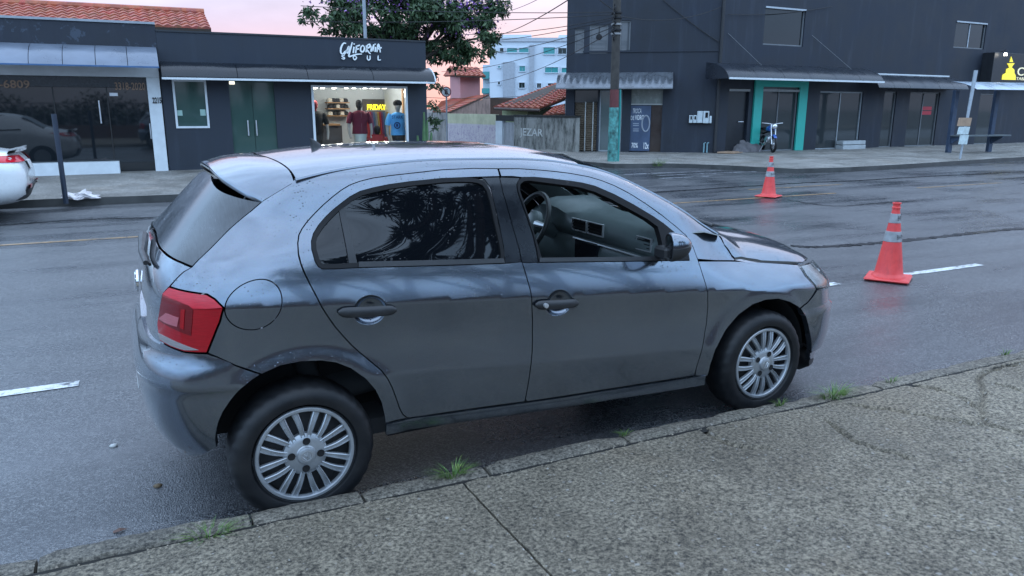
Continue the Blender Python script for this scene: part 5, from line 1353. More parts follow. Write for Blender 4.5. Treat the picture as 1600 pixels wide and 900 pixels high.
# sign: brush letters as raised strokes
SG = plain('white_sign_letters', (.80, .84, .84), .4, var=.03)
def stroke(pts, w_, o0=.012, o1=.05, org=(500, 50), k=13.333):
    P = spline([np.array(PL.hit(org[0]+x/k, org[1]+y/k, .03)) for x, y in pts], 4) if len(pts) > 2 else [np.array(PL.hit(org[0]+x/k, org[1]+y/k, .03)) for x, y in pts]
    mb = MB(); V = []; n = len(P)
    for i, p in enumerate(P):
        a, b = P[max(0, i-1)], P[min(n-1, i+1)]; t = (b-a)/(np.linalg.norm(b-a)+1e-9); q = np.array([-t[1], t[0]]); w2 = w_*(.55+.45*math.sin(math.pi*min(1, (i+.6)/n)))
        for e, o in ((-1, o0), (-1, o1), (1, o1), (1, o0)): V.append((p[0]+q[0]*e*w2, o, p[1]+q[1]*e*w2))
    F = [(i*4+j, i*4+(j+1) % 4, (i+1)*4+(j+1) % 4, (i+1)*4+j) for i in range(n-1) for j in range(4)]+[(0, 1, 2, 3), tuple((n-1)*4+j for j in (3, 2, 1, 0))]
    mb.add(V, F); return mb
LET = {'C': [[(540, 240), (490, 235), (440, 320), (430, 420), (470, 460), (520, 400)]], 'A': [[(500, 470), (560, 390), (600, 300), (590, 400), (560, 450)], [(530, 400), (600, 380)]], 'L': [[(670, 215), (640, 330), (600, 480), (620, 510), (740, 470), (870, 458)]],
       'I': [[(705, 310), (690, 440)], [(710, 240), (706, 262)]], 'F': [[(760, 290), (740, 440)], [(750, 300), (830, 275)], [(745, 365), (810, 350)]], 'O': [[(890, 275), (845, 330), (850, 400), (895, 410), (925, 340), (895, 275)]], 'R': [[(980, 280), (955, 420)], [(950, 300), (1030, 255), (1035, 310), (970, 350), (1020, 430), (1050, 455)]],
       'N': [[(1060, 410), (1070, 290)], [(1070, 290), (1100, 400)], [(1100, 400), (1118, 260)]], 'I2': [[(1155, 310), (1145, 415)], [(1150, 245), (1148, 266)]], 'A2': [[(1180, 420), (1215, 255), (1255, 425)], [(1180, 365), (1280, 325)]]}
LET.update({'S': [[(510, 490), (455, 495), (470, 520), (510, 540), (490, 565), (445, 550)]], 'O2': [[(720, 490), (690, 530), (720, 580), (760, 535), (725, 490)]], 'U': [[(985, 490), (985, 560), (1010, 585), (1040, 560), (1040, 490)]], 'L2': [[(1210, 490), (1210, 580), (1265, 580)]]})
for k_, st_ in LET.items():
    mb = MB()
    for s_ in st_: t = stroke(s_, .019 if k_ not in ('S', 'O2', 'U', 'L2') else .014); mb.add(t.V, t.F)
    g2(P_(PL, mb, 'sign_letter', SG))
# interior of the lit shop
sh = thing('shop_interior', 'lit grey clothes shop room seen through the window, with shelves and spotlights', 'room', PL.pt(W2[0]+.5, -1.5, GZ)); gi = Group(sh)
IW = plain('shop_wall_grey', (.42, .45, .47), .8, var=.08, scale=1.2)
a_, b_ = W2[0]-.5, W2[1]+.25; dep = -3.0; FZ = W2[2]-.05
gi(P_(PL, MB().box(a_, b_, dep-.05, dep, FZ-.05, 2.7), 'back_wall', IW)); gi(P_(PL, MB().box(a_-.05, a_, dep, -.21, FZ-.05, 2.7), 'side_wall', IW)); gi(P_(PL, MB().box(b_, b_+.05, dep, -.21, FZ-.05, 2.7), 'side_wall', IW))
gi(P_(PL, MB().box(a_, b_, dep, -.21, 2.62, 2.7), 'ceiling', IW)); gi(P_(PL, MB().box(a_, b_, dep, -.21, FZ-.06, FZ), 'floor', plain('shop_wood_floor', (.22, .13, .07), .5)))
WOOD = plain('shelf_wood', (.34, .19, .09), .55, var=.2, scale=8); gi(P_(PL, MB().box(PL.hit(630, 180, -1.)[0], PL.hit(630, 180, -1.)[0]+.4, -1.1, -1.0, FZ, W2[3]), 'timber_panel', WOOD))
CAPM = plain('black_cap_cloth', (.012, .012, .014), .8)
sh0, sh1 = PL.hit(511, 160, -2.7)[0], PL.hit(545, 160, -2.7)[0]
for v in (159.5, 169, 180):
    z = PL.hit(528, v, -2.7)[1]; gi(P_(PL, MB().box(sh0, sh1, -2.99, -2.6, z-.03, z), 'shelf', WOOD))
    for k in range(5):
        sc_ = sh0+.09+(sh1-sh0-.18)*k/4; cm = MB()
        cm.lathe([(.085, 0), (.084, .05), (.065, .09), (.03, .105), (0, .108)], 12, Matrix.Translation((sc_, -2.75, z+.002))); cm.add([(sc_-.07, -2.68, z+.012), (sc_+.07, -2.68, z+.012), (sc_+.05, -2.58, z+.004), (sc_-.05, -2.58, z+.004)], [(0, 1, 2, 3)])
        co = P_(PL, cm, 'baseball_cap', CAPM if (k+int(v)) % 3 else plain('cream_cap_cloth', (.5, .45, .38), .8), None, True)
        row = {159.5: 'top', 169: 'middle', 180: 'bottom'}[v]
        tag(co, f"{['leftmost', 'second', 'middle', 'fourth', 'rightmost'][k]} cap on the {row} wooden shelf inside the lit shop", 'cap', 'caps on the shop shelves')
rail_z = PL.hit(600, 155, -2.9)[1]
gi(P_(PL, MB().box(PL.hit(567, 160, -2.9)[0], PL.hit(606, 160, -2.9)[0], -2.98, -2.9, FZ, rail_z), 'dark_panel', plain('dark_display_panel', (.05, .045, .045), .6)))
NEON = emis('yellow_neon', (1.0, .80, .03), .9); gi(put_text(PL, 'FRIDAY', 574, 171.5, 603, 8.5, -2.86, NEON, None, 'neon_lettering', .03, 0, .012))
GARM = [plain('garment_red', (.28, .02, .03), .8), plain('garment_purple', (.10, .05, .14), .8), plain('garment_blue', (.05, .12, .22), .8), plain('garment_grey', (.2, .2, .2), .8), plain('garment_ochre', (.3, .2, .05), .8)]
for k in range(11):
    s0_ = PL.hit(576, 175, -2.6)[0]+k*(PL.hit(606, 175, -2.6)[0]-PL.hit(576, 175, -2.6)[0])/10; zt_ = PL.hit(590, 177, -2.6)[1]; h = .75+.1*((k*7) % 3)
    mb = MB().add([(s0_-.035, -2.75, zt_), (s0_+.035, -2.5, zt_), (s0_+.05, -2.45, zt_-h), (s0_-.045, -2.8, zt_-h*.97), (s0_-.02, -2.74, zt_+.04), (s0_+.04, -2.5, zt_+.04), (s0_+.075, -2.45, zt_-h), (s0_-.02, -2.8, zt_-h*.97)], [(0, 1, 2, 3), (7, 6, 5, 4), (0, 4, 5, 1), (1, 5, 6, 2), (2, 6, 7, 3), (3, 7, 4, 0)])
    gi(P_(PL, mb, 'hanging_garment', GARM[k % 5]))
gi(P_(PL, MB().tube([(PL.hit(572, 176, -2.62)[0], -2.62, PL.hit(590, 176.5, -2.62)[1]+.06), (PL.hit(610, 176, -2.62)[0], -2.62, PL.hit(590, 176.5, -2.62)[1]+.06)], .015, 6), 'clothes_rail', STEEL))
ct = MB().box(PL.hit(502, 200, -1.6)[0], PL.hit(533, 200, -1.6)[0], -2.1, -1.5, FZ, PL.hit(520, 196, -1.6)[1]); gi(P_(PL, ct, 'counter', plain('dark_counter', (.05, .05, .055), .5)))
gi(P_(PL, MB().box(PL.hit(500, 200, -1.6)[0], PL.hit(530, 200, -1.6)[0], -2.15, -1.45, PL.hit(520, 195.9, -1.6)[1], PL.hit(520, 193.5, -1.6)[1]), 'counter_top', WOOD))
LAMPS = emis('spot_lamp_glow', (1., .95, .85), 5.)
for k, u in enumerate((492, 504, 522, 541, 553, 570, 581, 590, 600)):
    lo_ = -1.9 if k % 2 else -.9; s, z = PL.hit(u, 138.5, lo_); z = min(z, 2.42); o = gi(P_(PL, MB().lathe([(.0, 0), (.05, 0), (.06, .03), (.05, .12), (0, .14)], 12, Matrix.Translation((s, lo_, z))), 'spot_lamp', LAMPS, None, True))
    gi(P_(PL, MB().tube([(s, lo_, z+.12), (s, lo_, 2.62)], .012, 6), 'lamp_stem', CAPM))
    if k in (0, 2, 5, 6, 8):
        L = bpy.data.lights.new('shop_spot', 'POINT'); L.energy = 6.5; L.color = (1, .95, .88); L.shadow_soft_size = .08; lo = bpy.data.objects.new('shop_spot', L); C.objects.link(lo); lo.location = PL.pt(s, lo_-.0, z-.1); gi(lo)
# mannequins
def mannequin(u, v_head, v_hem, off, shirt, label, head, headm, pants=None, hood=False, sleeves=True):
    s, zh = PL.hit(u, v_head, off); zb_ = PL.hit(u, v_hem, off)[1]; H = zh-zb_; r = thing('mannequin', label, 'mannequin', PL.pt(s, off, FZ)); gm = Group(r)
    def loft(rows, name, mat, n=14):
        mb = MB(); V = []
        for z, rs, ro, cs in rows:
            for k in range(n): t = 2*math.pi*k/n; V.append((s+cs+rs*math.cos(t), off+ro*math.sin(t), z))
        mb.add(V, [(i*n+k, i*n+(k+1) % n, (i+1)*n+(k+1) % n, (i+1)*n+k) for i in range(len(rows)-1) for k in range(n)]+[tuple(range(n))[::-1], tuple((len(rows)-1)*n+k for k in range(n))]); return gm(P_(PL, mb, name, mat, None, True, 60))
    zs_ = zh-.28; loft([(zb_, .21, .14, 0), (zb_+.2, .19, .125, 0), (zs_-.25, .21, .13, 0), (zs_-.06, .23, .12, 0), (zs_, .15, .09, 0), (zs_+.03, .07, .06, 0)], 'shirt', shirt)
    if head: loft([(zs_+.02, .05, .05, 0), (zs_+.08, .05, .055, 0), (zs_+.12, .075, .095, 0), (zs_+.2, .085, .11, 0), (zs_+.27, .07, .09, 0), (zs_+.3, .02, .03, 0)], 'head', headm)
    for sg_ in (-1, 1):
        mb = MB(); n = 10; pts = [(.19*sg_, -.03, .075), (.26*sg_, -.16, .07), (.29*sg_, -.30, .065)] ; V = []
        mb.tube([(s+a, off, zs_+b) for a, b, c in pts], [c for a, b, c in pts], n); gm(P_(PL, mb, 'sleeve', shirt, None, True, 60))
        mb = MB().tube([(s+.29*sg_, off, zs_-.29), (s+.30*sg_, off+.03, zs_-.5), (s+.27*sg_, off+.1, zs_-.68)], [.042, .036, .03], 8); gm(P_(PL, mb, 'arm', plain('mannequin_skin', (.35, .33, .31), .4), None, True))
    loft([(FZ, .12, .1, 0), (FZ+.05, .13, .1, 0), (zb_+.02, .19, .13, 0), (zb_+.04, .15, .1, 0)], 'trousers', pants or CAPM)
    return r, gm, s, zs_
MAR = plain('maroon_cloth', (.13, .012, .035), .85); BLU = plain('sky_blue_cloth', (.12, .42, .80), .85)
mannequin(560.5, 157, 209, -.75, MAR, 'mannequin in a maroon shirt behind the shop window', True, CAPM, plain('pale_trousers', (.5, .55, .52), .8))
r_, gm, s_, zs_ = mannequin(621, 160, 211, -.45, BLU, 'mannequin in a sky blue printed shirt behind the shop window', True, plain('mannequin_skin', (.35, .33, .31), .4))
DBLU = plain('navy_print', (.02, .07, .22), .8)
gm(put_text(PL, 'STARK', 612.5, 185.5, 630, 5, -.30, DBLU, None, 'shirt_print', .004, 0, .01)); mb = MB().lathe([(.09, 0), (.09, .004), (.06, .004), (.06, 0)], 20, Matrix.Translation((PL.hit(620.5, 196, -.3)[0], -.29, PL.hit(620.5, 196, -.3)[1])) @ Matrix.Rotation(R(90), 4, 'X')); gm(P_(PL, mb, 'shirt_emblem', DBLU)); gm(put_text(PL, '1', 619, 198, 622, 4.5, -.30, DBLU, None, 'shirt_number', .004, 0, .01))
gm(P_(PL, MB().lathe([(.105, 0), (.12, .05), (.11, .1), (.06, .14), (0, .15)], 14, Matrix.Translation((s_, -.45, zs_+.2))), 'cap', CAPM, None, True))
mannequin(589, 197, 222, -.7, plain('red_jersey', (.36, .02, .025), .8), 'low mannequin in a red jersey behind the shop window', True, CAPM)
mannequin(491, 158, 206, -.9, CAPM, 'mannequin in a black top with red head at the window edge', True, plain('red_hood', (.25, .02, .03), .8))
# ------------------------------------------------ right corner building: street front and oblique side
CZ = .15
cor = at(1117, 238.5, z=CZ); farf = at(1600, 222.5, z=CZ); PR = Plane(cor, (cor[0]+30, cor[1]+.43)); sl_ = at(889, 235.5, z=CZ); PS = Plane(sl_, cor)
b3 = thing('corner_building', 'large two-storey dark blue-grey corner building with awnings and a turquoise doorway', 'building', (cor[0], cor[1], CZ)); g3 = Group(b3)
BWALL = mat_wall('weathered_navy_wall', (.013, .018, .029), .7, None, .38, .5)
def R_(pl, u0, v0, u1, v1, off=0.):
    a, z1 = pl.hit((u0), (v0+v1)/2, off); b, _ = pl.hit(u1, (v0+v1)/2, off); um = (u0+u1)/2; return min(a, b), max(a, b), pl.hit(um, v1, off)[1], pl.hit(um, v0, off)[1]
ZT = 8.4
h_w1 = R_(PR, 1194, 13, 1257, 71.5); h_w2 = R_(PR, 1492, 35, 1540, 76); h_d1 = R_(PR, 1136, 138, 1168, 236); h_d2 = R_(PR, 1187, 136, 1244, 236); h_s1 = R_(PR, 1278, 143, 1345, 228); h_s2 = R_(PR, 1378, 143, 1397, 228); h_s3 = R_(PR, 1418, 144, 1464, 226); h_s4 = R_(PR, 1527, 146, 1555, 225); h_s5 = R_(PR, 1572, 146, 1640, 224)
low = lambda h: (h[0], h[1], CZ-.01, h[3])
fh = [h_w1, h_w2, low(h_d1), low(h_d2), low(h_s1), low(h_s2), low(h_s3), low(h_s4)]
g3(P_(PR, holes_wall(.0, 34., CZ-.3, ZT, -.25, 0, fh), 'front_wall', BWALL))
k_w = [R_(PS, 898, 45, 912.5, 83), R_(PS, 921, 39, 950, 84), R_(PS, 968, 32, 985, 81)]; k_d = [R_(PS, 897, 141, 933, 236), R_(PS, 936, 141, 971, 237), R_(PS, 985, 139, 1034, 240)]
g3(P_(PS, holes_wall(-.15, PS.len-.0, CZ-.4, ZT, -.25, 0, k_w+[low(h) for h in k_d]), 'side_wall', BWALL))
# depth of the block
V = [PS.pt(-.15, -.26, CZ-.3), PS.pt(-.15, -.26, ZT-.3), (sl_[0]+9, sl_[1]+9, ZT-.3), (sl_[0]+9, sl_[1]+9, CZ-.3), PR.pt(34, -12, ZT-.3), PR.pt(34, -12, CZ-.3), PR.pt(34, -.26, ZT-.3), PR.pt(34, -.26, CZ-.3), (cor[0], cor[1]+.4, ZT-.3)]
g3(mesh('rear_walls', V, [(0, 3, 2, 1), (3, 5, 4, 2), (5, 7, 6, 4), (1, 2, 4, 6, 8)], BWALL))
g3(P_(PS, MB().box(PS.hit(920, 85)[0]-.2, PS.len, .002, .03, PS.hit(1000, 80)[1]-.03, PS.hit(1000, 80)[1]+.03), 'wall_ledge', BWALL))
FR = plain('grey_window_frame', (.16, .17, .18), .5)
def window(pl, h, glass, mull=0, par=g3, fw=.045, fm=FR, depth=-.10, sill=True, topbar=None):
    f = par(P_(pl, frame_(*h, depth-.02, depth+.05, fw), 'window_frame', fm)); n = mull+1; w_ = (h[1]-h[0])/n
    for k in range(n):
        o = par(P_(pl, MB().box(h[0]+k*w_+fw*.9, h[0]+(k+1)*w_-fw*.9 if k == n-1 else h[0]+(k+1)*w_-.012, depth, depth+.012, h[2]+fw*.9, h[3]-fw*.9), 'window_pane', glass))
        if k < n-1: par(P_(pl, MB().box(h[0]+(k+1)*w_-.02, h[0]+(k+1)*w_+.02, depth-.01, depth+.04, h[2]+fw, h[3]-fw), 'mullion', topbar or fm))
    par(P_(pl, MB().box(h[0]-.05, h[1]+.05, depth-.25, depth-.06, h[2]-.05, h[3]+.05), 'window_backing', plain('dark_room', (.008, .009, .011), .9)))
    if topbar: par(P_(pl, MB().box(h[0], h[1], .004, .03, h[3]-.035, h[3]+.02), 'window_head', topbar))
window(PR, h_w1, GL1, 0, topbar=plain('pale_window_head', (.42, .46, .50), .5)); window(PR, h_w2, GL1, 1, topbar=MATS['pale_window_head'])
for h in k_w: window(PS, h, GLM, 0)
bh = PS.hit(936, 58, -.08); mbx = MB().lathe([(.0, 0), (.10, .0), (.16, .03), (.16, .06), (0, .09)], 16, Matrix.Translation((bh[0], -.085, bh[1])) @ Matrix.Rotation(R(90), 4, 'X')); g3(P_(PS, mbx, 'window_ornament', CAPM, None, True)); g3(P_(PS, MB().tube([(bh[0], -.08, bh[1]+.1), (bh[0], -.08, k_w[1][3])], .012, 5), 'ornament_cord', CAPM))
# turquoise doorway
TQ = plain('turquoise_paint', (.03, .40, .33), .5, var=.08, scale=2)
tq = R_(PR, 1175, 124, 1257, 235.5); mbq = MB().box(tq[0], h_d2[0], .004, .07, CZ-.05, tq[3]).box(h_d2[1], tq[1], .004, .07, CZ-.05, tq[3]).box(h_d2[0]+.001, h_d2[1]-.001, .004, .07, h_d2[3], tq[3]); g3(P_(PR, mbq, 'turquoise_surround', TQ))
window(PR, low(h_d2), GL4, 1); window(PR, low(h_s1), GL4, 1, fm=plain('pale_frame', (.3, .33, .35), .5)); window(PR, low(h_s2), GL4, 0); window(PR, low(h_s3), GL4, 1); window(PR, low(h_s4), GL4, 0)
g3(P_(PR, MB().box(h_d2[0], h_d2[1], -.04, .05, h_d2[3]-.16, h_d2[3]-.08), 'shutter_rail', plain('shutter_grey', (.3, .31, .31), .5)))
ddo = g3(P_(PR, MB().box(h_d1[0]+.02, h_d1[1]-.02, -.16, -.10, CZ, h_d1[3]-.02), 'door', plain('black_door', (.012, .014, .018), .35))); hm = (h_d1[0]+h_d1[1])/2
g3(P_(PR, MB().tube([(hm+.1, -.07, 1.18), (hm+.35, -.07, 1.18)], .02, 8), 'door_handle', STEEL)); g3(P_(PR, MB().box(h_d1[0], h_d1[1], -.09, .03, h_d1[3]-.10, h_d1[3]-.02), 'door_head', plain('shutter_grey', (.3, .31, .31), .5)))
rs_ = R_(PR, 1441, 166, 1456, 180, -.06); rd_ = plain('red_sticker', (.45, .03, .05), .5)
for k in range(2): z_ = rs_[2]+(rs_[3]-rs_[2])*k*.5; o_ = g3(P_(PR, MB().box(rs_[0], rs_[1], -.084, -.078, z_+.02, z_+(rs_[3]-rs_[2])*.46), 'red_notice', rd_))
g3(P_(PR, MB().box(h_s1[0]+1.1, h_s1[1]+.0, .0, .35, CZ-.02, CZ+.14, .01).box(h_s1[0]+1.1, h_s1[1], .02, .33, CZ+.16, CZ+.30, .01), 'loading_step', plain('pale_step', (.40, .43, .44), .6)))
# awnings on the front
CANV = plain('dark_canopy_sheet', (.014, .018, .026), .28, var=.3, scale=1.4, bump=.2, bscale=5, bdist=.015)
aw1 = (PR.hit(1131, 128, .9)[0], PR.hit(1381, 125, 1.1)[0]); zt_a = PR.hit(1250, 103, 0)[1]; zf_a = PR.hit(1250, 125, 1.1)[1]
for o in awning(PR, aw1[0], aw1[1], zt_a, zf_a, 1.1, CANV, npan=6, bulge=.8): g3(o)
g3(end_cap(PR, aw1[0], zt_a, zf_a, 1.1, .8, CANV, None)); g3(P_(PR, MB().box(aw1[0], aw1[1], 1.12, 1.15, zf_a-.03, zf_a+.03), 'awning_edge', WHITE))
aw2 = (aw1[1]+.02, PR.hit(1513, 138, .9)[0]); zt_b = PR.hit(1440, 119, 0)[1]; zf_b = PR.hit(1440, 138, .9)[1]
for o in awning(PR, aw2[0], aw2[1], zt_b, zf_b, .9, CANV, npan=6, bulge=.7): g3(o)
g3(P_(PR, MB().box(aw2[0], aw2[1], .0, .05, zt_b, zt_b+.05), 'awning_flashing', WHITE)); g3(end_cap(PR, aw2[1], zt_b, zf_b, .9, .7, CANV, None))
g3(P_(PR, MB().tube([PRp for PRp in ((PR.hit(1268, 55)[0], .02, PR.hit(1268, 55)[1]), (PR.hit(1330, 108, .5)[0], .5, PR.hit(1330, 108, .5)[1]))], .008, 6), 'awning_stay', FR)); g3(P_(PR, MB().tube([(PR.hit(1137, 52)[0], .02, PR.hit(1137, 52)[1]), (PR.hit(1190, 102, .4)[0], .4, PR.hit(1190, 102, .4)[1])], .008, 6), 'awning_stay', FR))
# ribbed awning on the side
RIBM = plain('weathered_ribbed_metal', (.15, .165, .185), .28, metal=.5, var=.35, scale=2.5)
sa0, sa1 = PS.hit(868, 139, .8)[0], PS.hit(1051, 137, .3)[0]; zt_s = PS.hit(1000, 113)[1]; zf_s = PS.hit(990, 137, .8)[1]
for o in awning(PS, sa0, sa1, zt_s, zf_s, .8, RIBM, npan=2, bulge=.35, ribs=18, rib_amp=.05): g3(o)
g3(end_cap(PS, sa1, zt_s, zf_s, .8, .35, BWALL, None)); g3(P_(PS, MB().box(sa0, sa1, .805, .83, zf_s-.04, zf_s+.0), 'awning_edge', FR))
# side shopfronts: roller shutter, glass, poster window
h = low(k_d[0]); zr = PS.hit(915, 160)[1]; SHUT = plain('brown_shutter', (.16, .125, .09), .6, var=.3, scale=9)
g3(P_(PS, MB().box(h[0], h[1], -.14, -.12, zr, h[3]), 'upper_pane', GL4)); nsl = 26; zz0 = CZ
for k in range(nsl):
    a = zz0+(zr-zz0)*k/nsl; b = zz0+(zr-zz0)*(k+1)/nsl; mb = MB().add([(h[0]+.02, -.14, a), (h[1]-.02, -.14, a), (h[1]-.02, -.11, (a+b)/2), (h[0]+.02, -.11, (a+b)/2), (h[1]-.02, -.14, b-.006), (h[0]+.02, -.14, b-.006)], [(0, 1, 2, 3), (3, 2, 4, 5)]); g3(P_(PS, mb, 'shutter_slat', SHUT))
for u in (914, 926): s = PS.hit(u, 190)[0]; g3(P_(PS, MB().box(s-.02, s+.02, -.105, -.08, CZ, zr+.02), 'shutter_guide', plain('pale_guide', (.4, .4, .38), .5)))
g3(P_(PS, MB().box(h[0]-.05, h[1]+.05, -.4, -.2, CZ, h[3]), 'shutter_backing', MATS['dark_room']))
window(PS, low(k_d[1]), glass_mat('pale_shop_glass', (.10, .13, .13), .06, .8), 0, fm=plain('pale_frame', (.3, .33, .35), .5)); h = low(k_d[2]); zp = PS.hit(1010, 164)[1]
g3(P_(PS, MB().box(h[0], h[1], -.10, -.085, zp+.04, h[3]), 'upper_pane', plain('frosted_pane', (.20, .22, .20), .25))); g3(P_(PS, MB().box(h[0], h[1], -.10, -.04, zp, zp+.045), 'transom', MATS['pale_guide']))
s_p0, s_p1 = PS.hit(981, 200)[0], PS.hit(1016, 200)[0]
po = g3(P_(PS, MB().box(s_p1+.01, h[1], -.12, -.105, CZ, zp), 'door_leaf', plain('brown_glass', (.05, .035, .03), .1))); po = g3(P_(PS, MB().box(max(h[0], s_p0), s_p1, -.085, -.07, CZ+.02, zp-.02), 'poster', plain('poster_blue', (.055, .085, .15), .35, var=.2, scale=3)))
LW = plain('poster_white', (.75, .77, .78), .5); OR = plain('poster_orange', (.55, .12, .04), .5); GRYP = plain('poster_grey', (.3, .33, .38), .4)
g3(put_text(PS, 'TROCA', 988.5, 177, 1002, 7.5, -.066, LW, None, depth=.004, shear=.2)); g3(put_text(PS, 'DE', 985.5, 187.5, 991, 6.5, -.066, LW, None, depth=.004)); g3(put_text(PS, 'VIDRO', 992, 187.5, 1006, 8, -.066, LW, None, depth=.004, bold=.02))
ol = PS.hit(991.5, 221, -.066); mb = MB().lathe([(.0, .004), (.17, .004), (.17, 0)], 24, Matrix.Translation((ol[0], -.068, ol[1]+.06)) @ Matrix.Rotation(R(90), 4, 'X') @ Matrix.Scale(1.35, 4, (0, 1, 0))); g3(P_(PS, mb, 'poster_badge', OR)); g3(put_text(PS, '70%', 986.5, 231, 996.5, 8, -.060, LW, None, depth=.004, bold=.01)); g3(put_text(PS, '12x', 1005.5, 232.5, 1013.5, 10, -.066, LW, None, depth=.004, bold=.02))
for v in (193, 196, 201.5, 204.5): a = PS.hit(989, v, -.066); b = PS.hit(998, v, -.066); g3(P_(PS, MB().box(min(a[0], b[0]), max(a[0], b[0]), -.069, -.066, a[1]-.015, a[1]+.015), 'poster_line', GRYP))
tor = PS.hit(1009, 193, -.066); mb = MB(); mb.tube([(tor[0]+.13*math.cos(t), -.062, tor[1]+.27*math.sin(t)) for t in np.linspace(0, 2*math.pi, 25)[:-1]], .028, 6, close=True); g3(P_(PS, mb, 'poster_ring', GRYP, None, True))
# meter boxes, water pipes, conduit at the corner
for u0, v0, u1, v1, win in ((1076.5, 180, 1082, 192, 1), (1082.6, 180, 1088.5, 192, 1), (1089, 173.5, 1097.5, 192, 0), (1098.2, 173.5, 1107.5, 192.5, 1), (1108, 181, 1111.5, 192.5, 0)):
    h = R_(PS, u0, v0, u1, v1); o = g3(P_(PS, MB().box(h[0], h[1], .002, .16, h[2], h[3], .012), 'meter_box', plain('pale_meter_box', (.50, .56, .58), .5)))
    if win: g3(P_(PS, MB().box(h[0]+(h[1]-h[0])*.35, h[1]-(h[1]-h[0])*.2, .161, .166, h[2]+(h[3]-h[2])*.45, h[3]-(h[3]-h[2])*.12), 'meter_window', UNDER))
for u in (1100, 1105): s, z = PS.hit(u, 224); g3(P_(PS, MB().tube([(s, .04, CZ), (s, .04, z), (s+.05, .06, z+.03)], .025, 8), 'water_pipe', plain('pipe_blue_grey', (.2, .34, .38), .5), None, True))
cp = [(PS.len+.03, .05, z) for z in np.linspace(CZ, 7, 12)]; g3(P_(PS, MB().tube([(PS.len-.02, .06+.006*math.sin(z*3), z) for z in np.linspace(CZ, 7.2, 20)], .055, 8), 'conduit', plain('black_conduit', (.02, .021, .024), .5), None, True))
# roof sign box at the far right
bx = R_(PR, 1551, 84, 1640, 131, .5); sgb = thing('sign_box', 'black sign box with a yellow hatted figure above the silver canopy', 'sign', PR.pt(bx[0], .4, bx[2])); gs = Group(sgb)
gs(P_(PR, MB().box(bx[0], bx[1], .004, .5, bx[2], bx[3], .01), 'box', plain('black_sign_face', (.018, .02, .024), .4))); YL = emis('yellow_sign_glow', (.75, .62, .05), .35)  # figure is no lamp: a faint glow is put into its yellow
def poly_px(pl, pts, off, mat, name, par, th=.02):
    P = [pl.hit(u, v, off) for u, v in pts]; mb = MB(); n = len(P); V = [(a, off, z) for a, z in P]+[(a, off+th, z) for a, z in P]
    mb.add(V, [tuple(range(n))[::-1], tuple(range(n, 2*n))]+[(i, (i+1) % n, n+(i+1) % n, n+i) for i in range(n)]); return par(P_(pl, mb, name, mat))
cv = lambda L: [(1460+x/5, 70+y/5) for x, y in L]
poly_px(PR, cv([(598, 92), (612, 135), (586, 135)]), .504, YL, 'figure_hat', gs); poly_px(PR, cv([(565, 145), (624, 143), (606, 168), (580, 168)]), .504, YL, 'figure_head', gs)
poly_px(PR, cv([(525, 272), (530, 235), (556, 220), (560, 190), (580, 180), (606, 180), (622, 195), (622, 220), (632, 240), (632, 275)]), .504, YL, 'figure_body', gs); poly_px(PR, cv([(578, 168), (606, 168), (600, 182), (586, 182)]), .504, YL, 'figure_neck', gs)
gs(put_text(PR, 'COT', 1589, 118, 1622, 13, .51, emis('cream_letter_glow', (.7, .66, .45), .3), None, depth=.02)); gs(put_text(PR, 'TABACARIA', 1587.5, 125, 1622, 4.5, .51, MATS['cream_letter_glow'], None, depth=.01))  # letters carry the same added glow
gs(P_(PR, MB().lathe([(0, 0), (.06, .0), (.07, .05), (.03, .12), (0, .13)], 12, Matrix.Translation((PR.hit(1571, 86, .7)[0], .7, PR.hit(1571, 87, .7)[1]))), 'sign_lamp', LAMPS, None, True)); gs(P_(PR, MB().tube([(PR.hit(1571, 86, .7)[0], .7, bx[3]+.1), (PR.hit(1571, 86, .7)[0], .45, bx[3])], .015, 6), 'lamp_arm', CAPM))
# ------------------------------------------------ garden walls, gate, houses and flats behind
wA = np.array((12.35, 20.3, 0)); wB = at(655, 230, y=31.); PW = Plane(wA, wB)
def RW(u0, v0, u1, v1, off=0.): return R_(PW, u0, v0, u1, v1, off)
def mat_oldwall(name, c, moss, graf=None):
    g = NT(name); v = g.geo(); st = g.noise(g.geo((1.4, 1.4, .5)), 2.2, 8, .75); n = g.noise(v, 1.6, 6, .7)
    z = g.n('ShaderNodeSeparateXYZ'); g.l(v, z.inputs[0])
    col = g.mix(g.rng(n, .3, .7, 0, 1), tuple(x*.7 for x in c), c); col = g.mix(g.rng(st, .45, .62, 0, moss), col, (.035, .038, .032))
    if graf:
        s1 = g.noise(g.geo((3.2, 3.2, .9)), 3.0, 2, .4, 1.2); line = g.math('MULTIPLY', g.rng(s1, .47, .50, 0, 1), g.rng(s1, .53, .50, 0, 1)); line = g.math('MULTIPLY', line, g.rng(z.outputs[2], graf[1], graf[1]-.12, 0, 1))
        col = g.mix(g.math('MULTIPLY', g.rng(z.outputs[2], graf[1], graf[1]-.04, 0, 1), .55), col, (.50, .42, .56)); col = g.mix(line, col, graf[0])
    g.set(col=col, rough=.85, normal=g.bump(g.noise(v, 18, 5, .7), .4, .01)); return g.m
w1 = RW(803, 183, 892, 240); o = P_(PW, MB().box(w1[0]-.3, w1[1], -.15, 0, -.7, w1[3]), 'garden_wall', mat_oldwall('mossy_old_render', (.33, .32, .29), .92)); tag(o, 'mossy grey garden wall with faded letters beside the dark corner building', 'wall')
FADE = plain('faded_white_letters', (.50, .50, .47), .9, var=.35, scale=5); lt = put_text(PW, 'JEZAR', 812, 215, 848, 15, .004, FADE, None, 'faded_letters', .006, 0, .01); lt.parent = o
wc = P_(PW, MB().box(w1[0]-.3, w1[1]+.0, -.2, .03, w1[3], w1[3]+.07), 'wall_cap', plain('black_mould_cap', (.02, .021, .02), .9), o)
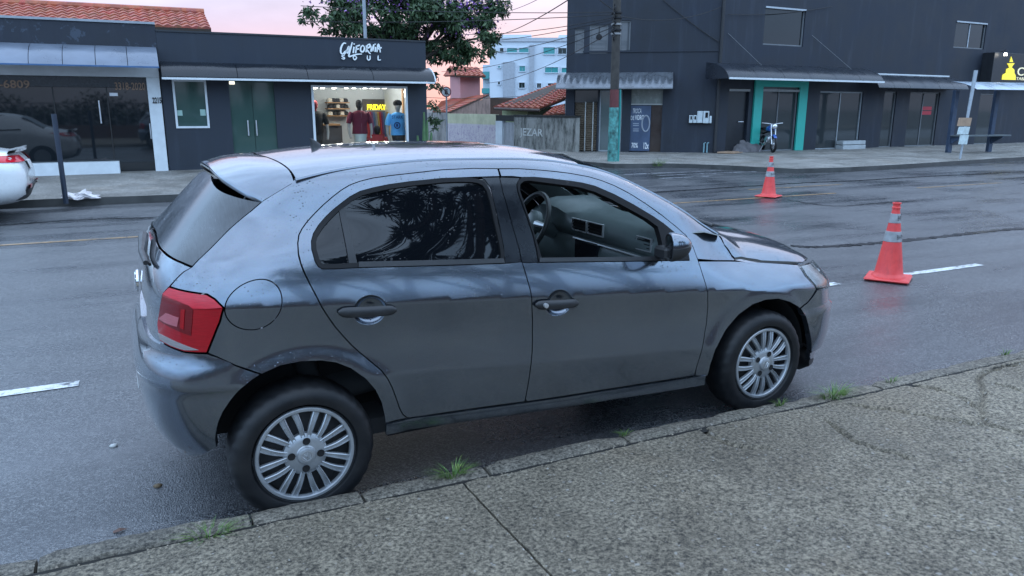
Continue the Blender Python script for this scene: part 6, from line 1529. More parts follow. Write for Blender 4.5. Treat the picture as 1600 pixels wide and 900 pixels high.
w2 = RW(784, 191, 803, 240); gt = P_(PW, MB().box(w2[0], w2[1], -.10, -.08, -.6, w2[3]), 'metal_gate', plain('pale_gate', (.42, .42, .43), .5)); tag(gt, 'narrow pale ribbed metal gate between the garden walls', 'gate')
for k in range(9): a = w2[0]+(w2[1]-w2[0])*(k+.2)/9; P_(PW, MB().box(a, a+(w2[1]-w2[0])/22, -.078, -.055, -.6, w2[3]-.02), 'gate_rib', MATS['pale_gate'], gt)
w2b = RW(775, 189, 785, 240); o = P_(PW, MB().box(w2b[0], w2b[1], -.15, .02, -.7, w2b[3]), 'gate_pillar', OFFW); tag(o, 'pale pillar at the left of the narrow metal gate', 'pillar')
o = P_(PW, MB().box(w2[0], w2b[1]+.002, -.12, .0, w2b[3]+.001, RW(775, 180, 803, 200)[3]), 'gate_lintel', MATS['black_mould_cap']); tag(o, 'dark mouldy lintel over the narrow metal gate', 'lintel')
w3 = RW(698, 178, 775, 240); o = P_(PW, MB().box(w3[0]+.002, w3[1], -.15, .01, -.7, w3[3]), 'garden_wall', mat_oldwall('yellow_graffiti_wall', (.56, .54, .36), .18, ((.16, .09, .22), PW.hit(735, 193)[1]))); tag(o, 'pale yellow garden wall with lilac graffiti along its foot', 'wall')
w4 = RW(660, 176, 698, 240); o = P_(PW, MB().box(w4[0]+.002, w4[1]+2, -.15, 0, -.7, w4[3]), 'garden_wall', mat_oldwall('grey_streaked_wall', (.33, .31, .29), .6)); tag(o, 'streaked grey garden wall behind the round traffic sign', 'wall')
# tiled house behind the mossy wall
def bpt(u, v, y): return at(u, v, y=y)
hA = thing('tiled_house', 'low house with broad orange-red tiled roof behind the mossy wall', 'house', (13, 27, 0)); gA = Group(hA)
eA0, eA1 = bpt(771, 168, 25.5), bpt(842, 170.5, 24.3); rA1 = bpt(905, 118, 29.); rA0 = bpt(868, 132, 30.5)
gA(tile_roof('roof_tiles', eA0, eA1, rA1, rA0, None, .24, .40)); gA(C.objects[-1])
eB1 = bpt(898, 148, 24.6)
gA(tile_roof('roof_tiles', eA1, eB1, rA1+np.array([.3, .2, .05]), rA1, None, .24, .40)); gA(C.objects[-1])
LG = plain('pale_green_render', (.34, .40, .24), .8); V = [eA0+np.array([.7, .6, -.1]), eA1+np.array([-.1, .8, -.1]), bpt(892, 160, 26.5)]
mbh = MB()
for a, b in ((V[0], V[1]), (V[1], V[2])): mbh.add([(a[0], a[1], -.7), (b[0], b[1], -.7), (b[0], b[1], b[2]), (a[0], a[1], a[2])], [(0, 1, 2, 3)])
gA(mbh.build('wall', LG)); o = gA(MB().tube([eA0+np.array([0, -.08, -.05]), eA1+np.array([0, -.08, -.05])], .06, 8).build('gutter', plain('gutter_brown', (.12, .09, .08), .5), None, True))
lr0, lr1, lr2, lr3 = bpt(848, 181, 23.2), bpt(883, 178, 22.6), bpt(882, 164, 24.3), bpt(868, 167, 24.5); gA(tile_roof('porch_tiles', lr0, lr1, lr2, lr3, None, .22, .36)); gA(C.objects[-1])
gA(mesh('white_post', [tuple(bpt(u, v, y)) for u, v, y in ((883, 155, 22.9), (889, 153, 22.9), (889, 180, 22.9), (883, 182, 22.9), (883, 155, 23.3), (889, 153, 23.3), (889, 180, 23.3), (883, 182, 23.3))], [(0, 3, 2, 1), (4, 5, 6, 7), (0, 4, 7, 3), (1, 2, 6, 5), (0, 1, 5, 4)], WHITE))
# pink house with tower and lean-to roof
hP = thing('pink_house', 'pink house with a small tiled tower and sloping lean-to roof', 'house', (12, 38, 0)); gP = Group(hP); PK = plain('pink_render', (.52, .25, .25), .8, var=.08, scale=1.5); PK2 = plain('pink_render_side', (.50, .24, .24), .8, var=.08, scale=1.5)
yP = 38.; cP = bpt(719, 120, yP); lP = bpt(703, 120, yP+1.6); rP = bpt(750, 120, yP+.3); zt_p = bpt(719, 118, yP)[2]
mbp = MB().add([(lP[0], lP[1], 0), (cP[0], cP[1], 0), (cP[0], cP[1], zt_p), (lP[0], lP[1], zt_p)], [(0, 1, 2, 3)]).add([(cP[0], cP[1], 0), (rP[0], rP[1], 0), (rP[0], rP[1], zt_p), (cP[0], cP[1], zt_p)], [(0, 1, 2, 3)]).add([(rP[0], rP[1], 0), (rP[0], rP[1]+3, 0), (rP[0], rP[1]+3, zt_p), (rP[0], rP[1], zt_p)], [(0, 1, 2, 3)])
gP(mbp.build('tower_wall', PK)); er0, er1 = bpt(713, 118, yP-.5), bpt(759, 119.5, yP-.3); rr1, rr0 = bpt(747, 106, yP+2.2), bpt(704, 104, yP+2.4); gP(tile_roof('tower_tiles', er0, er1, rr1, rr0, None, .28, .45)); gP(C.objects[-1])
gl0 = bpt(694, 119, yP+3); gP(tile_roof('tower_tiles', gl0, er0, rr0+np.array([.05, 0, .02]), rr0, None, .28, .45)); gP(C.objects[-1])
l0, l1, l2, l3 = bpt(676, 175, 33.), bpt(700, 176, 32.4), bpt(764, 148, 37.), bpt(690, 158, 38.); gP(tile_roof('lean_to_tiles', l0, l1, l2, l3, None, .28, .45)); gP(C.objects[-1])
wl0, wl1 = bpt(702, 177, 32.6), bpt(766, 150, 37.2); gP(mesh('lean_to_wall', [(wl0[0], wl0[1], -.7), (wl1[0], wl1[1], -.7), tuple(wl1), tuple(wl0)], [(0, 1, 2, 3)], mat_oldwall('stained_pink_render', (.45, .33, .28), .5)))
ow = mesh('brick_wall', [tuple(p) for p in (bpt(766, 153, 38.5), bpt(806, 153, 38.5), bpt(806, 200, 38.5), bpt(766, 200, 38.5), bpt(766, 153, 38.8), bpt(806, 153, 38.8), bpt(806, 200, 38.8), bpt(766, 200, 38.8))], [(0, 3, 2, 1), (0, 1, 5, 4), (4, 5, 6, 7), (1, 2, 6, 5), (0, 4, 7, 3)], mat_oldwall('dark_brick_wall_face', (.12, .07, .05), .4)); tag(ow, 'dark brick wall beneath the white apartment block', 'wall')
# apartment block
hB = thing('apartment_block', 'white four-storey apartment block with turquoise glass windows', 'building', (40, 75, 0)); gB = Group(hB); FW = plain('white_render', (.60, .66, .72), .7, var=.05, scale=.6)
bA = at(753, 150, y=62.); bC = at(762, 150, y=62.); PB = Plane(at(700, 150, y=66.), at(900, 150, y=60.))
def RB(u0, v0, u1, v1, off=0.): return R_(PB, u0, v0, u1, v1, off)
m_ = RB(765, 65, 896, 175); gB(P_(PB, MB().box(m_[0], m_[1]+3, -9, 0, -.5, m_[3]), 'wall', FW)); m2 = RB(753, 100, 766, 175); gB(P_(PB, MB().box(m2[0], m2[1]-.02, -8, -1.2, -.5, m2[3]), 'stair_wall', FW))
gB(P_(PB, MB().box(m_[0], m_[1]+3, -9.1, .12, m_[3]+.003, m_[3]+.35), 'roof_slab', plain('pale_slab', (.45, .48, .52), .7))); p_h = RB(783, 62, 830, 72); pt = RB(873, 54, 896, 68); gB(P_(PB, MB().box(pt[0], pt[1]+2, -5, -.4, m_[3]+.35, pt[3]), 'tank_house', FW)); gB(P_(PB, MB().box(p_h[0], p_h[1], -5, -.5, m_[3]+.35, p_h[3]+.5), 'penthouse', FW))
for u0, u1 in ((786, 804), (827, 834)): q = RB(u0, 97 if u0 == 786 else 70, u1, 172); gB(P_(PB, MB().box(q[0], q[1], .004, .25, q[2], q[3]), 'grey_wall_strip', plain('grey_render', (.36, .39, .43), .7)))  # darker grey upright strips standing proud of the white wall
TQG = glass_mat('turquoise_glass', (.06, .30, .30), .08, .6); DKG = glass_mat('dark_flat_glass', (.015, .03, .03), .08, .6)
for u0, v0, u1, v1, m, n in ((791, 74, 809, 83, TQG, 1), (810, 74, 827, 83, TQG, 1), (848, 73, 868, 85.5, TQG, 1), (871, 74, 886, 85.5, DKG, 2), (850.5, 104, 873, 114.5, TQG, 2), (876.5, 105, 887, 114.5, TQG, 1), (810.5, 102, 821.5, 112.5, TQG, 2), (777, 102, 783, 107, TQG, 1), (827.5, 103, 829.3, 109, DKG, 1), (810, 128, 821, 138.5, DKG, 2), (777, 127, 782.5, 133, DKG, 1), (838, 129, 846.5, 138.5, DKG, 2), (855, 129, 867, 134.5, DKG, 2), (827.5, 129, 829.3, 135, DKG, 1), (780, 74, 788, 82, DKG, 1)):
    q = RB(u0, v0, u1, v1); f = gB(P_(PB, frame_(*q, .01, .12, .07), 'window', FW)); w_ = (q[1]-q[0]-.1)/n
    for k in range(n): P_(PB, MB().box(q[0]+.05+k*w_+.02, q[0]+.05+(k+1)*w_-.02, .02, .05, q[2]+.06, q[3]-.06), 'pane', m, f); c_ = C.objects[-1]; c_.matrix_parent_inverse = f.matrix_parent_inverse.copy() if False else (Matrix.Translation(Vector(hB.location))).inverted() @ Matrix.Identity(4); c_.parent = f; c_.matrix_parent_inverse = Matrix.Identity(4)
for v0, v1 in ((112, 123), (138, 146)): q = RB(753, v0, 766, v1, -.6); gB(P_(PB, MB().box(q[0], q[1]-.05, -1.15, -.3, q[2], q[3]), 'balcony', TQG))
# ================================================================== street things
def tuft(u, v, r_, h, n, label, z=.13, grp='grass tufts in the kerb joints'):
    c = at(u, v, z=z); V = []; F = []
    for k in range(n):
        a = random.uniform(0, 2*math.pi); rr = r_*.35*math.sqrt(random.random()); b = np.array([c[0]+rr*math.cos(a)*2, c[1]+rr*math.sin(a), z-.005]); L = h*random.uniform(.5, 1.25); d = np.array([math.cos(a), math.sin(a)*.7])*r_*random.uniform(.4, 1.4); w_ = random.uniform(.0016, .0034); q = np.array([-d[1], d[0], 0])/(np.linalg.norm(d)+1e-6)*w_
        i0 = len(V)
        for t in (0, .4, .75, 1): p = b+np.array([d[0]*t*t, d[1]*t*t, L*(t-.35*t*t)]); V += [p-q*(1-t*.95), p+q*(1-t*.95)]
        F += [(i0+2*j, i0+2*j+1, i0+2*j+3, i0+2*j+2) for j in range(3)]
    o = mesh('grass_tuft', V, F, GRASS); return tag(o, label, 'grass', grp)
g = NT('grass_blade'); v = g.coord('Object'); g.set(col=g.mix(g.rng(g.noise(v, 30, 2), .35, .65, 0, 1), (.05, .13, .025), (.15, .22, .05)), rough=.5); GRASS = g.m
tuft(708, 742, .08, .07, 80, 'large grass tuft at the kerb below the front door gap'); tuft(327, 836, .09, .05, 55, 'flat grass tuft at the kerb in front of the rear wheel'); tuft(1302, 618, .12, .07, 110, 'largest grass tuft beyond the front wheel at the kerb'); tuft(1219, 632, .04, .05, 30, 'small grass sprig beside the front wheel'); tuft(974, 679, .04, .04, 24, 'small grass sprig below the front door'); tuft(1392, 596, .05, .05, 20, 'sparse dry sprig at the far end of the kerb'); tuft(1570, 553, .05, .05, 20, 'tiny sprig near the right edge of the kerb')
tuft(1029, 259, .28, .35, 120, 'green grass clump at the corner of the far pavement', .06)
# traffic cones
def mat_cone(): 
    g = NT('orange_cone_plastic'); v = g.coord('Object'); n = g.noise(v, 8, 5, .65); sc = g.noise(g.coord('Object', (1, 1, .3)), 22, 4, .7)
    g.set(col=g.mix(g.rng(sc, .55, .75, 0, .35), g.mix(g.rng(n, .3, .7, 0, 1), (.62, .045, .045), (.80, .075, .065)), (.25, .05, .05)), rough=.42); return g.m
CONEM = mat_cone(); REFL = plain('grey_reflective_sleeve', (.27, .28, .29), .4, var=.3, scale=12); 
CW = .29
def cone(loc, rz, label, H=.76, dirt=None):
    r = thing('traffic_cone', label, 'traffic cone', loc, rz, 'orange traffic cones on the road'); b = .20*H/.76
    mb = MB().box(-b, b, -b, b, .012, .036, .012); mb.build('base', CONEM, r)
    for x in (-1, 1):
        for y in (-1, 1): MB().box(x*b*.55-.03, x*b*.55+.03, y*b*.55-.03, y*b*.55+.03, 0, .012).build('foot', CONEM, r)
    k = H/.76; rad = lambda z: (.135-(.135-.033)*((z/k-.036)/(.70-.036)))*k
    prof = [(.155*k, .0365), (.150*k, .05*k), (.136*k, .062*k)]+[(rad(z*k), z*k) for z in (.08, .2, .3, .4, .5, .6, .69)]+[(.034*k, .70*k), (.040*k, .704*k), (.040*k, .715*k), (.033*k, .722*k), (.033*k, .742*k), (.040*k, .748*k), (.039*k, .76*k), (.024*k, .76*k), (.022*k, .70*k)]
    MB().lathe(prof, 32).build('cone_body', CONEM, r, True, 30)
    for a, bb, txt in ((.385, .485, True), (.565, .655, True)):
        s_ = MB().lathe([(rad(a*k)+.001, a*k), (rad(a*k)+.004, a*k+.002), (rad(bb*k)+.004, bb*k-.002), (rad(bb*k)+.001, bb*k)], 32).build('reflective_band', REFL, r, True, 30)
        me = text_mesh('BHTMG', 1., .002); xs = [q.co.x for q in me.vertices]; x1 = max(xs); ys_ = [q.co.y for q in me.vertices]; y1 = max(ys_)
        for q in me.vertices:
            zz = (a+.028)*k+(q.co.y/y1)*.040*k; ang = R(-150)+(q.co.x/x1)*R(95); rr = rad(zz)+.0050; q.co = (rr*math.cos(ang), rr*math.sin(ang), zz)
        link('band_lettering', me, plain('black_lettering', (.01, .01, .012), .5), s_)
    return r
c1 = at(1387, 438, z=0.); c2 = at(1200.5, 308, z=0.01)
cone((c1[0], c1[1], .008), R(31), 'near orange traffic cone standing on the white lane line', .76); cone((c2[0], c2[1], .012), R(25), 'distant orange traffic cone standing on the yellow centre line', .76)
# white saloon at the far kerb, only its tail in view
WP = plain('white_car_paint', (.72, .74, .74), .28, var=.03, coat=.8)
ws_r = thing('white_car', 'white saloon car parked at the far kerb, only its tail visible', 'car', (-5.2, 10., 0)); gw = Group(ws_r)
tail = at(41, 290, y=9.3)[0]
def wcar():
    # sections along x from the tail (x = tail) towards the left
    top = [(0, .74), (.05, .88), (.16, .985), (.45, 1.04), (.75, 1.12), (1.2, 1.38), (1.7, 1.47), (2.5, 1.46), (3.1, 1.25), (3.5, 1.02), (4.2, .92), (4.55, .78), (4.6, .6)]
    hw = [(0, .66), (.05, .72), (.16, .80), (.45, .87), (1.0, .9), (3.4, .9), (4.2, .84), (4.5, .7), (4.6, .55)]
    bot = [(0, .50), (.05, .34), (.2, .24), (.6, .2), (4.1, .2), (4.5, .3), (4.6, .45)]
    xs = sorted(set([0, .02, .05, .1, .16, .25, .35, .45, .6, .75, .9, 1.05, 1.2, 1.45, 1.7, 2.1, 2.5, 2.8, 3.1, 3.3, 3.5, 3.9, 4.2, 4.4, 4.5, 4.56, 4.6])); V = []; n = 40; yc = 10.15
    for x in xs:
        t, h_, b = float(lerp_tab(x, top)), float(lerp_tab(x, hw)), float(lerp_tab(x, bot)); zs = .80
        for k in range(n):
            a = 2*math.pi*k/n; c, s_ = math.cos(a), math.sin(a); e = 3.6; sc = (abs(c)**e+abs(s_)**e)**(-1/e)
            z = (t+b)/2+(t-b)/2*s_*sc; y = h_*c*sc*(1-.28*max(0, (z-.95))/.5*(1 if t > 1.1 else 0))
            V.append((tail-x, yc+y, z))
    F = [(i*n+k, i*n+(k+1) % n, (i+1)*n+(k+1) % n, (i+1)*n+k) for i in range(len(xs)-1) for k in range(n)]+[tuple(range(n))[::-1]]
    gw(mesh('body', V, F, WP, None, True, sharp=50))
    # boot-lid lip, bumper valance, lamps, plate, windows, wheels
    mb = MB(); lip = []
    for y in np.linspace(-.72, .72, 15): lip += [(tail-.22+.05*(y/.72)**2, yc+y, 1.015), (tail-.02-.06*(1-(y/.72)**2)+.02-(.06*(abs(y)/.72)**3), yc+y, 1.015+.03), (tail-.03-(.06*(abs(y)/.72)**3), yc+y, 1.0), (tail-.2, yc+y, .97)]
    mb.add(lip, [(i*4+j, i*4+(j+1) % 4, (i+1)*4+(j+1) % 4, (i+1)*4+j) for i in range(14) for j in range(4)]); gw(mb.build('boot_lip', WP, None, True, 50))
    def wrap(y0, y1, z0, z1, name, mat, out_=.03, n=14):
        V = []
        for i in range(n+1):
            y = y0+(y1-y0)*i/n
            for z in (z0, z1):
                # find tail surface x for this y, z by walking
                x = 0
                while x < .9:
                    t, h_, b = float(lerp_tab(x, top)), float(lerp_tab(x, hw)), float(lerp_tab(x, bot)); 
                    if abs(2*(z-(t+b)/2)/(t-b))**3.6+abs(y/h_)**3.6 <= 1: break
                    x += .004
                V.append((tail-x+out_, yc+y, z))
        gw(mesh(name, V+[(a-.03, b, c) for a, b, c in V], [(2*i, 2*i+2, 2*i+3, 2*i+1) for i in range(n)]+[(2*i+2*(n+1), 2*i+1+2*(n+1), 2*i+3+2*(n+1), 2*i+2+2*(n+1)) for i in range(n)]+[(2*i, 2*i+2*(n+1), 2*i+2+2*(n+1), 2*i+2) for i in range(n)]+[(2*i+1, 2*i+3, 2*i+3+2*(n+1), 2*i+1+2*(n+1)) for i in range(n)], mat, None, True, sharp=40))
    wrap(-.80, -.34, .86, .95, 'tail_light', REDB); wrap(.34, .80, .86, .95, 'tail_light', REDB); wrap(-.64, .64, .30, .50, 'rear_valance', BLK, .034, 20); wrap(-.60, -.40, .47, .52, 'reflector', RED, .045); wrap(.40, .60, .47, .52, 'reflector', RED, .045)
    wrap(-.23, .23, .74, .85, 'number_plate', plain('plate_white', (.62, .63, .62), .4), .034, 4)
    for sy in (-1, 1):
        for x in (.82, 3.55):
            M = Matrix.Translation((tail-x, yc+sy*.80, .32)) @ Matrix.Rotation(R(90), 4, 'X')
            gw(MB().lathe([(.20, -.11), (.30, -.11), (.32, -.08), (.32, .08), (.30, .11), (.20, .11)], 28, M).build('tyre', TYRE, None, True)); gw(MB().lathe([(0, -.09), (.20, -.112), (.21, 0), (.20, .112), (0, .09)], 20, M).build('rim', ALU, None, True))
        V = []; sd_ = [(.72, 1.06), (1.25, 1.36), (1.7, 1.42), (2.45, 1.41), (2.95, 1.24), (3.2, 1.03)]; lw = [(.72, 1.06), (1.25, 1.03), (1.7, 1.02), (2.45, 1.0), (2.95, 1.0), (3.2, 1.02)]
        for (x, z), (_, z2) in zip(sd_, lw):
            for q in (z2, z):
                t, h_, b = float(lerp_tab(x, top)), float(lerp_tab(x, hw)), float(lerp_tab(x, bot)); u_ = min(.999, abs(2*(q-(t+b)/2)/(t-b))); y = h_*(1-u_**3.6)**(1/3.6)*(1-.28*max(0, q-.95)/.5)
                V.append((tail-x, yc+sy*(y+.012), q))
        gw(mesh('side_glass', V, [(2*i, 2*i+2, 2*i+3, 2*i+1) for i in range(5)], TINT, None, True))
    # rear screen lies on the body's slope
    V = []
    for x in np.linspace(.72, 1.22, 6):
        for y in np.linspace(-.56, .56, 9): V.append((tail-x, yc+y, float(lerp_tab(x, top))+.012-.05*(abs(y)/.6)**3))
    gw(mesh('rear_screen', V, [(i*9+j, (i+1)*9+j, (i+1)*9+j+1, i*9+j+1) for i in range(5) for j in range(8)], TINT, None, True))
wcar()
# bollard post, litter
pb = at(103, 315, z=.13); pt_ = at(84, 178, y=pb[1]); ob = MB().tube([(pb[0], pb[1], .1), (pt_[0]*.35+pb[0]*.65, pb[1], .9), (pt_[0], pb[1], pt_[2])], .04, 10).build('kerb_post', plain('dark_blue_post', (.02, .03, .05), .5), None, True); tag(ob, 'leaning dark blue post at the far kerb before the 2215 shop', 'post')
lb = at(127, 309, z=.14); V = []; F = []; bm = bmesh.new(); bmesh.ops.create_icosphere(bm, subdivisions=3, radius=1)
for v_ in bm.verts:
    p = v_.co; k = 1+.35*math.sin(p.x*7+p.y*3)*math.sin(p.y*5+1)+.15*math.sin(p.x*17+p.z*11); v_.co = Vector((lb[0]+p.x*.24*k, lb[1]+p.y*.13*k, .14+max(-.02, .02+p.z*.075*k+.03*math.sin(p.x*6))))
me = bpy.data.meshes.new('litter_bag'); bm.to_mesh(me); bm.free(); o = link('litter_bag', me, plain('white_plastic_bag', (.62, .58, .58), .45, var=.2, scale=14)); tag(o, 'crumpled white plastic bag on the far kerb beside the leaning post', 'litter')
# utility pole
PB0 = at(957, 251, z=.14); ptop = at(966, -60, y=PB0[1]); up = thing('utility_pole', 'weathered utility pole with turquoise-painted foot at the street corner', 'pole', (PB0[0], PB0[1], .1)); gu = Group(up)
zq = lambda v, u=960: at(u, v, y=PB0[1])[2]
def axis(z): t = (z-.1)/(ptop[2]-.1); return (PB0[0]+(ptop[0]-PB0[0])*t, PB0[1], z)
gu(MB().tube([axis(z) for z in (.08, zq(168))], [.155, .138], 16).build('painted_foot', plain('worn_turquoise_paint', (.07, .24, .22), .7, var=.75, scale=7), None, True)); gu(MB().tube([axis(z) for z in (zq(168)+.002, zq(140))], [.132, .128], 16).build('red_band', plain('dull_red_paint', (.12, .03, .03), .7, var=.3), None, True)); gu(MB().tube([axis(z) for z in (zq(140)+.002, 4, 6.5)], [.126, .115, .10], 16).build('shaft', plain('dark_weathered_timber', (.05, .045, .04), .85, var=.4, scale=7, bump=.4, bscale=40, bdist=.01), None, True))
gu(MB().tube([(PB0[0]+.13, PB0[1]-.1, .12), (PB0[0]+.16, PB0[1]-.06, zq(168)), (PB0[0]+.15, PB0[1]-.05, zq(140))], .03, 8).build('conduit', plain('turquoise_conduit', (.02, .26, .24), .5), None, True))
for v in (20, 28, 38, 47, 53):
    a = axis(zq(v)); gu(MB().lathe([(.125, -.03), (.15, -.02), (.15, .02), (.125, .03)], 14, Matrix.Translation(a)).build('cable_clamp', plain('pale_clamp', (.25, .25, .25), .6) if v in (38, 53) else CAPM, None, True))
wr = axis(zq(34)); gu(MB().tube([(wr[0]-.14+.03*math.sin(t*5), wr[1]-.1+.04*math.cos(t*4), wr[2]+.45-.12*t) for t in np.linspace(0, 8, 40)], .02, 6).build('cable_bundle', CAPM, None, True))
# overhead wires
WIRE = plain('black_cable', (.012, .012, .013), .6)
def wire(p0, p1, sag, label, r_=.011, n=16):
    p0, p1 = np.array(p0, float), np.array(p1, float); pts = [p0+(p1-p0)*t-np.array([0, 0, sag*4*t*(1-t)]) for t in np.linspace(0, 1, n)]
    o = MB().tube(pts, r_, 5).build('overhead_wire', WIRE, None, True); return tag(o, label, 'wire', 'overhead wires')
zp = lambda v: axis(zq(v))
# the wires leave the pole towards the houses on the left, up the side street and to the corner building
lefts = [((465, 33), 21, 22, .10, 'wire'), ((470, 9), 21, 19, .08, ''), ((690, 52), 26, 26, .2, ''), ((690, 66), 27, 29, .2, ''), ((700, 88), 30, 34, .25, ''), ((690, 112), 32, 40, .3, '')]
names = ['overhead wire crossing low in front of the flowering tree', 'overhead wire crossing high in front of the flowering tree', 'upper overhead wire running from the pole over the pink house', 'second overhead wire running from the pole over the pink house', 'third overhead wire running from the pole over the pink house', 'lowest overhead wire running from the pole over the pink house']
for ((u, v), y, vp, sg_, _), nm in zip(lefts, names): wire(zp(vp), at(u, v, y=y), sg_, nm)
wire(zp(24), PS.pt(PS.len-.1, .1, PS.hit(1100, 12)[1]), .25, 'overhead wire from the pole to the corner of the dark building'); wire(zp(18), at(905, -30, y=9.), .05, 'overhead wire leaving the pole towards the upper left'); wire(at(786, 53, y=30), at(900, -8, y=13.5), .1, 'thick overhead wire slanting up to the right across the pink sky', .016); wire(at(792, 18, y=28), at(850, -6, y=20), .05, 'short overhead wire at the top of the pink sky')
wire(zp(45), at(760, 130, y=33), .3, 'sagging overhead wire in front of the white flats'); wire(at(660, 152, y=31), at(889, 143, y=26), .15, 'level overhead wire before the pink tower foot')
wire(PS.pt(PS.len-2.0, .06, PS.hit(1027, 0)[1]), PS.pt(PS.len-.1, .06, PS.hit(1118, 66)[1]), .06, 'pale cable slanting down the side of the corner building', .014)
wire(PR.pt(.1, .1, PR.hit(1120, 22)[1]), PR.pt(5.0, .1, PR.hit(1225, 4)[1]), .1, 'cable along the top of the corner building front')
# slim lamp post behind the clothes shop
lp0 = at(571, 62, y=19.); o = MB().tube([(lp0[0], lp0[1], .1), (lp0[0], lp0[1], 3.), (lp0[0], lp0[1], 7.)], [.06, .052, .045], 10).build('lamp_post', plain('galvanised_post', (.30, .33, .36), .5, metal=.3), None, True); tag(o, 'slim galvanised post rising behind the clothes shop parapet', 'post')
# no-parking sign
sg0 = at(697, 143.5, y=25.); so = thing('traffic_sign', 'round no-parking sign with crossed-out letter E on a grey post', 'sign', (sg0[0], sg0[1], -.3)); gz_ = Group(so)
vdir = math.atan2(CAM[1]-sg0[1], CAM[0]-sg0[0]); Mg = Matrix.Translation(tuple(sg0)) @ Matrix.Rotation(vdir+R(12), 4, 'Z') @ Matrix.Rotation(R(90), 4, 'Y'); rs = .205
gz_(MB().lathe([(0, 0), (rs, 0), (rs, .006), (0, .006)], 32, Mg).build('disc', plain('sign_white', (.72, .73, .72), .4))); gz_(MB().lathe([(rs*.82, .0065), (rs*1.0, .0065), (rs*1.0, .011), (rs*.82, .011)], 32, Mg).build('red_ring', plain('sign_red', (.28, .03, .035), .4)))
me = text_mesh('E', rs*1.25, .004, 'CENTER', 0, .012)
for q in me.vertices: q.co = Mg @ Vector((-(q.co.y-rs*.43), q.co.x, .009+q.co.z))
gz_(link('letter', me, MATS['black_lettering'])); mb = MB().box(-.017, .017, -rs*.86, rs*.86, .0095, .0125, 0, Mg @ Matrix.Rotation(R(-45), 4, 'Z')); gz_(mb.build('slash_bar', plain('sign_dark_red', (.12, .03, .035), .4)))
gz_(MB().tube([(sg0[0]+.02, sg0[1]+.02, -.5), (sg0[0]+.02, sg0[1]+.02, sg0[2]+.1)], .032, 10).build('post', MATS['galvanised_post'], None, True))
# cactus-like plant by the shop corner
cpb = PL.pt(PL.hit(655, 200)[0], .35, .1); cact = thing('potted_cactus', 'tall green cactus plant at the right end of the clothes shop', 'plant', cpb); gc = Group(cact); CG = plain('cactus_green', (.06, .13, .05), .6, var=.25)
ztop = PL.hit(656, 175, .35)[1]
for dx, h, tl_ in ((0, ztop-.1, .02), (-.14, ztop*.55, -.03), (.12, ztop*.6, .09), (-.25, ztop*.42, -.06), (.05, ztop*.8, .05)): gc(MB().tube([(cpb[0]+dx, cpb[1], .1), (cpb[0]+dx+tl_*.5, cpb[1], .1+h*.5), (cpb[0]+dx+tl_, cpb[1], .1+h)], [.05, .055, .025], 7).build('stem', CG, None, True))
# flowering tree behind the clothes shop
def leaf_mat(name, a, b):
    g = NT(name); oi = g.n('ShaderNodeAttribute'); oi.attribute_name = 'tone'; g.set(col=g.mix(oi.outputs['Fac'], a, b), rough=.5, spec=.4); return g.m
def leaf_cloud(name, centers, n, size, mat, parent, droop=.6, aspect=.34, seed=1):
    r2 = np.random.default_rng(seed); wts = np.array([c[3]*c[4]*c[5] for c in centers]); wts /= wts.sum(); ids = r2.choice(len(centers), n, p=wts); cs = np.array([c[:3] for c in centers])[ids]; rad = np.array([c[3:] for c in centers])[ids]
    d = r2.normal(size=(n, 3)); d /= np.linalg.norm(d, axis=1, keepdims=True); rr = r2.random(n)**.45; P = cs+d*rad*rr[:, None]
    az = r2.random(n)*2*np.pi; dip = r2.normal(droop, .45, n); ax = np.stack([np.cos(az)*np.cos(dip), np.sin(az)*np.cos(dip), -np.sin(dip)], 1); sd_ = np.cross(ax, r2.normal(size=(n, 3))); sd_ /= np.linalg.norm(sd_, axis=1, keepdims=True); nn = np.cross(ax, sd_); L = size*r2.uniform(.6, 1.3, n)[:, None]
    a = P; b = P+ax*L*.5+sd_*L*aspect*.5+nn*L*.06; c = P+ax*L-nn*L*.05; e = P+ax*L*.5-sd_*L*aspect*.5+nn*L*.06
    V = np.stack([a, b, c, e], 1).reshape(-1, 3); me = bpy.data.meshes.new(name); me.vertices.add(4*n); me.vertices.foreach_set('co', V.ravel()); me.loops.add(4*n); me.loops.foreach_set('vertex_index', np.arange(4*n)); me.polygons.add(n); me.polygons.foreach_set('loop_start', np.arange(0, 4*n, 4)); me.polygons.foreach_set('loop_total', np.full(n, 4)); me.update()
    at_ = me.attributes.new('tone', 'FLOAT', 'POINT'); tone = np.clip(r2.normal(.45, .28, n), 0, 1); at_.data.foreach_set('value', np.repeat(tone, 4)); me.validate(); return link(name, me, mat, parent)
tb = at(640, 200, y=21.5); tr = thing('flowering_tree', 'dark green tree with purple blossom rising behind the clothes shop', 'tree', (tb[0], tb[1], 0)); gt_ = Group(tr)
BARK = plain('tree_bark', (.06, .048, .04), .9, var=.35, scale=8, bump=.5, bscale=30, bdist=.02)
def T3(u, v, y): return at(u, v, y=y)
gt_(MB().tube([(tb[0], tb[1], -.2), (tb[0]+.1, tb[1], 1.5), (tb[0]-.05, tb[1]+.1, 3.0)], [.24, .19, .17], 12).build('trunk', BARK, None, True)); fork = np.array((tb[0]-.05, tb[1]+.1, 2.9))
blobs = []
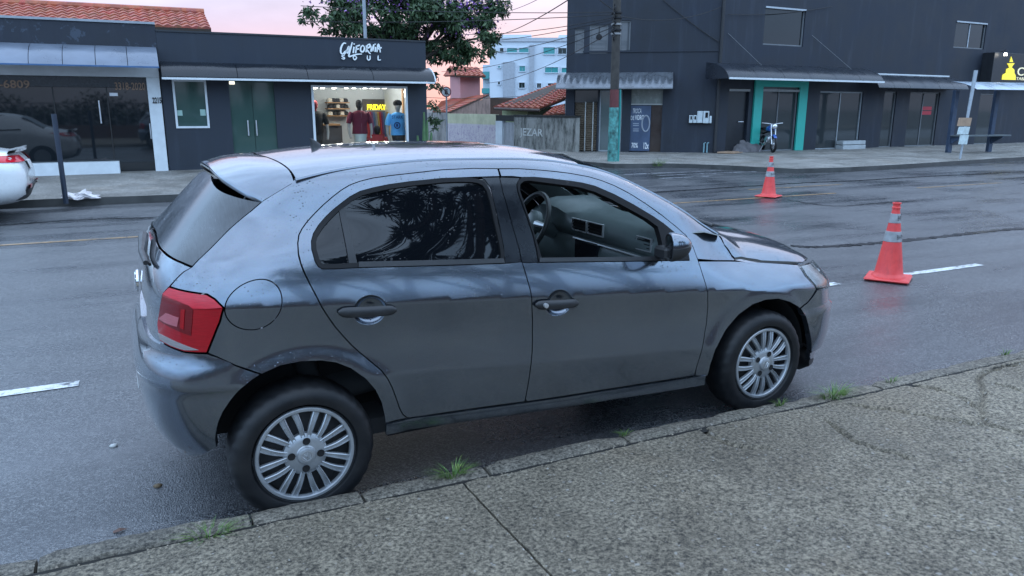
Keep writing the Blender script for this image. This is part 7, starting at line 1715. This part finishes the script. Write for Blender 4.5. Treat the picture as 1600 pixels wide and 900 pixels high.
for u, v, y, a in ((505, 12, 21, .62), (545, 25, 21, .75), (560, -10, 22, .9), (600, 20, 21.5, 1.), (600, -40, 22, 1.2), (650, 15, 21, 1.15), (650, -40, 22, 1.3), (700, 15, 21, 1.1), (700, 60, 21.3, .85), (745, 20, 21.3, .9), (735, 65, 21.2, .8), (765, 55, 21.4, .55), (770, 15, 21.5, .6), (690, -50, 22.5, 1.4), (750, -40, 22, 1.1), (655, 60, 21.8, .9), (610, 60, 22., .9), (690, 95, 21.5, .62), (560, 50, 21.6, .7), (536, 45, 21.5, .45), (755, 82, 21.3, .45), (480, 22, 21, .35), (720, 92, 21.3, .55), (520, 48, 21.6, .35), (682, 130, 22, .36), (678, 165, 22, .34), (676, 190, 22, .3), (668, 120, 22.2, .45)):
    p = T3(u, v, y); blobs.append((p[0], p[1], p[2], a*.92, a*.9, a*.72))
for b in blobs[:17]: gt_(MB().tube([fork, fork*.45+np.array(b[:3])*.55+np.array([0, 0, .2]), np.array(b[:3])], [.085, .05, .018], 7).build('limb', BARK, None, True))
sub = []
for b in blobs:
    for k in range(9):
        d = rng.normal(size=3); d /= np.linalg.norm(d); q = np.array(b[:3])+d*np.array(b[3:])*rng.uniform(.45, 1.0); r_ = max(b[3], .35)*rng.uniform(.28, .42); sub.append((q[0], q[1], q[2], r_*1.15, r_*1.15, r_*.75))
cw_ = leaf_cloud('crown', sub, 30000, .20, leaf_mat('tree_leaf', (.016, .040, .018), (.085, .14, .06)), None); gt_(cw_)
fl_b = [(b[0], b[1]-.25, b[2]+.35, b[3]*.9, b[4]*.8, b[5]*.7) for b in blobs if b[2] > 3.7]; fo_ = leaf_cloud('blossom', fl_b, 2200, .085, leaf_mat('purple_blossom', (.16, .05, .26), (.42, .22, .55)), None, .0, .9, 5); gt_(fo_)
# heap and motorcycle by the turquoise door
hp = at(1160, 236, z=.16); bm = bmesh.new(); bmesh.ops.create_icosphere(bm, subdivisions=4, radius=1)
for v_ in bm.verts:
    p = v_.co.copy(); k = 1+.16*math.sin(p.x*5+2)*math.cos(p.y*4)+.10*math.sin(p.x*13+p.y*9)+.05*math.sin(p.z*21+p.x*17); v_.co = Vector((hp[0]+p.x*.72*k, hp[1]-.0+p.y*.42*k, .13+max(-.05, p.z*.40*k*(1-.35*p.x*p.x))))
me = bpy.data.meshes.new('tarpaulin_heap'); bm.to_mesh(me); bm.free(); me.polygons.foreach_set('use_smooth', [True]*len(me.polygons)); o = link('tarpaulin_heap', me, plain('grey_tarpaulin', (.15, .14, .145), .75, var=.35, scale=4, bump=.5, bscale=9, bdist=.05)); tag(o, 'heap under a crumpled grey tarpaulin before the black door', 'heap')
cb = at(1124, 238, z=.16); o = MB().box(-.45, .45, -.3, .3, 0, .02).box(-.3, .5, -.15, .35, .021, .035).build('flattened_cardboard', plain('cardboard', (.36, .24, .16), .8, var=.2)); o.location = (cb[0]+.2, cb[1]-.3, .155); o.rotation_euler = (0, 0, .5); tag(o, 'flattened cardboard on the pavement at the corner of the dark building', 'cardboard')
mc0 = at(1189, 236, z=.16); mo = thing('motorcycle', 'small motorcycle with blue tank parked before the turquoise doorway', 'motorcycle', (mc0[0], mc0[1]-.3, .15), R(-118))
def mtube(name, pts, r_, m, n=8): return MB().tube(pts, r_, n).build(name, m, mo, True)
for x, nm in ((.62, 'wheel'), (-.62, 'wheel')):
    M = Matrix.Translation((x, 0, .29)) @ Matrix.Rotation(R(90), 4, 'X'); MB().tube([tuple(M @ Vector((.245*math.cos(t), .245*math.sin(t), 0))) for t in np.linspace(0, 2*math.pi, 29)[:-1]], .045, 8, close=True).build('tyre', TYRE, mo, True)
    MB().lathe([(.02, .05), (.05, .04), (.06, .0), (.05, -.04), (.02, -.05)], 14, M).build('hub', STEEL, mo, True)
    sp3 = MB()
    for k in range(12): t = 2*math.pi*k/12; sp3.tube([tuple(M @ Vector((.05*math.cos(t), .05*math.sin(t), .02*(-1)**k))), tuple(M @ Vector((.215*math.cos(t+.2), .215*math.sin(t+.2), 0)))], .005, 4)
    sp3.build('wheel_spokes', STEEL, mo)
mtube('frame', [(.45, 0, .82), (.1, 0, .70), (-.35, 0, .66), (-.62, 0, .60)], .03, BLK); mtube('frame_down_tube', [(.45, 0, .80), (.30, 0, .42), (-.1, 0, .33), (-.45, 0, .40)], .025, BLK)
for y in (-.07, .07): mtube('fork', [(.62, y, .29), (.50, y, .66), (.42, y, .95)], .022, STEEL); mtube('swing_arm', [(-.62, y, .29), (-.1, y, .38)], .02, BLK)
mtube('handlebar', [(.30, -.36, 1.0), (.40, -.15, .98), (.42, 0, .95), (.40, .15, .98), (.30, .36, 1.0)], .016, STEEL)
def mloft(name, rows, m, n=14):
    V = []
    for x, z, hy, hz_ in rows:
        for k in range(n): t = 2*math.pi*k/n; V.append((x, hy*math.cos(t), z+hz_*math.sin(t)))
    return mesh(name, V, [(i*n+k, i*n+(k+1) % n, (i+1)*n+(k+1) % n, (i+1)*n+k) for i in range(len(rows)-1) for k in range(n)]+[tuple(range(n))[::-1], tuple((len(rows)-1)*n+k for k in range(n))], m, mo, True)
mloft('fuel_tank', [(.38, .78, .05, .04), (.34, .80, .12, .09), (.15, .81, .15, .11), (-.02, .78, .12, .08), (-.08, .75, .06, .04)], plain('blue_tank_paint', (.03, .11, .42), .25, coat=.6)); mloft('saddle', [(-.06, .76, .08, .04), (-.2, .77, .13, .05), (-.5, .79, .13, .05), (-.68, .80, .09, .03)], CAPM); mloft('engine', [(.25, .45, .06, .06), (.2, .46, .12, .13), (0, .42, .15, .13), (-.18, .40, .1, .09)], STEEL); mloft('headlamp', [(.50, .88, .04, .04), (.54, .88, .085, .085), (.60, .88, .09, .09), (.61, .88, .04, .04)], CHROME); mloft('tail_lamp', [(-.72, .76, .05, .03), (-.78, .75, .06, .035), (-.8, .75, .03, .02)], REDB); mtube('exhaust', [(.22, -.12, .38), (.1, -.15, .25), (-.5, -.17, .30), (-.8, -.17, .36)], [.02, .025, .045, .04], CHROME); mloft('front_mudguard', [(.45, .52, .05, .02), (.62, .60, .06, .02), (.80, .50, .05, .02)], plain('blue_tank_paint', (.03, .11, .42), .25)); mtube('side_stand', [(-.05, -.1, .35), (-.1, -.25, .0)], .012, STEEL)
# bus shelter, bench and bill post at the right
SHB = plain('blue_grey_steel', (.035, .055, .095), .5, var=.25)
q0, q1 = at(1484, 238, z=.15), at(1547, 236.5, z=.15); dv_ = np.array([q1[0]-q0[0], q1[1]-q0[1]]); Ls = np.hypot(*dv_); PSH = Plane(q0, q1); bsr = thing('bus_shelter', 'blue steel bus shelter with a bench and silver canopy', 'bus shelter', (q0[0], q0[1], .13)); gb_ = Group(bsr)
zc0 = PSH.hit(1530, 141, 0)[1]
for a in (0., Ls): gb_(P_(PSH, MB().box(a-.09, a+.09, -.13, .0, .12, zc0, .01), 'post', SHB))
for a in (0., Ls): gb_(P_(PSH, MB().add([(a-.04, 0.001, .42), (a+.04, .001, .42), (a+.04, .001, .70), (a-.04, .001, .70), (a-.04, .42, .66), (a+.04, .42, .66), (a+.04, .42, .70), (a-.04, .42, .70)], [(0, 3, 2, 1), (4, 5, 6, 7), (0, 1, 5, 4), (3, 7, 6, 2), (0, 4, 7, 3), (1, 2, 6, 5)]), 'seat_bracket', SHB))
zs2 = PSH.hit(1520, 219, 0.1)[1]
gb_(P_(PSH, MB().box(-.1, Ls+.35, .01, .46, .702, .75, .008), 'bench_seat', plain('grey_bench', (.10, .12, .13), .5)))
can0, can1 = PSH.hit(1519, 137, .6)[0], PSH.hit(1650, 137, .6)[0]
for o in awning(PSH, can0-.3, can1, zc0+.28, zc0+.0, 1.0, plain('silver_canopy', (.42, .50, .58), .3, metal=.4, var=.2, scale=2), 'canopy_sheet', None, 5, .45): gb_(o)
bl0 = at(1500, 247, z=.14); pt0 = at(1525, 110, y=bl0[1]); bpst = thing('bill_post', 'leaning pale post with cardboard and paper bills tied to it', 'post', (bl0[0], bl0[1], .12)); gq = Group(bpst); gq(MB().tube([(bl0[0], bl0[1], .1), tuple(np.array(pt0))], [.03, .058], 10).build('post', plain('pale_post', (.34, .38, .42), .55), None, True))
def bill(u0, v0, u1, v1, m, dy):
    a, b, c, d = (at(u, v, y=bl0[1]-dy) for u, v in ((u0, v0), (u1, v0), (u1-3, v1), (u0-3, v1))); V = [a, b, c, d]; V += [p+np.array([0, .02, 0]) for p in V]; gq(mesh('bill', V, [(0, 3, 2, 1), (4, 5, 6, 7), (0, 1, 5, 4), (2, 3, 7, 6), (1, 2, 6, 5), (0, 4, 7, 3)], m))
bill(1499, 184, 1519, 197, plain('cardboard', (.36, .24, .16), .8), .10); bill(1499, 198, 1516, 210, plain('pale_paper', (.50, .58, .58), .7, var=.2, scale=9), .11); bill(1501, 211, 1514, 225.5, MATS['pale_paper'], .12)
# small fallen things on the near road and pavement
lf = at(188, 833, z=.0); o = MB().add([(-.035, -.012, .004), (0, -.02, .012), (.04, 0, .006), (0, .018, .014), (-.035, .012, .004)], [(0, 1, 2, 3, 4)]).build('fallen_leaf', plain('dry_leaf', (.10, .05, .035), .7)); o.location = (lf[0], lf[1], .008); o.scale = (.7, .7, .7); tag(o, 'dry reddish leaf in the gutter near the kerb', 'leaf')
for (u, v), nm in (((247, 763), 'brown pebble on the wet asphalt behind the rear wheel'), ((178, 700), 'pale pebble on the wet asphalt left of the bumper')):
    p = at(u, v, z=0); bm = bmesh.new(); bmesh.ops.create_icosphere(bm, subdivisions=2, radius=.013)
    for q in bm.verts: q.co = Vector((q.co.x*1.4*(1+.2*math.sin(q.co.y*300)), q.co.y, q.co.z*.8))
    me = bpy.data.meshes.new('pebble'); bm.to_mesh(me); bm.free(); o = link('pebble', me, plain('pebble_brown', (.13, .09, .05), .7) if 'brown' in nm else plain('pebble_pale', (.5, .5, .48), .7)); o.location = (p[0], p[1], .012); tag(o, nm, 'pebble')
# ------------------------------------------------ behind the camera: what the paint and glass mirror
fnc = thing('garden_fence', 'grey railed garden fence and low wall behind the near pavement', 'fence', (-2, -7.4, .1)); gf = Group(fnc)
gf(MB().box(-16, 14, -7.6, -7.4, .1, .75).build('low_wall', plain('ochre_wall', (.14, .08, .06), .8, var=.2, scale=1.5)))
for k in range(60): x = -15.9+k*.5; gf(MB().box(x-.025, x+.025, -7.53, -7.47, .75, 1.75).build('rail', plain('fence_white', (.16, .16, .17), .5)))
gf(MB().box(-16, 14, -7.53, -7.47, 1.752, 1.8).build('top_rail', MATS['fence_white']))
def yucca(x, y, h, seed, label):
    r = thing('yucca_tree', label, 'tree', (x, y, .1), 0, 'yuccas behind the fence'); r2 = np.random.default_rng(seed); heads = []
    for k in range(5): a = r2.uniform(0, 6.28); heads.append(np.array([math.cos(a)*.75*(k > 0), math.sin(a)*.5*(k > 0), h*(1-.075*k)]))
    for hd in heads:
        MB().tube([(0, 0, 0), (hd[0]*.3, hd[1]*.3, hd[2]*.5), tuple(hd)], [.12, .09, .07], 8).build('trunk', BARK, r, True); V = []; F = []
        for j in range(90):
            az = r2.uniform(0, 6.28); el = r2.uniform(-.5, 1.45); d = np.array([math.cos(az)*math.cos(el), math.sin(az)*math.cos(el), math.sin(el)]); L = r2.uniform(.6, .95); sd_ = np.cross(d, [0, 0, 1.]); sd_ /= np.linalg.norm(sd_)+1e-6; i0 = len(V)
            for t, w_ in ((0, .03), (.5, .042), (1, .003)): p = hd+d*L*t-np.array([0, 0, .12*t*t]); V += [p-sd_*w_, p+sd_*w_]
            F += [(i0, i0+1, i0+3, i0+2), (i0+2, i0+3, i0+5, i0+4)]
        mesh('leaf_rosette', V, F, leafY, r)
leafY = plain('yucca_leaf', (.03, .06, .03), .5)
hd_b = [(x, -9.6+random.uniform(-.2, .2), z, .95, .55, .75+.25*random.random()) for x in np.arange(-15, 14, 1.1) for z in (.7, 1.35+.35*math.sin(x*1.3))]
hdo = leaf_cloud('hedge', hd_b, 15000, .24, leaf_mat('hedge_leaf', (.010, .022, .010), (.035, .06, .025)), None, .3, .4, 9); tag(hdo, 'tall dark hedge behind the garden fence across the pavement', 'hedge')
for k_, (x_, y_, h_, lb_) in enumerate(((.6, -8.0, 6.1, 'leftmost tall yucca behind the garden fence'), (2.0, -8.4, 7.0, 'second tall yucca from the left behind the fence'), (3.3, -7.9, 6.2, 'middle tall yucca behind the garden fence'), (4.7, -8.4, 7.1, 'fourth tall yucca from the left behind the fence'), (6.1, -8.0, 6.2, 'rightmost tall yucca behind the garden fence'))): yucca(x_, y_, h_, k_+1, lb_)
